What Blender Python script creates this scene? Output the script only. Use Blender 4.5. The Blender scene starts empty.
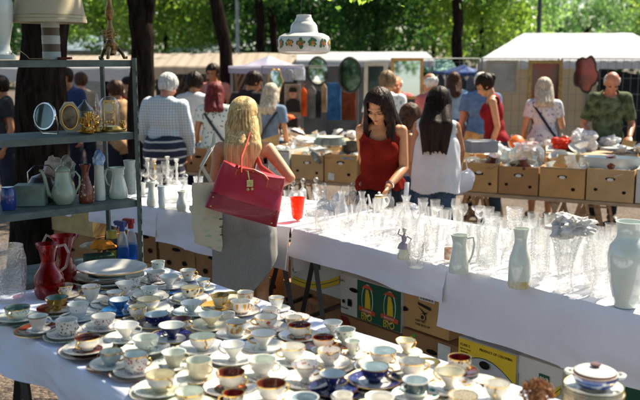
import bpy, bmesh, math, random
import numpy as np
from mathutils import Vector, Matrix, noise, Quaternion
R = math.radians
PI = math.pi
V = Vector
random.seed(7)
sc = bpy.context.scene
COL = sc.collection

# ---------------------------------------------------------------- camera maths
F, TH, CH = 850.0, R(9.49), 1.8
cT, sT = math.cos(TH), math.sin(TH)
def ray(px, py):
    u = (200 - py) / F
    return V(((px - 320) / F, cT + u * sT, -sT + u * cT))
def at(px, py, z):
    d = ray(px, py); t = (z - CH) / d.z
    return V((0, 0, CH)) + d * t
def aty(px, py, Y):
    d = ray(px, py); return V((0, 0, CH)) + d * (Y / d.y)
def hit(px, py, P, n):
    d = ray(px, py); o = V((0, 0, CH))
    return o + d * ((P - o).dot(n) / d.dot(n))
def ppm(p):
    return F / (p.y * cT - (p.z - CH) * sT)

# ---------------------------------------------------------------- object bookkeeping
def L(o, label=None, cat=None, group=None, kind=None):
    if label: o['label'] = label
    if cat: o['category'] = cat
    if group: o['group'] = group
    if kind: o['kind'] = kind
    elif label: o['kind'] = 'thing'
    return o
def empty(name, loc=(0, 0, 0), rz=0, label=None, cat=None, group=None):
    o = bpy.data.objects.new(name, None); COL.objects.link(o)
    o.empty_display_size = .05
    o.location = loc; o.rotation_euler = (0, 0, rz)
    return L(o, label, cat, group)
KIDS = {}
def par(o, p):
    if p is not None:
        o.parent = p; KIDS.setdefault(p.name, []).append(o)
    return o
def copy_tree(o, loc=None, rz=None, scale=None, label=None, group=None, parent=None):
    c = o.copy(); COL.objects.link(c)
    if parent: par(c, parent)
    for k in KIDS.get(o.name, []): copy_tree(k, parent=c)
    if loc is not None: c.location = loc
    if rz is not None: c.rotation_euler.z = rz
    if scale is not None: c.scale = (scale,) * 3 if not hasattr(scale, '__len__') else scale
    if label: c['label'] = label
    if group: c['group'] = group
    return c

class MB:
    def __init__(s): s.v = []; s.f = []; s.m = []
    def add(s, vs, fs, mi=0, M=None):
        b = len(s.v)
        s.v += [(M @ V(p)) if M is not None else V(p) for p in vs]
        for i, f in enumerate(fs):
            s.f.append([b + k for k in f]); s.m.append(mi[i] if isinstance(mi, list) else mi)
    def lathe(s, prof, seg=20, mi=0, M=None, sx=1, sy=1, wob=None):
        vs = []; fs = []; ms = []; rings = []
        for r, z in prof:
            if r < 1e-5: vs.append((0, 0, z)); rings.append([len(vs) - 1])
            else:
                st = len(vs)
                for k in range(seg):
                    a = 2 * PI * k / seg
                    q = r * (wob(a, z) if wob else 1)
                    vs.append((q * math.cos(a) * sx, q * math.sin(a) * sy, z))
                rings.append(list(range(st, st + seg)))
        for i in range(len(rings) - 1):
            a, b = rings[i], rings[i + 1]; m = mi[i] if isinstance(mi, list) else mi
            for k in range(seg):
                k2 = (k + 1) % seg
                if len(a) == 1 and len(b) == 1: continue
                if len(a) == 1: fs.append((a[0], b[k2], b[k]))
                elif len(b) == 1: fs.append((a[k], a[k2], b[0]))
                else: fs.append((a[k], a[k2], b[k2], b[k]))
                ms.append(m)
        s.add(vs, fs, ms, M); return s
    def tube(s, pts, r, seg=8, mi=0, M=None, cap=True, flat=1):
        pts = [V(p) for p in pts]; n = len(pts)
        rs = list(r) if hasattr(r, '__len__') else [r] * n
        vs = []; fs = []
        t0 = (pts[1] - pts[0]).normalized()
        up = V((0, 0, 1)) if abs(t0.z) < .9 else V((1, 0, 0))
        x = t0.cross(up).normalized()
        for i in range(n):
            t = (pts[min(i + 1, n - 1)] - pts[max(i - 1, 0)]).normalized()
            x = (x - t * x.dot(t)).normalized(); y = t.cross(x)
            for k in range(seg):
                a = 2 * PI * k / seg
                vs.append(pts[i] + (x * math.cos(a) + y * math.sin(a) * flat) * rs[i])
        for i in range(n - 1):
            for k in range(seg):
                k2 = (k + 1) % seg
                fs.append((i * seg + k, i * seg + k2, (i + 1) * seg + k2, (i + 1) * seg + k))
        if cap:
            fs.append(tuple(range(seg))[::-1]); fs.append(tuple((n - 1) * seg + k for k in range(seg)))
        s.add(vs, fs, mi, M); return s
    def box(s, c, d, mi=0, M=None, rz=0):
        x, y, z = d[0] / 2, d[1] / 2, d[2] / 2
        Q = Matrix.Translation(V(c)) @ Matrix.Rotation(rz, 4, 'Z')
        if M is not None: Q = M @ Q
        s.add([(a * x, b * y, e * z) for a in (-1, 1) for b in (-1, 1) for e in (-1, 1)],
              [(0, 1, 3, 2), (4, 6, 7, 5), (0, 4, 5, 1), (2, 3, 7, 6), (0, 2, 6, 4), (1, 5, 7, 3)], mi, Q); return s
    def bar(s, a, b, w, h=None, mi=0):
        a = V(a); b = V(b); h = h or w; t = (b - a).normalized()
        up = V((0, 0, 1)) if abs(t.z) < .95 else V((0, 1, 0))
        x = t.cross(up).normalized() * w / 2; y = x.cross(t).normalized() * h / 2
        vs = [p + i * x + j * y for p in (a, b) for i, j in ((-1, -1), (1, -1), (1, 1), (-1, 1))]
        s.add(vs, [(3, 2, 1, 0), (4, 5, 6, 7), (0, 1, 5, 4), (1, 2, 6, 5), (2, 3, 7, 6), (3, 0, 4, 7)], mi); return s
    def ell(s, c, r, mi=0, M=None, seg=14, rings=9, noi=0, sc_=6):
        Q = Matrix.Translation(V(c))
        if M is not None: Q = M @ Q
        r = r if hasattr(r, '__len__') else (r, r, r)
        vs = [V((0, 0, -1))]; fs = []
        for i in range(1, rings):
            a = -PI / 2 + PI * i / rings
            for k in range(seg):
                b = 2 * PI * k / seg; vs.append(V((math.cos(a) * math.cos(b), math.cos(a) * math.sin(b), math.sin(a))))
        vs.append(V((0, 0, 1))); T = len(vs) - 1
        if noi: vs = [p * (1 + noi * noise.noise(p * sc_ * .3 + V(c) * 7)) for p in vs]
        for k in range(seg):
            k2 = (k + 1) % seg
            fs.append((0, 1 + k2, 1 + k)); fs.append((T, T - seg + k, T - seg + k2))
            for i in range(rings - 2):
                a = 1 + i * seg; fs.append((a + k, a + k2, a + seg + k2, a + seg + k))
        s.add([(p.x * r[0], p.y * r[1], p.z * r[2]) for p in vs], fs, mi, Q); return s
    def grid(s, fn, nu, nv, mi=0, closed=False):
        vs = [fn(i / (nu - 1), j / (nv - 1)) for j in range(nv) for i in range(nu)]
        fs = [(j * nu + i, j * nu + i + 1, (j + 1) * nu + i + 1, (j + 1) * nu + i) for j in range(nv - 1) for i in range(nu - 1)]
        s.add(vs, fs, mi); return s
    def poly(s, pts, thick=0, mi=0, M=None, nrm=None):
        pts = [V(p) for p in pts]; n = len(pts)
        if not thick: s.add(pts, [tuple(range(n))], mi, M); return s
        d = (nrm if nrm is not None else V((0, -1, 0))) * thick
        s.add(pts + [p + d for p in pts], [tuple(range(n))[::-1], tuple(range(n, 2 * n))] +
              [(i, (i + 1) % n, n + (i + 1) % n, n + i) for i in range(n)], mi, M); return s
    def mesh(s, name, mats, smooth=True, ang=38):
        me = bpy.data.meshes.new(name)
        me.from_pydata([tuple(p) for p in s.v], [], s.f)
        for m in (mats if isinstance(mats, (list, tuple)) else [mats]): me.materials.append(m)
        me.polygons.foreach_set('material_index', s.m)
        me.polygons.foreach_set('use_smooth', [smooth] * len(s.f))
        me.update()
        if smooth and ang: me.set_sharp_from_angle(angle=R(ang))
        return me
    def build(s, name, mats, parent=None, smooth=True, ang=38, loc=None, rz=None):
        o = bpy.data.objects.new(name, s.mesh(name, mats, smooth, ang)); COL.objects.link(o)
        par(o, parent)
        if loc is not None: o.location = loc
        if rz is not None: o.rotation_euler.z = rz
        return o

# ---------------------------------------------------------------- materials
MATS = {}
def nodes(name):
    m = bpy.data.materials.new(name); m.use_nodes = True
    nt = m.node_tree; nt.nodes.clear()
    o = nt.nodes.new('ShaderNodeOutputMaterial')
    return m, nt, o
def c4(c): return (c[0], c[1], c[2], 1)
def pbr(name, col, rough=.5, metal=0, var=.12, vs=12, bump=0, bs=60, coat=0, col2=None, stretch=None, sub=0, spec=.5, trans=0):
    if name in MATS: return MATS[name]
    if rough >= .7: spec = min(spec, .12 if rough < .94 else .02)
    m, nt, out = nodes(name); N = nt.nodes.new; K = nt.links.new
    p = N('ShaderNodeBsdfPrincipled'); K(p.outputs[0], out.inputs[0])
    tc = N('ShaderNodeTexCoord'); src = tc.outputs['Object']
    if stretch:
        mp = N('ShaderNodeMapping'); mp.inputs['Scale'].default_value = stretch; K(src, mp.inputs[0]); src = mp.outputs[0]
    nz = N('ShaderNodeTexNoise'); nz.inputs['Scale'].default_value = vs; nz.inputs['Detail'].default_value = 5; K(src, nz.inputs['Vector'])
    mx = N('ShaderNodeMix'); mx.data_type = 'RGBA'
    lo = [max(0, x * (1 - var)) for x in col]; hi = [min(1, x * (1 + var)) for x in col]
    if col2: lo, hi = col, col2
    rp = N('ShaderNodeMapRange'); rp.inputs['From Min'].default_value = .35; rp.inputs['From Max'].default_value = .65
    K(nz.outputs['Fac'], rp.inputs['Value']); K(rp.outputs[0], mx.inputs['Factor'])
    mx.inputs['A'].default_value = c4(lo); mx.inputs['B'].default_value = c4(hi)
    K(mx.outputs['Result'], p.inputs['Base Color'])
    p.inputs['Roughness'].default_value = rough; p.inputs['Metallic'].default_value = metal
    p.inputs['Coat Weight'].default_value = coat; p.inputs['Specular IOR Level'].default_value = spec
    if sub: p.inputs['Subsurface Weight'].default_value = sub; p.inputs['Subsurface Scale'].default_value = .01
    if bump:
        n2 = N('ShaderNodeTexNoise'); n2.inputs['Scale'].default_value = bs; n2.inputs['Detail'].default_value = 4; K(src, n2.inputs['Vector'])
        b = N('ShaderNodeBump'); b.inputs['Strength'].default_value = bump; b.inputs['Distance'].default_value = .01
        K(n2.outputs['Fac'], b.inputs['Height']); K(b.outputs[0], p.inputs['Normal'])
    if trans:   # thin cloth or leaf that lets light through
        t = N('ShaderNodeBsdfTranslucent'); K(mx.outputs['Result'], t.inputs[0])
        a = N('ShaderNodeMixShader'); a.inputs[0].default_value = trans
        K(p.outputs[0], a.inputs[1]); K(t.outputs[0], a.inputs[2]); K(a.outputs[0], out.inputs[0])
    MATS[name] = m; return m
def spots(name, base, cols, scale=90, thr=.42, rough=.15, stretch=(1, 1, 1), zband=None, coat=.3):
    """glazed ware printed with small coloured motifs"""
    if name in MATS: return MATS[name]
    m, nt, out = nodes(name); N = nt.nodes.new; K = nt.links.new
    p = N('ShaderNodeBsdfPrincipled'); K(p.outputs[0], out.inputs[0])
    tc = N('ShaderNodeTexCoord'); mp = N('ShaderNodeMapping'); mp.inputs['Scale'].default_value = stretch; K(tc.outputs['Object'], mp.inputs[0])
    vo = N('ShaderNodeTexVoronoi'); vo.inputs['Scale'].default_value = scale; K(mp.outputs[0], vo.inputs['Vector'])
    rp = N('ShaderNodeValToRGB'); rp.color_ramp.interpolation = 'CONSTANT'
    el = rp.color_ramp.elements; el[0].color = c4(cols[0]); el[0].position = 0
    for i, c in enumerate(cols[1:]):
        e = el[1] if i == 0 else el.new(.5); e.position = (i + 1) / len(cols); e.color = c4(c)
    if len(cols) == 1: el[1].color = c4(cols[0])
    sep = N('ShaderNodeSeparateColor'); K(vo.outputs['Color'], sep.inputs[0]); K(sep.outputs[0], rp.inputs[0])
    nz = N('ShaderNodeTexNoise'); nz.inputs['Scale'].default_value = scale * 1.8; K(mp.outputs[0], nz.inputs['Vector'])
    ad = N('ShaderNodeMath'); ad.operation = 'MULTIPLY_ADD'; ad.inputs[1].default_value = .5; K(nz.outputs['Fac'], ad.inputs[0]); K(vo.outputs['Distance'], ad.inputs[2])
    lt = N('ShaderNodeMath'); lt.operation = 'LESS_THAN'; lt.inputs[1].default_value = thr + .2; K(ad.outputs[0], lt.inputs[0])
    mx = N('ShaderNodeMix'); mx.data_type = 'RGBA'; mx.inputs['A'].default_value = c4(base)
    K(lt.outputs[0], mx.inputs['Factor']); K(rp.outputs[0], mx.inputs['B']); K(mx.outputs['Result'], p.inputs['Base Color'])
    p.inputs['Roughness'].default_value = rough; p.inputs['Coat Weight'].default_value = coat
    MATS[name] = m; return m
def stripes(name, c1, c2, scale, axis='Z', rough=.8, thr=.5, dist=0, extra=None, trans=0):
    if name in MATS: return MATS[name]
    m, nt, out = nodes(name); N = nt.nodes.new; K = nt.links.new
    p = N('ShaderNodeBsdfPrincipled'); K(p.outputs[0], out.inputs[0])
    tc = N('ShaderNodeTexCoord')
    def wave(ax, s):
        w = N('ShaderNodeTexWave'); w.bands_direction = ax; w.inputs['Scale'].default_value = s; w.inputs['Distortion'].default_value = dist
        K(tc.outputs['Object'], w.inputs['Vector'])
        g = N('ShaderNodeMath'); g.operation = 'GREATER_THAN'; g.inputs[1].default_value = thr; K(w.outputs['Fac'], g.inputs[0]); return g
    g = wave(axis, scale); fac = g.outputs[0]
    if extra:
        h = wave(extra, scale); a = N('ShaderNodeMath'); a.operation = 'MAXIMUM'; K(fac, a.inputs[0]); K(h.outputs[0], a.inputs[1]); fac = a.outputs[0]
    mx = N('ShaderNodeMix'); mx.data_type = 'RGBA'; mx.inputs['A'].default_value = c4(c1); mx.inputs['B'].default_value = c4(c2)
    K(fac, mx.inputs['Factor']); K(mx.outputs['Result'], p.inputs['Base Color']); p.inputs['Roughness'].default_value = rough
    if trans:
        t = N('ShaderNodeBsdfTranslucent'); K(mx.outputs['Result'], t.inputs[0]); a = N('ShaderNodeMixShader'); a.inputs[0].default_value = trans
        K(p.outputs[0], a.inputs[1]); K(t.outputs[0], a.inputs[2]); K(a.outputs[0], out.inputs[0])
    MATS[name] = m; return m
def glass(name, tint=(.985, .988, .985), milk=.07, cut=0, cs=90, refl=1.0):
    """thin-walled glass: clear from the front, brighter and shinier at the rims"""
    if name in MATS: return MATS[name]
    m, nt, out = nodes(name); N = nt.nodes.new; K = nt.links.new
    tr = N('ShaderNodeBsdfTransparent'); tr.inputs[0].default_value = c4(tint)
    gl = N('ShaderNodeBsdfGlossy'); gl.inputs['Roughness'].default_value = .06; gl.inputs[0].default_value = (1, 1, 1, 1)
    tl = N('ShaderNodeBsdfTranslucent'); tl.inputs[0].default_value = c4([min(1, x * .95) for x in tint])
    df = N('ShaderNodeBsdfDiffuse'); df.inputs[0].default_value = c4([min(1, x * .95) for x in tint])
    lw = N('ShaderNodeLayerWeight'); lw.inputs['Blend'].default_value = .35
    if cut:
        tc = N('ShaderNodeTexCoord'); vo = N('ShaderNodeTexVoronoi'); vo.feature = 'F1'; vo.inputs['Scale'].default_value = cs
        K(tc.outputs['Object'], vo.inputs['Vector'])
        b = N('ShaderNodeBump'); b.inputs['Strength'].default_value = cut; b.inputs['Distance'].default_value = .004
        K(vo.outputs['Distance'], b.inputs['Height'])
        for n in (gl, lw, df): K(b.outputs[0], n.inputs['Normal'])
    pw = N('ShaderNodeMath'); pw.operation = 'POWER'; pw.inputs[1].default_value = 2.2; K(lw.outputs['Facing'], pw.inputs[0])
    tm = N('ShaderNodeMix'); tm.data_type = 'RGBA'; K(pw.outputs[0], tm.inputs['Factor']); tm.inputs['A'].default_value = c4(tint); tm.inputs['B'].default_value = c4([x * .38 for x in tint]); K(tm.outputs['Result'], tr.inputs[0])
    mu = N('ShaderNodeMath'); mu.operation = 'MULTIPLY_ADD'; mu.use_clamp = True
    mu.inputs[1].default_value = .75 * refl; mu.inputs[2].default_value = .03
    K(lw.outputs['Facing'], mu.inputs[0])
    sq = N('ShaderNodeMath'); sq.operation = 'POWER'; sq.inputs[1].default_value = 1.6; K(mu.outputs[0], sq.inputs[0])
    a = N('ShaderNodeMixShader'); K(sq.outputs[0], a.inputs[0]); K(tr.outputs[0], a.inputs[1]); K(gl.outputs[0], a.inputs[2])
    c = N('ShaderNodeMixShader'); c.inputs[0].default_value = .5; K(df.outputs[0], c.inputs[1]); K(tl.outputs[0], c.inputs[2])
    d = N('ShaderNodeMixShader'); d.inputs[0].default_value = milk; K(a.outputs[0], d.inputs[1]); K(c.outputs[0], d.inputs[2])
    K(d.outputs[0], out.inputs[0]); MATS[name] = m; return m

porc = pbr('porcelain_white', (.74, .72, .66), .12, var=.03, vs=8, coat=.5)
porcG = pbr('porcelain_greenish', (.60, .64, .57), .10, var=.04, vs=8, coat=.5)
porcC = pbr('porcelain_cream', (.68, .63, .46), .14, var=.05, vs=8, coat=.5)
porcB = pbr('porcelain_bluish', (.52, .60, .62), .12, var=.04, vs=8, coat=.5)
gold = pbr('gilding', (.75, .5, .16), .25, 1, vs=20)
brown_glaze = pbr('brown_glaze', (.13, .028, .016), .1, var=.3, vs=30, coat=.6)
darkred = pbr('dark_red_glaze', (.16, .012, .014), .08, var=.3, vs=30, coat=.6)
navy = spots('navy_floral', (.012, .018, .11), [(.5, .42, .3), (.02, .03, .2), (.03, .05, .3)], 120, .28)
blue_gl = pbr('blue_glaze', (.02, .14, .38), .1, var=.35, vs=50, coat=.6)
gl_clear = glass('clear_glass', milk=.045, refl=1.1)
gl_cut = glass('cut_crystal', milk=.085, cut=1.8, cs=85, refl=1.25)
gl_fine = glass('pressed_glass', milk=.07, cut=1.4, cs=150, refl=1.2)
gl_red = glass('ruby_glass', (.62, .012, .01), .18, cut=.25, cs=40)
gl_orange = glass('orange_glass', (.95, .13, .03), .35, cut=.5, cs=60)
gl_blue = glass('blue_liquid', (.1, .35, .85), .25)
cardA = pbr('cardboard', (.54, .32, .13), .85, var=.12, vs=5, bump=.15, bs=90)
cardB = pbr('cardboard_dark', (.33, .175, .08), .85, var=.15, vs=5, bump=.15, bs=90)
cardW = pbr('box_white_print', (.62, .61, .56), .7, var=.05, vs=5)
cloth_w = pbr('tablecloth_white', (.74, .74, .80), .85, var=.03, vs=5, bump=.45, bs=5, trans=.12)
cloth_b = pbr('tablecloth_blue_white', (.66, .70, .84), .85, var=.04, vs=5, bump=.45, bs=5)
blackm = pbr('black_paint', (.02, .02, .022), .45, var=.2)
whitem = pbr('white_paint', (.75, .75, .74), .5, var=.05)
steel = pbr('galvanised_shelf', (.085, .11, .10), .6, 0, var=.3, vs=14, bump=.1, bs=40)
wood = pbr('pale_wood', (.42, .3, .19), .7, var=.25, vs=8, stretch=(1, 1, 8))
paper = pbr('crumpled_paper', (.60, .58, .56), .8, var=.22, vs=25, trans=.15)
plastic = pbr('white_plastic_bag', (.75, .76, .78), .4, var=.08, vs=25, trans=.4)
# ---------------------------------------------------------------- people
def hexa(t):  # smoothstep
    t = max(0, min(1, t)); return t * t * (3 - 2 * t)
def prim_mesh(mb, prims, infl=0):
    for p in prims:
        if p[0] == 'c':
            _, a, b, ra, rb = p; a = V(a); b = V(b); ra += infl; rb += infl
            mb.ell(a, ra, seg=16, rings=10); mb.ell(b, rb, seg=16, rings=10)
            if (b - a).length > 1e-4:
                mb.tube([a, b], [ra, rb], seg=16)
        else:
            _, c, r, Q = p; r = V(r) + V((infl,) * 3)
            mb.ell((0, 0, 0), r, M=Matrix.Translation(V(c)) @ (Q.to_4x4() if Q is not None else Matrix.Identity(4)), seg=20, rings=14)
def voxelize(prims, infl, voxel, smooth, name):
    mb = MB(); prim_mesh(mb, prims, infl)
    me = mb.mesh('tmp', porc, ang=0)
    o = bpy.data.objects.new('tmp', me); COL.objects.link(o)
    r = o.modifiers.new('r', 'REMESH'); r.mode = 'VOXEL'; r.voxel_size = voxel
    s = o.modifiers.new('s', 'SMOOTH'); s.factor = .5; s.iterations = smooth
    dg = bpy.context.evaluated_depsgraph_get()
    m2 = bpy.data.meshes.new_from_object(o.evaluated_get(dg))
    m2.name = name; bpy.data.objects.remove(o); bpy.data.meshes.remove(me)
    return m2
def shape_mesh(me, cuts=(), disp=None):
    """keep the side where every cut function is positive (edges slid onto the contour) and displace along normals"""
    bm = bmesh.new(); bm.from_mesh(me)
    if disp:
        bm.normal_update()
        for v in bm.verts: v.co += v.normal * disp(v.co)
    for f in cuts:
        val = {v: f(v.co) for v in bm.verts}
        kill = [fa for fa in bm.faces if all(val[v] <= 0 for v in fa.verts)]
        bmesh.ops.delete(bm, geom=kill, context='FACES')
        lo = [v for v in bm.verts if val.get(v, 1) <= 0]
        bmesh.ops.delete(bm, geom=[v for v in lo if not v.link_faces], context='VERTS')
        for v in [v for v in lo if v.is_valid]:
            best = None
            for e in v.link_edges:
                w = e.other_vert(v)
                if val[w] > 0:
                    t = val[w] / (val[w] - val[v]); q = w.co.lerp(v.co, t)
                    if best is None or (q - v.co).length < (best - v.co).length: best = q
            if best is not None: v.co = best
    bm.to_mesh(me); bm.free(); me.update()
    return me
def fin(me, name, mat, parent, solid=0):
    me.materials.clear(); me.materials.append(mat)
    me.polygons.foreach_set('use_smooth', [True] * len(me.polygons))
    o = bpy.data.objects.new(name, me); COL.objects.link(o); par(o, parent)
    if solid:
        m = o.modifiers.new('solid', 'SOLIDIFY'); m.thickness = solid; m.offset = 1
    return o
def folds(amp, fx=9, fz=4, seed=0):
    def d(p):
        q = V((p.x * fx + seed, p.y * fx, p.z * fz)); return amp * (noise.noise(q) + .5 * noise.noise(q * 2.3))
    return d
skins = {k: pbr('skin_' + k, c, .45, var=.08, vs=30, sub=.12) for k, c in dict(
    fair=(.54, .27, .14), tan=(.42, .18, .08), warm=(.50, .225, .10), ruddy=(.48, .20, .11)).items()}
def hairmat(name, a, b):
    return pbr('hair_' + name, a, .5, col2=b, vs=24, stretch=(4, 4, .3), bump=.3, bs=40, spec=.14)
H_blond = hairmat('blond', (.36, .22, .08), (.78, .58, .28)); H_dark = hairmat('dark', (.008, .005, .004), (.03, .014, .008))
H_brown = hairmat('brown', (.03, .014, .008), (.12, .055, .028)); H_grey = hairmat('grey', (.4, .4, .38), (.7, .69, .66))
H_red = hairmat('auburn', (.05, .008, .01), (.2, .03, .03)); H_ash = hairmat('ash', (.28, .22, .15), (.6, .54, .44))

def fingers(prims, wrist, direc, palmn, side, curl=.5, s=1.0, fr=.0085):
    """palm + four jointed fingers + thumb; side = +1 when the thumb points along +cross"""
    d = direc.normalized(); n = (palmn - d * palmn.dot(d)).normalized(); w = d.cross(n) * side
    pe = wrist + d * .075 * s
    Q = Matrix((w, d, n)).transposed()
    prims.append(('e', wrist + d * .045 * s, (.036 * s, .052 * s, .016 * s), Q))
    for i, (ln, off) in enumerate(((.068, -.027), (.078, -.009), (.072, .009), (.055, .026))):
        b = pe + w * (-off) * s * 1.05; a = 0; cur = b; L3 = [ln * .45, ln * .32, ln * .28]
        c = curl * (1 + .12 * i)
        for q, l in enumerate(L3):
            a += c * (.55 if q == 0 else .75)
            nx = cur + (d * math.cos(a) + n * math.sin(a)) * l * s
            prims.append(('c', cur, nx, (fr - q * .0009) * s, (fr - .0012 - q * .0009) * s)); cur = nx
    tb = wrist + d * .025 * s + w * .026 * s
    t1 = tb + (w * .7 + d * .6 + n * .35 * curl).normalized() * .036 * s
    t2 = t1 + (w * .25 + d * .85 + n * .6 * curl).normalized() * .032 * s
    prims += [('c', tb, t1, .013 * s, .010 * s), ('c', t1, t2, .010 * s, .008 * s)]

def person(loc, face, height=1.7, label='', female=False, skin='fair', lean=0, leanx=0, hyaw=0, hpitch=0, htilt=0,
           armR=None, armL=None, world=None, top=None, bottom=None, hair=None, voxel=.011, detail=False, bust=1.0, stout=1.0,
           hands=(.6, .6), handdir=(None, None), group=None, extra=None):
    """face: heading in degrees, 180 looks at the camera. arm: (elbow, wrist) local, units of metres at height 1.7"""
    if not detail: height -= .065
    s = height / 1.7
    root = empty('person', loc, R(face), label, 'person', group)
    W = Matrix.Translation(V(loc)) @ Matrix.Rotation(R(face), 4, 'Z'); Wi = W.inverted()
    def lw(p): return Wi @ V(p)
    piv = V((0, 0, .95))
    Rl = Matrix.Rotation(-R(lean), 3, 'X') @ Matrix.Rotation(R(leanx), 3, 'Y')
    def U(p):
        p = V(p); k = hexa((p.z - .9) / .25)
        return (p.lerp(piv + Rl @ (p - piv), k)) * s
    J = {}
    sw = (.150 if female else .168)
    J['shR'] = U((sw, -.01, 1.39)); J['shL'] = U((-sw, -.01, 1.39))
    def arm(a, sg, sh):
        if a is None: a = ((sw + .055, -.03, 1.10), (sw + .06, .07, .86))
        e, w = a
        if world and ('R' if sg > 0 else 'L') in world:
            e, w = [lw(q) for q in world['R' if sg > 0 else 'L']]; return e, w
        return V((e[0] * .88 * (1 if sg > 0 else -1), e[1], e[2])) * s, V((w[0] * .88 * (1 if sg > 0 else -1), w[1], w[2])) * s
    eR, wR = arm(armR, 1, J['shR']); eL, wL = arm(armL, -1, J['shL'])
    if armR is None and not (world and 'R' in world): eR = U((sw + .055, -.03, 1.10)); wR = U((sw + .06, .07, .86))
    if armL is None and not (world and 'L' in world): eL = U((-sw - .055, -.03, 1.10)); wL = U((-sw - .06, .07, .86))
    th = 1.0 if female else 1.12
    a_up, a_el, a_wr = .044 * s * th, .034 * s * th, .0235 * s * th
    T = []    # torso
    rot = Rl
    T += [('e', U((0, 0, .95)), (V((.165 if female else .16, .115, .125)) * s * stout), rot),
          ('e', U((0, .0, 1.10)), (V((.125 if female else .145, .095, .13)) * s * stout), rot),
          ('e', U((0, .0, 1.27)), (V((.132 if female else .155, .102, .17)) * s), rot),
          ('c', U((-sw * .8, -.01, 1.385)), U((sw * .8, -.01, 1.385)), .052 * s, .052 * s),
          ('c', U((-.05, -.015, 1.40)), U((.05, -.015, 1.40)), .06 * s, .06 * s)]
    if stout > 1.05: T += [('e', U((0, .06, 1.08)), V((.15, .14, .15)) * s * stout, rot)]
    if female:
        T += [('e', U((sg * .068, .085, 1.265)), V((.058, .05, .06)) * s * bust, rot) for sg in (-1, 1)]
        T += [('e', U((sg * .075, -.055, .93)), V((.085, .08, .09)) * s, None) for sg in (-1, 1)]
    nb = U((0, -.012, 1.43)); hc = U((0, .018, 1.575))
    RH = Rl.inverted() if False else Matrix.Identity(3)
    HM = Matrix.Rotation(R(hyaw), 3, 'Z') @ Matrix.Rotation(-R(hpitch), 3, 'X') @ Matrix.Rotation(R(htilt), 3, 'Y')
    hbase = U((0, 0, 1.50))
    hc = hbase + HM @ (V((0, .022, .085)) * s)
    def hp(x, y, z): return hc + HM @ (V((x, y, z)) * s)
    N = [('c', nb, hbase + HM @ V((0, .0, .02)) * s, .050 * s * th, .047 * s * th), ('c', U((0, -.01, 1.40)), nb, .066 * s, .052 * s)]
    Hd = [('e', hp(0, -.012, .03), V((.074, .092, .088)) * s, HM), ('e', hp(0, .03, -.035), V((.056, .056, .066)) * s, HM),
          ('e', hp(0, .058, -.083), V((.024, .024, .022)) * s, HM), ('c', hp(0, .088, -.002), hp(0, .104, -.030), .008 * s, .0125 * s),
          ('e', hp(0, .080, -.058), V((.022, .012, .011)) * s, HM), ('e', hp(0, .072, .028), V((.055, .016, .012)) * s, HM),
          ('e', hp(.038, .062, -.025), V((.02, .018, .02)) * s, HM), ('e', hp(-.038, .062, -.025), V((.02, .018, .02)) * s, HM),
          ('e', hp(.076, -.01, -.012), V((.009, .018, .03)) * s, HM), ('e', hp(-.076, -.01, -.012), V((.009, .018, .03)) * s, HM)]
    AR = [('c', J['shR'], eR, a_up, a_el), ('c', eR, eR.lerp(wR, .35), a_el, a_el * 1.02), ('c', eR.lerp(wR, .35), wR, a_el * 1.02, a_wr)]
    AL = [('c', J['shL'], eL, a_up, a_el), ('c', eL, eL.lerp(wL, .35), a_el, a_el * 1.02), ('c', eL.lerp(wL, .35), wL, a_el * 1.02, a_wr)]
    HA = []
    fr = .0085 if detail else .0105
    for e, w, sg, cu, hd in ((eR, wR, 1, hands[0], handdir[0]), (eL, wL, -1, hands[1], handdir[1])):
        d = (w - e).normalized() if hd is None else (W.to_3x3().inverted() @ V(hd)).normalized()
        n = V((0, 0, -1)) if abs(d.z) < .75 else V((-sg, .2, 0))
        fingers(HA, w, d, n, sg if abs(d.z) < .75 else 1 * sg, cu, s * (1 if female else 1.08), fr)
    LG = []
    for sg in (-1, 1):
        h, k, a = V((sg * .085, 0, .90)) * s, V((sg * .095, .01, .49)) * s, V((sg * .1, -.03, .085)) * s
        LG += [('c', h, k, .088 * s, .056 * s), ('c', k, k.lerp(a, .35), .054 * s, .057 * s), ('c', k.lerp(a, .35), a, .057 * s, .036 * s)]
    FT = []
    for sg in (-1, 1):
        FT += [('c', V((sg * .1, -.05, .045)) * s, V((sg * .115, .12, .03)) * s, .042 * s, .032 * s)]
    body = T + N + Hd + AR + AL + HA + LG + FT
    fin(voxelize(body, 0, voxel, 2 if detail else 1, 'body'), 'body', skins[skin], root)
    for p in FT:
        mb = MB(); c_, d_ = V(p[1]), V(p[2]); n_ = 9
        mb.tube([c_.lerp(d_, -.28 + 1.5 * i / n_) for i in range(n_ + 1)], [(p[3] + .01) * (.35, .85, 1, 1, .95, .92, .95, 1.0, .85, .4)[i] for i in range(n_ + 1)], 14, flat=.95)
        mb.build('shoe', pbr('dark_shoe', (.03, .025, .02), .5), root)
    ctx = dict(U=U, hp=hp, s=s, eR=eR, eL=eL, wR=wR, wL=wL, shR=J['shR'], shL=J['shL'], HM=HM, hc=hc, root=root, T=T, AR=AR, AL=AL, LG=LG, W=W, lw=lw, nb=nb)
    # face
    if detail:
        mb = MB()
        for sg in (-1, 1): mb.ell((0, 0, 0), (.014 * s, .004 * s, .0035 * s), M=Matrix.Translation(hp(sg * .032, .0795, .001)) @ HM.to_4x4())
        mb.build('eyelashes', pbr('lashes', (.02, .012, .01), .6), root)
        mb = MB()
        for sg in (-1, 1): mb.tube([hp(sg * .016, .088, .018), hp(sg * .034, .085, .024), hp(sg * .052, .072, .017)], [.0022 * s, .0028 * s, .0015 * s], seg=6)
        mb.build('eyebrows', MATS['hair_dark'], root)
        mb = MB(); mb.ell((0, 0, 0), (.022 * s, .007 * s, .0075 * s), M=Matrix.Translation(hp(0, .0885, -.058)) @ HM.to_4x4())
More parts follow.
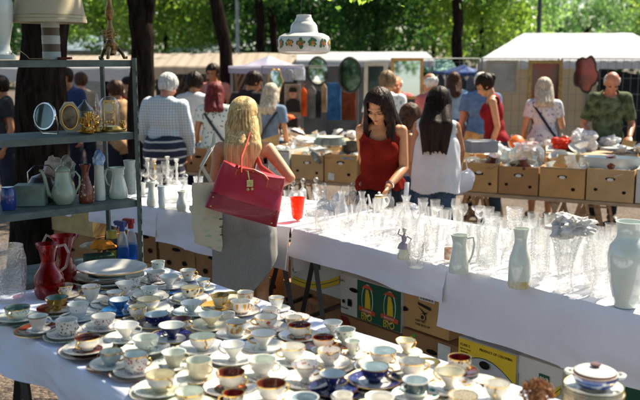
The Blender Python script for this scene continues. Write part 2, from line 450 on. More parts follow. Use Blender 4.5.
        mb.build('lips', pbr('lips', (.38, .09, .08), .35), root)
    else:
        mb = MB()
        for sg in (-1, 1):
            mb.ell((0, 0, 0), (.015 * s, .006 * s, .006 * s), M=Matrix.Translation(hp(sg * .031, .078, .002)) @ HM.to_4x4())
        mb.build('eyes', pbr('eyes_dark', (.04, .02, .015), .4), root)
    # clothes
    if top:
        kind, mat, kw = top
        infl = kw.get('infl', .016) * .75 * s; hem = kw.get('hem', .93) * s; g = list(T)
        bot = kw.get('flare', 0)
        if hem < .93 * s or bot: g += [('c', U((0, 0, 1.0)), V((0, 0, hem + .02)), (.12 + bot * .3) * s * stout, (.115 + bot) * s * stout)]
        if kw.get('loose'): g += [('c', U((sg * kw['loose'], -.01, 1.24)), V((sg * kw['loose'] * 1.15, -.015, .80)) * s, .105 * s, .125 * s) for sg in (-1, 0, 1)]
        cuts = [lambda p: p.z - hem - .012 * math.sin(p.x * 25)]
        nc = U((0, .02 if kind != 'tank' else .045, 1.455)); nr = kw.get('neck', .085 if kind != 'tank' else .125) * s
        cuts.append(lambda p: (p - nc).length - nr)
        def along(p, a, b): return (p - a).dot(b - a) / (b - a).length_squared
        if kind in ('tee', 'long'):
            g += [AR[0], AL[0]]
            if kind == 'long': g += AR[1:] + AL[1:]
            if kind == 'tee':
                fr_ = kw.get('sleeve', .55)
                for sh, e in ((J['shR'], eR), (J['shL'], eL)):
                    cuts.append(lambda p, sh=sh, e=e: max(fr_ - along(p, sh, e), ((p - sh - (e - sh) * hexa(along(p, sh, e))).length - (.085 * s))))
            else:
                for e, w in ((eR, wR), (eL, wL)):
                    cuts.append(lambda p, e=e, w=w: max(.97 - along(p, e, w), ((p - w).length - .09 * s)))
        else:
            ax = (kw.get('arm', .135) - .014) * s
            def fa(p):
                q = p - U((0, 0, 1.39)); return ax - abs(q.x) if q.z > -.13 * s else .01
            cuts.append(lambda p: (ax + .03 * hexa((U((0, 0, 1.39)).z - p.z) / (.16 * s)) * s * 3) - abs(p.x) )
        me = voxelize(g, infl, voxel * (1 if not detail else 1.15), kw.get('sm', 6), 'top')
        shape_mesh(me, cuts, folds(kw.get('fold', .008)))
        fin(me, kw.get('name', 'shirt'), mat, root, .003)
    if bottom:
        kind, mat, kw = bottom
        infl = kw.get('infl', .016) * s; g = [T[0]] + ([] if not female else T[-2:])
        tz = kw.get('top', 1.02) * s; bz = kw.get('hem', .09) * s
        g += [('e', V((0, 0, 1.0)) * s, V((.14, .105, .12)) * s * stout, None)]
        if kind == 'pants': g += LG
        else: g += [('c', V((0, 0, .9)) * s, V((0, .0, bz - .05)), .13 * s, kw.get('w', .17) * s), ('c', V((-.05, 0, .9)) * s, V((-.07, 0, bz - .05)), .13 * s, kw.get('w', .15) * s), ('c', V((.05, 0, .9)) * s, V((.07, 0, bz - .05)), .13 * s, kw.get('w', .15) * s)]
        me = voxelize(g, infl, voxel * 1.2, 5, 'bottom')
        shape_mesh(me, [lambda p: tz - p.z, lambda p: p.z - bz], folds(kw.get('fold', .008), 7, 3, 5))
        fin(me, kw.get('name', 'trousers' if kind == 'pants' else 'skirt'), mat, root, .003)
    if hair:
        kind, mat = hair[:2]; kw = hair[2] if len(hair) > 2 else {}
        vol = kw.get('vol', 1.0)
        g = [('e', hp(0, -.016, .036), V((.084, .100, .092)) * s * vol, HM)]
        cuts = []
        def hl(p): return HM.transposed() @ (p - hc) / s
        Ln = kw.get('len', 0)
        if kind == 'short':
            g.append(('e', hp(0, -.05, -.005), V((.072, .062, .07)) * s, HM))
            cuts.append(lambda p: max(hl(p).z - .052 - .0 * hl(p).y, .028 - hl(p).y) if True else 1)
            cuts.append(lambda p: hl(p).z + .062 if hl(p).y < 0.01 else max(hl(p).z + .0, .0 - hl(p).y + .03))
        elif kind == 'fringe':   # bald on top
            g = [('e', hp(0, -.022, .012), V((.080, .094, .07)) * s, HM)]
            cuts.append(lambda p: min(.045 - hl(p).z, hl(p).z + .055)); cuts.append(lambda p: .005 - hl(p).y)
        elif kind == 'bun':
            g.append(('e', hp(0, -.11, .045), V((.042, .04, .042)) * s, HM))
            cuts.append(lambda p: max(hl(p).z - .05, .03 - hl(p).y)); cuts.append(lambda p: hl(p).z + .06)
        else:
            bx = kw.get('back', -.075); wd = kw.get('w', .075)
            for sg in (-1, 1):
                g.append(('c', hp(sg * .052, -.01, .03), hp(sg * .07, -.02, -.09), .045 * s * vol, .04 * s * vol))
            end = kw.get('end')
            p0 = hp(0, -.045, 0)
            for sg in (-1, 0, 1):
                a = hp(sg * .045, -.045, -.04); b = nb + V((sg * wd * 1.0, bx - .03 + .02 * abs(sg), -.02)) * s; b.y = min(b.y, a.y - .005)
                c = V((sg * wd * kw.get('tip', .7) + kw.get('dx', 0), b.y / s - .015 - kw.get('out', .0), (nb.z / s - max(Ln, .06)))) * s
                g += [('c', a, b, .055 * s, .048 * s), ('c', b, c, .05 * s, .025 * s)]
            for sg in kw.get('front', ()):
                a = hp(sg * .066, .015, .0); b = hp(sg * .085, .03, -.13); c = b + V((sg * .015, .03, -kw.get('fl', .12))) * s
                g += [('c', a, b, .028 * s, .034 * s), ('c', b, c, .034 * s, .016 * s)]
            part = kw.get('part', .0)
            def facecut(p):
                q = hl(p)
                if q.z < -.16: return 1
                return max(.03 - q.y + .0, abs(q.x) - (.052 + .02 * hexa((.05 - q.z) / .12)), q.z - (.094 - 4.5 * (q.x - part * .03) ** 2))
            cuts.append(facecut)
        fz = kw.get('fz', 1 if kind == 'long' else 1.7)
        def strand(p):
            q = p - hc; a = math.atan2(q.x, q.y - .02)
            return fz * (.0075 * noise.noise(V((a * 7, q.z * 2.2, 1))) + .004 * noise.noise(V((a * 22, q.z * 3, 5)))) * s
        if kind == 'long':
            zl = nb.z - max(Ln, .06) * s
            cuts.append(lambda p: p.z - zl + .02 * s - (.03 + .5 * max(0, Ln - .1) * .3) * s * (1 + noise.noise(V((p.x * 38, p.y * 20, 1))) + .5 * noise.noise(V((p.x * 110, p.y * 60, 1)))))
        me = voxelize(g, .003, voxel, 5 if detail else 4, 'hair')
        shape_mesh(me, cuts, strand)
        fin(me, 'hair', mat, root, .004)
        if kw.get('strands'):
            rb = random.Random(int(loc[0] * 1000) & 255); mb = MB()
            for k in range(kw['strands']):
                a = rb.uniform(-1.5, 1.5); rr = (1.04 + rb.uniform(-.02, .05)) * vol
                e = hp(math.sin(a) * .05, -.02 - math.cos(a) * .05, .105 * vol); m1 = hp(math.sin(a) * .086 * rr, -.02 - math.cos(a) * .098 * rr, .02); m2 = hp(math.sin(a) * .092 * rr, -.02 - math.cos(a) * .098 * rr, -.09)
                dz = rb.uniform(.4, 1.16) * max(Ln, .06); f = V((math.sin(a) * kw.get('w', .07) * 1.15 * s + kw.get('dx', 0) * s, min(m2.y, nb.y - .10 * s * math.cos(a)) - rb.uniform(0, .015), nb.z - dz * s))
                g2 = m2.lerp(f, .5) + V((rb.gauss(0, .007), -.006, 0)); f += V((rb.gauss(0, .008), rb.gauss(0, .006), 0)); r = rb.uniform(.0008, .0017)
                mb.tube([e, m1, m2, g2, f], [r, r, r, r, r * .3], 4)
            mb.build('hair_strands', mat, root)
    if extra: extra(ctx)
    return root
# ---------------------------------------------------------------- writing
def text(body, size, loc, right, up, mat, parent, name='lettering', align='CENTER', sx=1.0, thick=.0006):
    cu = bpy.data.curves.new(name, 'FONT'); cu.body = body; cu.size = size; cu.align_x = align; cu.align_y = 'CENTER'
    cu.extrude = thick; cu.resolution_u = 2
    o = bpy.data.objects.new(name, cu); COL.objects.link(o)
    dg = bpy.context.evaluated_depsgraph_get()
    me = bpy.data.meshes.new_from_object(o.evaluated_get(dg)); bpy.data.objects.remove(o); bpy.data.curves.remove(cu)
    me.materials.clear(); me.materials.append(mat); me.name = name
    r = V(right).normalized(); u = V(up).normalized(); n = r.cross(u)
    M = Matrix((r * sx, u, n)).transposed().to_4x4(); M.translation = V(loc)
    me.transform(M)
    o = bpy.data.objects.new(name, me); COL.objects.link(o); par(o, parent)
    return o

# ---------------------------------------------------------------- ground
def ground_mat():
    m, nt, out = nodes('gravel'); N = nt.nodes.new; K = nt.links.new
    p = N('ShaderNodeBsdfPrincipled'); K(p.outputs[0], out.inputs[0]); p.inputs['Roughness'].default_value = .95
    tc = N('ShaderNodeTexCoord')
    vo = N('ShaderNodeTexVoronoi'); vo.inputs['Scale'].default_value = 38; K(tc.outputs['Object'], vo.inputs['Vector'])
    nz = N('ShaderNodeTexNoise'); nz.inputs['Scale'].default_value = 1.3; nz.inputs['Detail'].default_value = 8; K(tc.outputs['Object'], nz.inputs['Vector'])
    r1 = N('ShaderNodeValToRGB'); e = r1.color_ramp.elements; e[0].color = (.035, .026, .02, 1); e[1].color = (.135, .10, .075, 1); e[0].position = .2; e[1].position = .8
    sp = N('ShaderNodeSeparateColor'); K(vo.outputs['Color'], sp.inputs[0])
    ad = N('ShaderNodeMath'); ad.operation = 'MULTIPLY_ADD'; ad.inputs[1].default_value = .5; K(sp.outputs[0], ad.inputs[0])
    hf = N('ShaderNodeMath'); hf.operation = 'MULTIPLY'; hf.inputs[1].default_value = .55; K(nz.outputs['Fac'], hf.inputs[0]); K(hf.outputs[0], ad.inputs[2])
    K(ad.outputs[0], r1.inputs[0]); K(r1.outputs[0], p.inputs['Base Color'])
    b = N('ShaderNodeBump'); b.inputs['Strength'].default_value = .9; b.inputs['Distance'].default_value = .02; K(vo.outputs['Distance'], b.inputs['Height']); b.invert = True
    K(b.outputs[0], p.inputs['Normal']); return m
MB().grid(lambda u, v: V((-250 + 500 * u, -60 + 460 * v, 0)), 12, 12).build('ground', ground_mat(), ang=0)['kind'] = 'structure'
def pebbles():
    mb = MB(); rnd = random.Random(3)
    base = [(1, 0, 0), (-.8, .3, 0), (-.2, -.9, 0), (.1, .8, .1), (.1, 0, .7)]
    for k in range(5200):
        if k < 1500: x, y = rnd.uniform(-.7, .5), rnd.uniform(3.5, 4.9)
        elif k < 2300: x, y = rnd.uniform(-1.8, -.9), rnd.uniform(2.2, 3.3)
        else: x, y = rnd.uniform(.3, 3.8), rnd.uniform(4.8, 8)
        r = rnd.uniform(.008, .022); a = rnd.uniform(0, 6.3); ca, sa = math.cos(a), math.sin(a)
        vs = [(x + r * (px * ca - py * sa), y + r * (px * sa + py * ca), r * pz) for px, py, pz in base]
        mb.add(vs, [(0, 3, 4), (3, 1, 4), (1, 2, 4), (2, 0, 4)], rnd.choice((0, 0, 1, 2)))
    o = mb.build('pebbles', [pbr('pebble_grey', (.15, .13, .11), .9), pbr('pebble_dark', (.07, .055, .045), .9), pbr('leaf_litter', (.24, .18, .09), .9)], smooth=False)
    o['kind'] = 'stuff'
pebbles()

# ---------------------------------------------------------------- table lines
ZT = .8
A0 = at(294, 229, ZT); A1 = at(640, 317, ZT); dA = (A1 - A0).normalized(); nA = V((-dA.y, dA.x, 0))
A2 = A1 + dA * .7
B1 = at(291, 228.5, ZT); B0r = at(130, 204, ZT); dB = (B1 - B0r).normalized(); nB = V((-dB.y, dB.x, 0)); B0 = B0r - dB * .42
E0 = at(165, 268, ZT); E1 = at(520, 388, ZT); dE = (E1 - E0).normalized(); nE = V((-dE.y, dE.x, 0))
def cloth(name, F0, F1, K0, K1, drop0, drop1, mat, z=ZT + .004, wav=.012, seed=0, back=.2, side0=0, side1=0, creases=(), kk=9.0):
    """F0-F1 near edge, K0-K1 far edge; drops hang down with folds"""
    d = (F1 - F0).normalized(); n = V((-d.y, d.x, 0)); Ln = (F1 - F0).length
    nu = int(Ln / .025) + 2
    mb = MB(); nt_, nd = 24, 16
    def pt(u, v):   # v: 0..nd drop bottom->edge, then across, then back drop
        f = F0.lerp(F1, u); k = K0.lerp(K1, u)
        if v < 0:   # front drop; v from -1 (bottom) to 0
            t = -v; dr = drop0 + (drop1 - drop0) * u
            w = wav * 1.8 * t * (math.sin(u * Ln * kk + seed) + .6 * math.sin(u * Ln * kk * 2.37 + seed * 2 + t)) + .004 * t
            w += .022 * t * noise.noise(V((u * Ln * 2.2 + t * 1.3, t * 1.6, seed))) + .008 * t * noise.noise(V((u * Ln * 6 - t * 3, t * 2, seed + 4)))
            for c in creases: w += .010 * math.exp(-((u * Ln - c) / .009) ** 2)
            q = f - n * (.012 * min(1, t * 8) + .02 * t + w)
            return V((q.x, q.y, z - dr * t - (0 if t < .99 else .006 * math.sin(u * Ln * 7 + seed))))
        if v <= 1:
            q = f.lerp(k, v); q.z = z + .0035 * noise.noise(q * 5)
            return q
        t = v - 1; q = k + n * (.012 * min(1, t * 8)); return V((q.x, q.y, z - back * t))
    vsq = [-1 + i / nd for i in range(nd)] + [-.03, 0] + [.01 + .98 * i / nt_ for i in range(nt_ + 1)] + [1, 1.04, 1.5, 2]
    vs = [pt(i / (nu - 1), v) for v in vsq for i in range(nu)]
    fs = [(j * nu + i, j * nu + i + 1, (j + 1) * nu + i + 1, (j + 1) * nu + i) for j in range(len(vsq) - 1) for i in range(nu - 1)]
    mb.add(vs, fs)
    for (u, dr, on) in ((0, drop0, side0), (1, drop1, side1)):
        if not on: continue
        f = F0.lerp(F1, u); k = K0.lerp(K1, u); sg = -1 if u == 0 else 1
        sd = (k - f).normalized(); so = V((-sd.y, sd.x, 0)) * (1 if u == 0 else -1)
        def g(a, t, f=f, k=k, so=so, dr=dr): q = f.lerp(k, a) + so * (.004 + .02 * t + .012 * t * math.sin(a * 14)); return V((q.x, q.y, z - dr * on * t))
        mb.grid(g, 30, 10)
    return mb.build(name, mat, ang=60)
def trestle_table(P0, P1, K0, K1, label, legs=(.12, .88), inset=.08, legcol=blackm, z=ZT - .006, name='trestle_table', cat='table', A=True):
    c = (P0 + P1 + K0 + K1) / 4; r = empty(name, (c.x, c.y, 0), 0, label, cat)
    def lo(p, zz): return V((p.x - c.x, p.y - c.y, zz))
    cs = [P0, P1, K1, K0]; ce = c.copy(); cs = [ce.lerp(p, .985) for p in cs]
    mb = MB(); mb.poly([lo(p, z - .03) for p in cs], .03, nrm=V((0, 0, 1)))
    mb.build('tabletop', wood, r, smooth=False)
    for t in legs:
        a = P0.lerp(P1, t); b = K0.lerp(K1, t); d = (P1 - P0).normalized() * .17
        a2, b2 = a.lerp(b, inset), a.lerp(b, .94)
        m = MB()
        for q in (a2, b2):
            m.bar(lo(q, z - .03), lo(q + d, 0), .028); m.bar(lo(q + d * .35, z - .03), lo(q - d, 0), .028)
        for zz, k in ((z - .045, .15), (.22, .62)):
            for sg in ((1, -1) if k < .5 else (-1,)): m.bar(lo(a2 + d * k * sg, zz), lo(b2 + d * k * sg, zz), .022)
        for q in (a2, b2): m.bar(lo(q - d * .62, .2), lo(q + d * .7, .2), .02)
        m.build('trestle', legcol, r, smooth=False)
    return r
AK0 = A0 + nB * .88 + dB * .02; AK1 = A2 + nA * 1.15
s1 = (hit(443, 300, A0, nA) - A0).dot(dA); uA = s1 / (A2 - A0).length
Am = A0.lerp(A2, uA); AKm = AK0.lerp(AK1, uA)
trestle_table(A0 + dA * .05, Am - dA * .02, AK0 + dA * .05, AKm - dA * .02, 'trestle table with black folding legs under the short-hemmed white glassware cloth', legs=(.04,))
trestle_table(Am + dA * .02, A2, AKm + dA * .02, AK1, 'right trestle table under the white cloth with the deep hem, big white vase on it', legs=(.02, .8), inset=.62)
o = cloth('tablecloth', A0, Am + dA * .03, AK0, AKm + dA * .03, .15, .17, cloth_w, seed=1, side0=1.0, creases=(.45,), wav=.004, kk=5)
L(o, 'white tablecloth with a short hem under the crowded glassware right of the woman in grey', 'tablecloth')
o = cloth('tablecloth', Am - dA * .005, A2, AKm, AK1, .295, .30, cloth_w, z=ZT + .009, seed=2.4, side0=.9, creases=(.28, .72, 1.3), wav=.006, kk=4)
L(o, 'white tablecloth with a deep hem hanging at the right over the yellow banana boxes', 'tablecloth')
BK0, BK1 = B0 + nB * .85, B1 + nB * .85 - dB * .01
sB = (hit(159, 220, B0, nB) - B0).dot(dB); uB = sB / (B1 - B0).length; Bm = B0.lerp(B1, uB); BKm = BK0.lerp(BK1, uB)
trestle_table(B0, B1 - dB * .03, BK0, BK1 - dB * .03, 'trestle table behind the woman with the red bag, covered in white cloth', legs=(.05, .93))
o = cloth('tablecloth', B0, Bm, BK0, BKm, .17, .19, cloth_w, seed=3, wav=.003)
L(o, 'short white tablecloth end seen behind the green shelf post under the white vases', 'tablecloth')
o = cloth('tablecloth', Bm - dB * .01, B1 - dB * .004, BKm, BK1, .235, .27, cloth_w, z=ZT + .007, seed=4, side1=1.0, side0=.9, creases=(.3, .6), wav=.008, kk=6)
L(o, 'white tablecloth hanging in soft folds behind the grey dress', 'tablecloth')
# the cup table
CW = .93
C0 = E0 - nE * CW - dE * .04; C1 = C0 + dE * 3.3; CK0 = E0 - dE * .04; CK1 = CK0 + dE * 3.3
trestle_table(C0, C1, CK0, CK1, 'long trestle table in the foreground carrying the teacups', legs=(.1, .9))
o = cloth('tablecloth', C0, C1, CK0, CK1, .145, .17, cloth_b, seed=5, side0=.8, creases=(.4, .9), wav=.010, kk=7, back=.2)
L(o, 'bluish white tablecloth under the rows of teacups in the foreground', 'tablecloth')

pT_ = at(593, 409, ZT); pP_ = at(108, 280, ZT)
# ---------------------------------------------------------------- teacups
SH = dict(
    bowl=[(0, 0), (.42, 0), (.44, .07), (.36, .12), (.62, .24), (.85, .46), (.94, .72), (.97, .92), (1, 1)],
    cone=[(0, 0), (.36, 0), (.38, .08), (.24, .16), (.34, .30), (.62, .60), (.84, .82), (.97, .95), (1, 1)],
    cyl=[(0, 0), (.60, 0), (.62, .05), (.60, .08), (.84, .16), (.94, .34), (.96, .66), (.97, .92), (1, 1)],
    tall=[(0, 0), (.50, 0), (.52, .05), (.48, .08), (.62, .22), (.74, .48), (.86, .74), (.95, .93), (1, 1)],
    ped=[(0, 0), (.62, 0), (.55, .06), (.22, .14), (.26, .28), (.66, .42), (.88, .66), (.96, .92), (1, 1)],
    low=[(0, 0), (.40, 0), (.42, .07), (.38, .12), (.70, .26), (.90, .52), (.93, .74), (.96, .93), (1, 1)])
def cup(loc, r, h, shape, base, band, rim, inner, rz, label, group, flute=0, bandsegs=(5, 6)):
    t = .0028
    P = SH[shape]; out = [(a * r, b * h) for a, b in P]
    inn = [(r - t, h - .0006)] + [(max(a * r - t, .001), b * h) for a, b in P[::-1][1:5]] + [(.3 * r, max(.22, P[4][1] * .8) * h), (0, max(.2, P[4][1] * .75) * h)]
    ms = []
    for i in range(len(out) - 1):
        ms.append(2 if i == len(out) - 2 else 1 if i in bandsegs else 0)
    ms += [2] + [3] * (len(inn) - 1)
    root = empty('teacup', loc, rz, label, 'teacup', group)
    wob = (lambda a, z: 1 + flute * math.cos(a * 8) * (z / h)) if flute else None
    MB().lathe(out + inn, 28, ms, wob=wob).build('bowl', [base, band, rim, inner], root, ang=50)
    rr = r * P[6][0]; pts = []
    z1, z0 = .84 * h, .34 * h
    ra = r * P[5][0]
    for k in range(9):
        a = PI * k / 8; e = 1.0
        x = (rr * .97 * (1 - k / 8) + ra * .86 * (k / 8)) + math.sin(a) * r * .48
        pts.append((x, 0, z1 + .03 * h * math.sin(a) + (z0 - z1) * (1 - math.cos(a)) / 2))
    MB().tube(pts, [.0034, .003, .0027, .0027, .0027, .0027, .003, .0032, .0034], 7).build('handle', rim if rim is gold else base, root)
    return root
def saucer_mesh(r, base, rimb, line):
    t = .0022; H = r * .17
    P = [(0, .0012), (.42 * r, .0012), (.44 * r, 0), (.5 * r, .001), (.62 * r, .004), (.84 * r, H * .62), (r, H), (r - .0005, H + .0018), (r * .965, H * .90 + t),
         (.84 * r, H * .62 + t), (.60 * r, .0065), (.46 * r, .0045), (.43 * r, .0056), (.30 * r, .004), (0, .004)]
    return MB().lathe(P, 36, [0, 0, 0, 0, 0, 0, 2, 2, 1, 1, 0, 0, 0, 0]).mesh('saucer', [base, rimb, line], ang=50), H
M_ = dict(w=porc, g=porcG, c=porcC, b=porcB, gold=gold, br=brown_glaze, dr=darkred, nv=navy, bl=blue_gl,
    red=spots('red_floral', (.74, .72, .68), [(.32, .02, .03), (.45, .05, .07)], 110, .38),
    brn=spots('brown_ornament', (.72, .69, .62), [(.09, .03, .03), (.2, .07, .04)], 95, .42),
    flo=spots('scattered_flowers', (.76, .75, .71), [(.6, .06, .1), (.1, .35, .08), (.75, .72, .68), (.65, .3, .05)], 90, .17),
    grn=spots('green_leaf_print', (.68, .72, .66), [(.06, .2, .09), (.12, .3, .18)], 80, .32),
    pur=spots('purple_flower_print', (.74, .73, .72), [(.12, .03, .15), (.3, .1, .3)], 70, .26),
    ora=spots('orange_swirl_print', (.76, .73, .68), [(.7, .12, .01), (.5, .06, .02)], 45, .42),
    brw=spots('brown_interior_print', (.14, .03, .018), [(.7, .6, .45), (.16, .035, .02), (.14, .03, .018)], 45, .33),
    sws=spots('rust_scroll_print', (.76, .73, .68), [(.45, .13, .05)], 85, .33),
    gb=spots('gold_panels', (.75, .72, .66), [(.55, .24, .04), (.7, .38, .08)], 60, .48, stretch=(1, 1, .4)),
    bg=spots('black_gold_panels', (.72, .68, .56), [(.03, .03, .03), (.45, .3, .08)], 50, .42),
    ogrn=pbr('green_glaze_inside', (.09, .17, .12), .1, var=.25, vs=40, coat=.6), oli=pbr('olive_gilt_inside', (.22, .15, .04), .15, .4, vs=40, coat=.5),
    dgb=spots('dark_green_band', (.02, .06, .07), [(.6, .65, .6), (.02, .08, .08)], 90, .3), lace=spots('gold_lace', (.72, .68, .58), [(.45, .3, .12)], 140, .36),
    teal=spots('teal_splash', (.74, .74, .7), [(.01, .2, .18)], 30, .42), yel=pbr('gold_lustre', (.55, .33, .06), .18, .5, vs=40, coat=.5),
    gry=pbr('grey_blue_glaze', (.34, .42, .46), .15, var=.1, coat=.5), amb=spots('brown_orange_saucer', (.12, .03, .015), [(.65, .16, .03), (.14, .04, .02)], 32, .4))
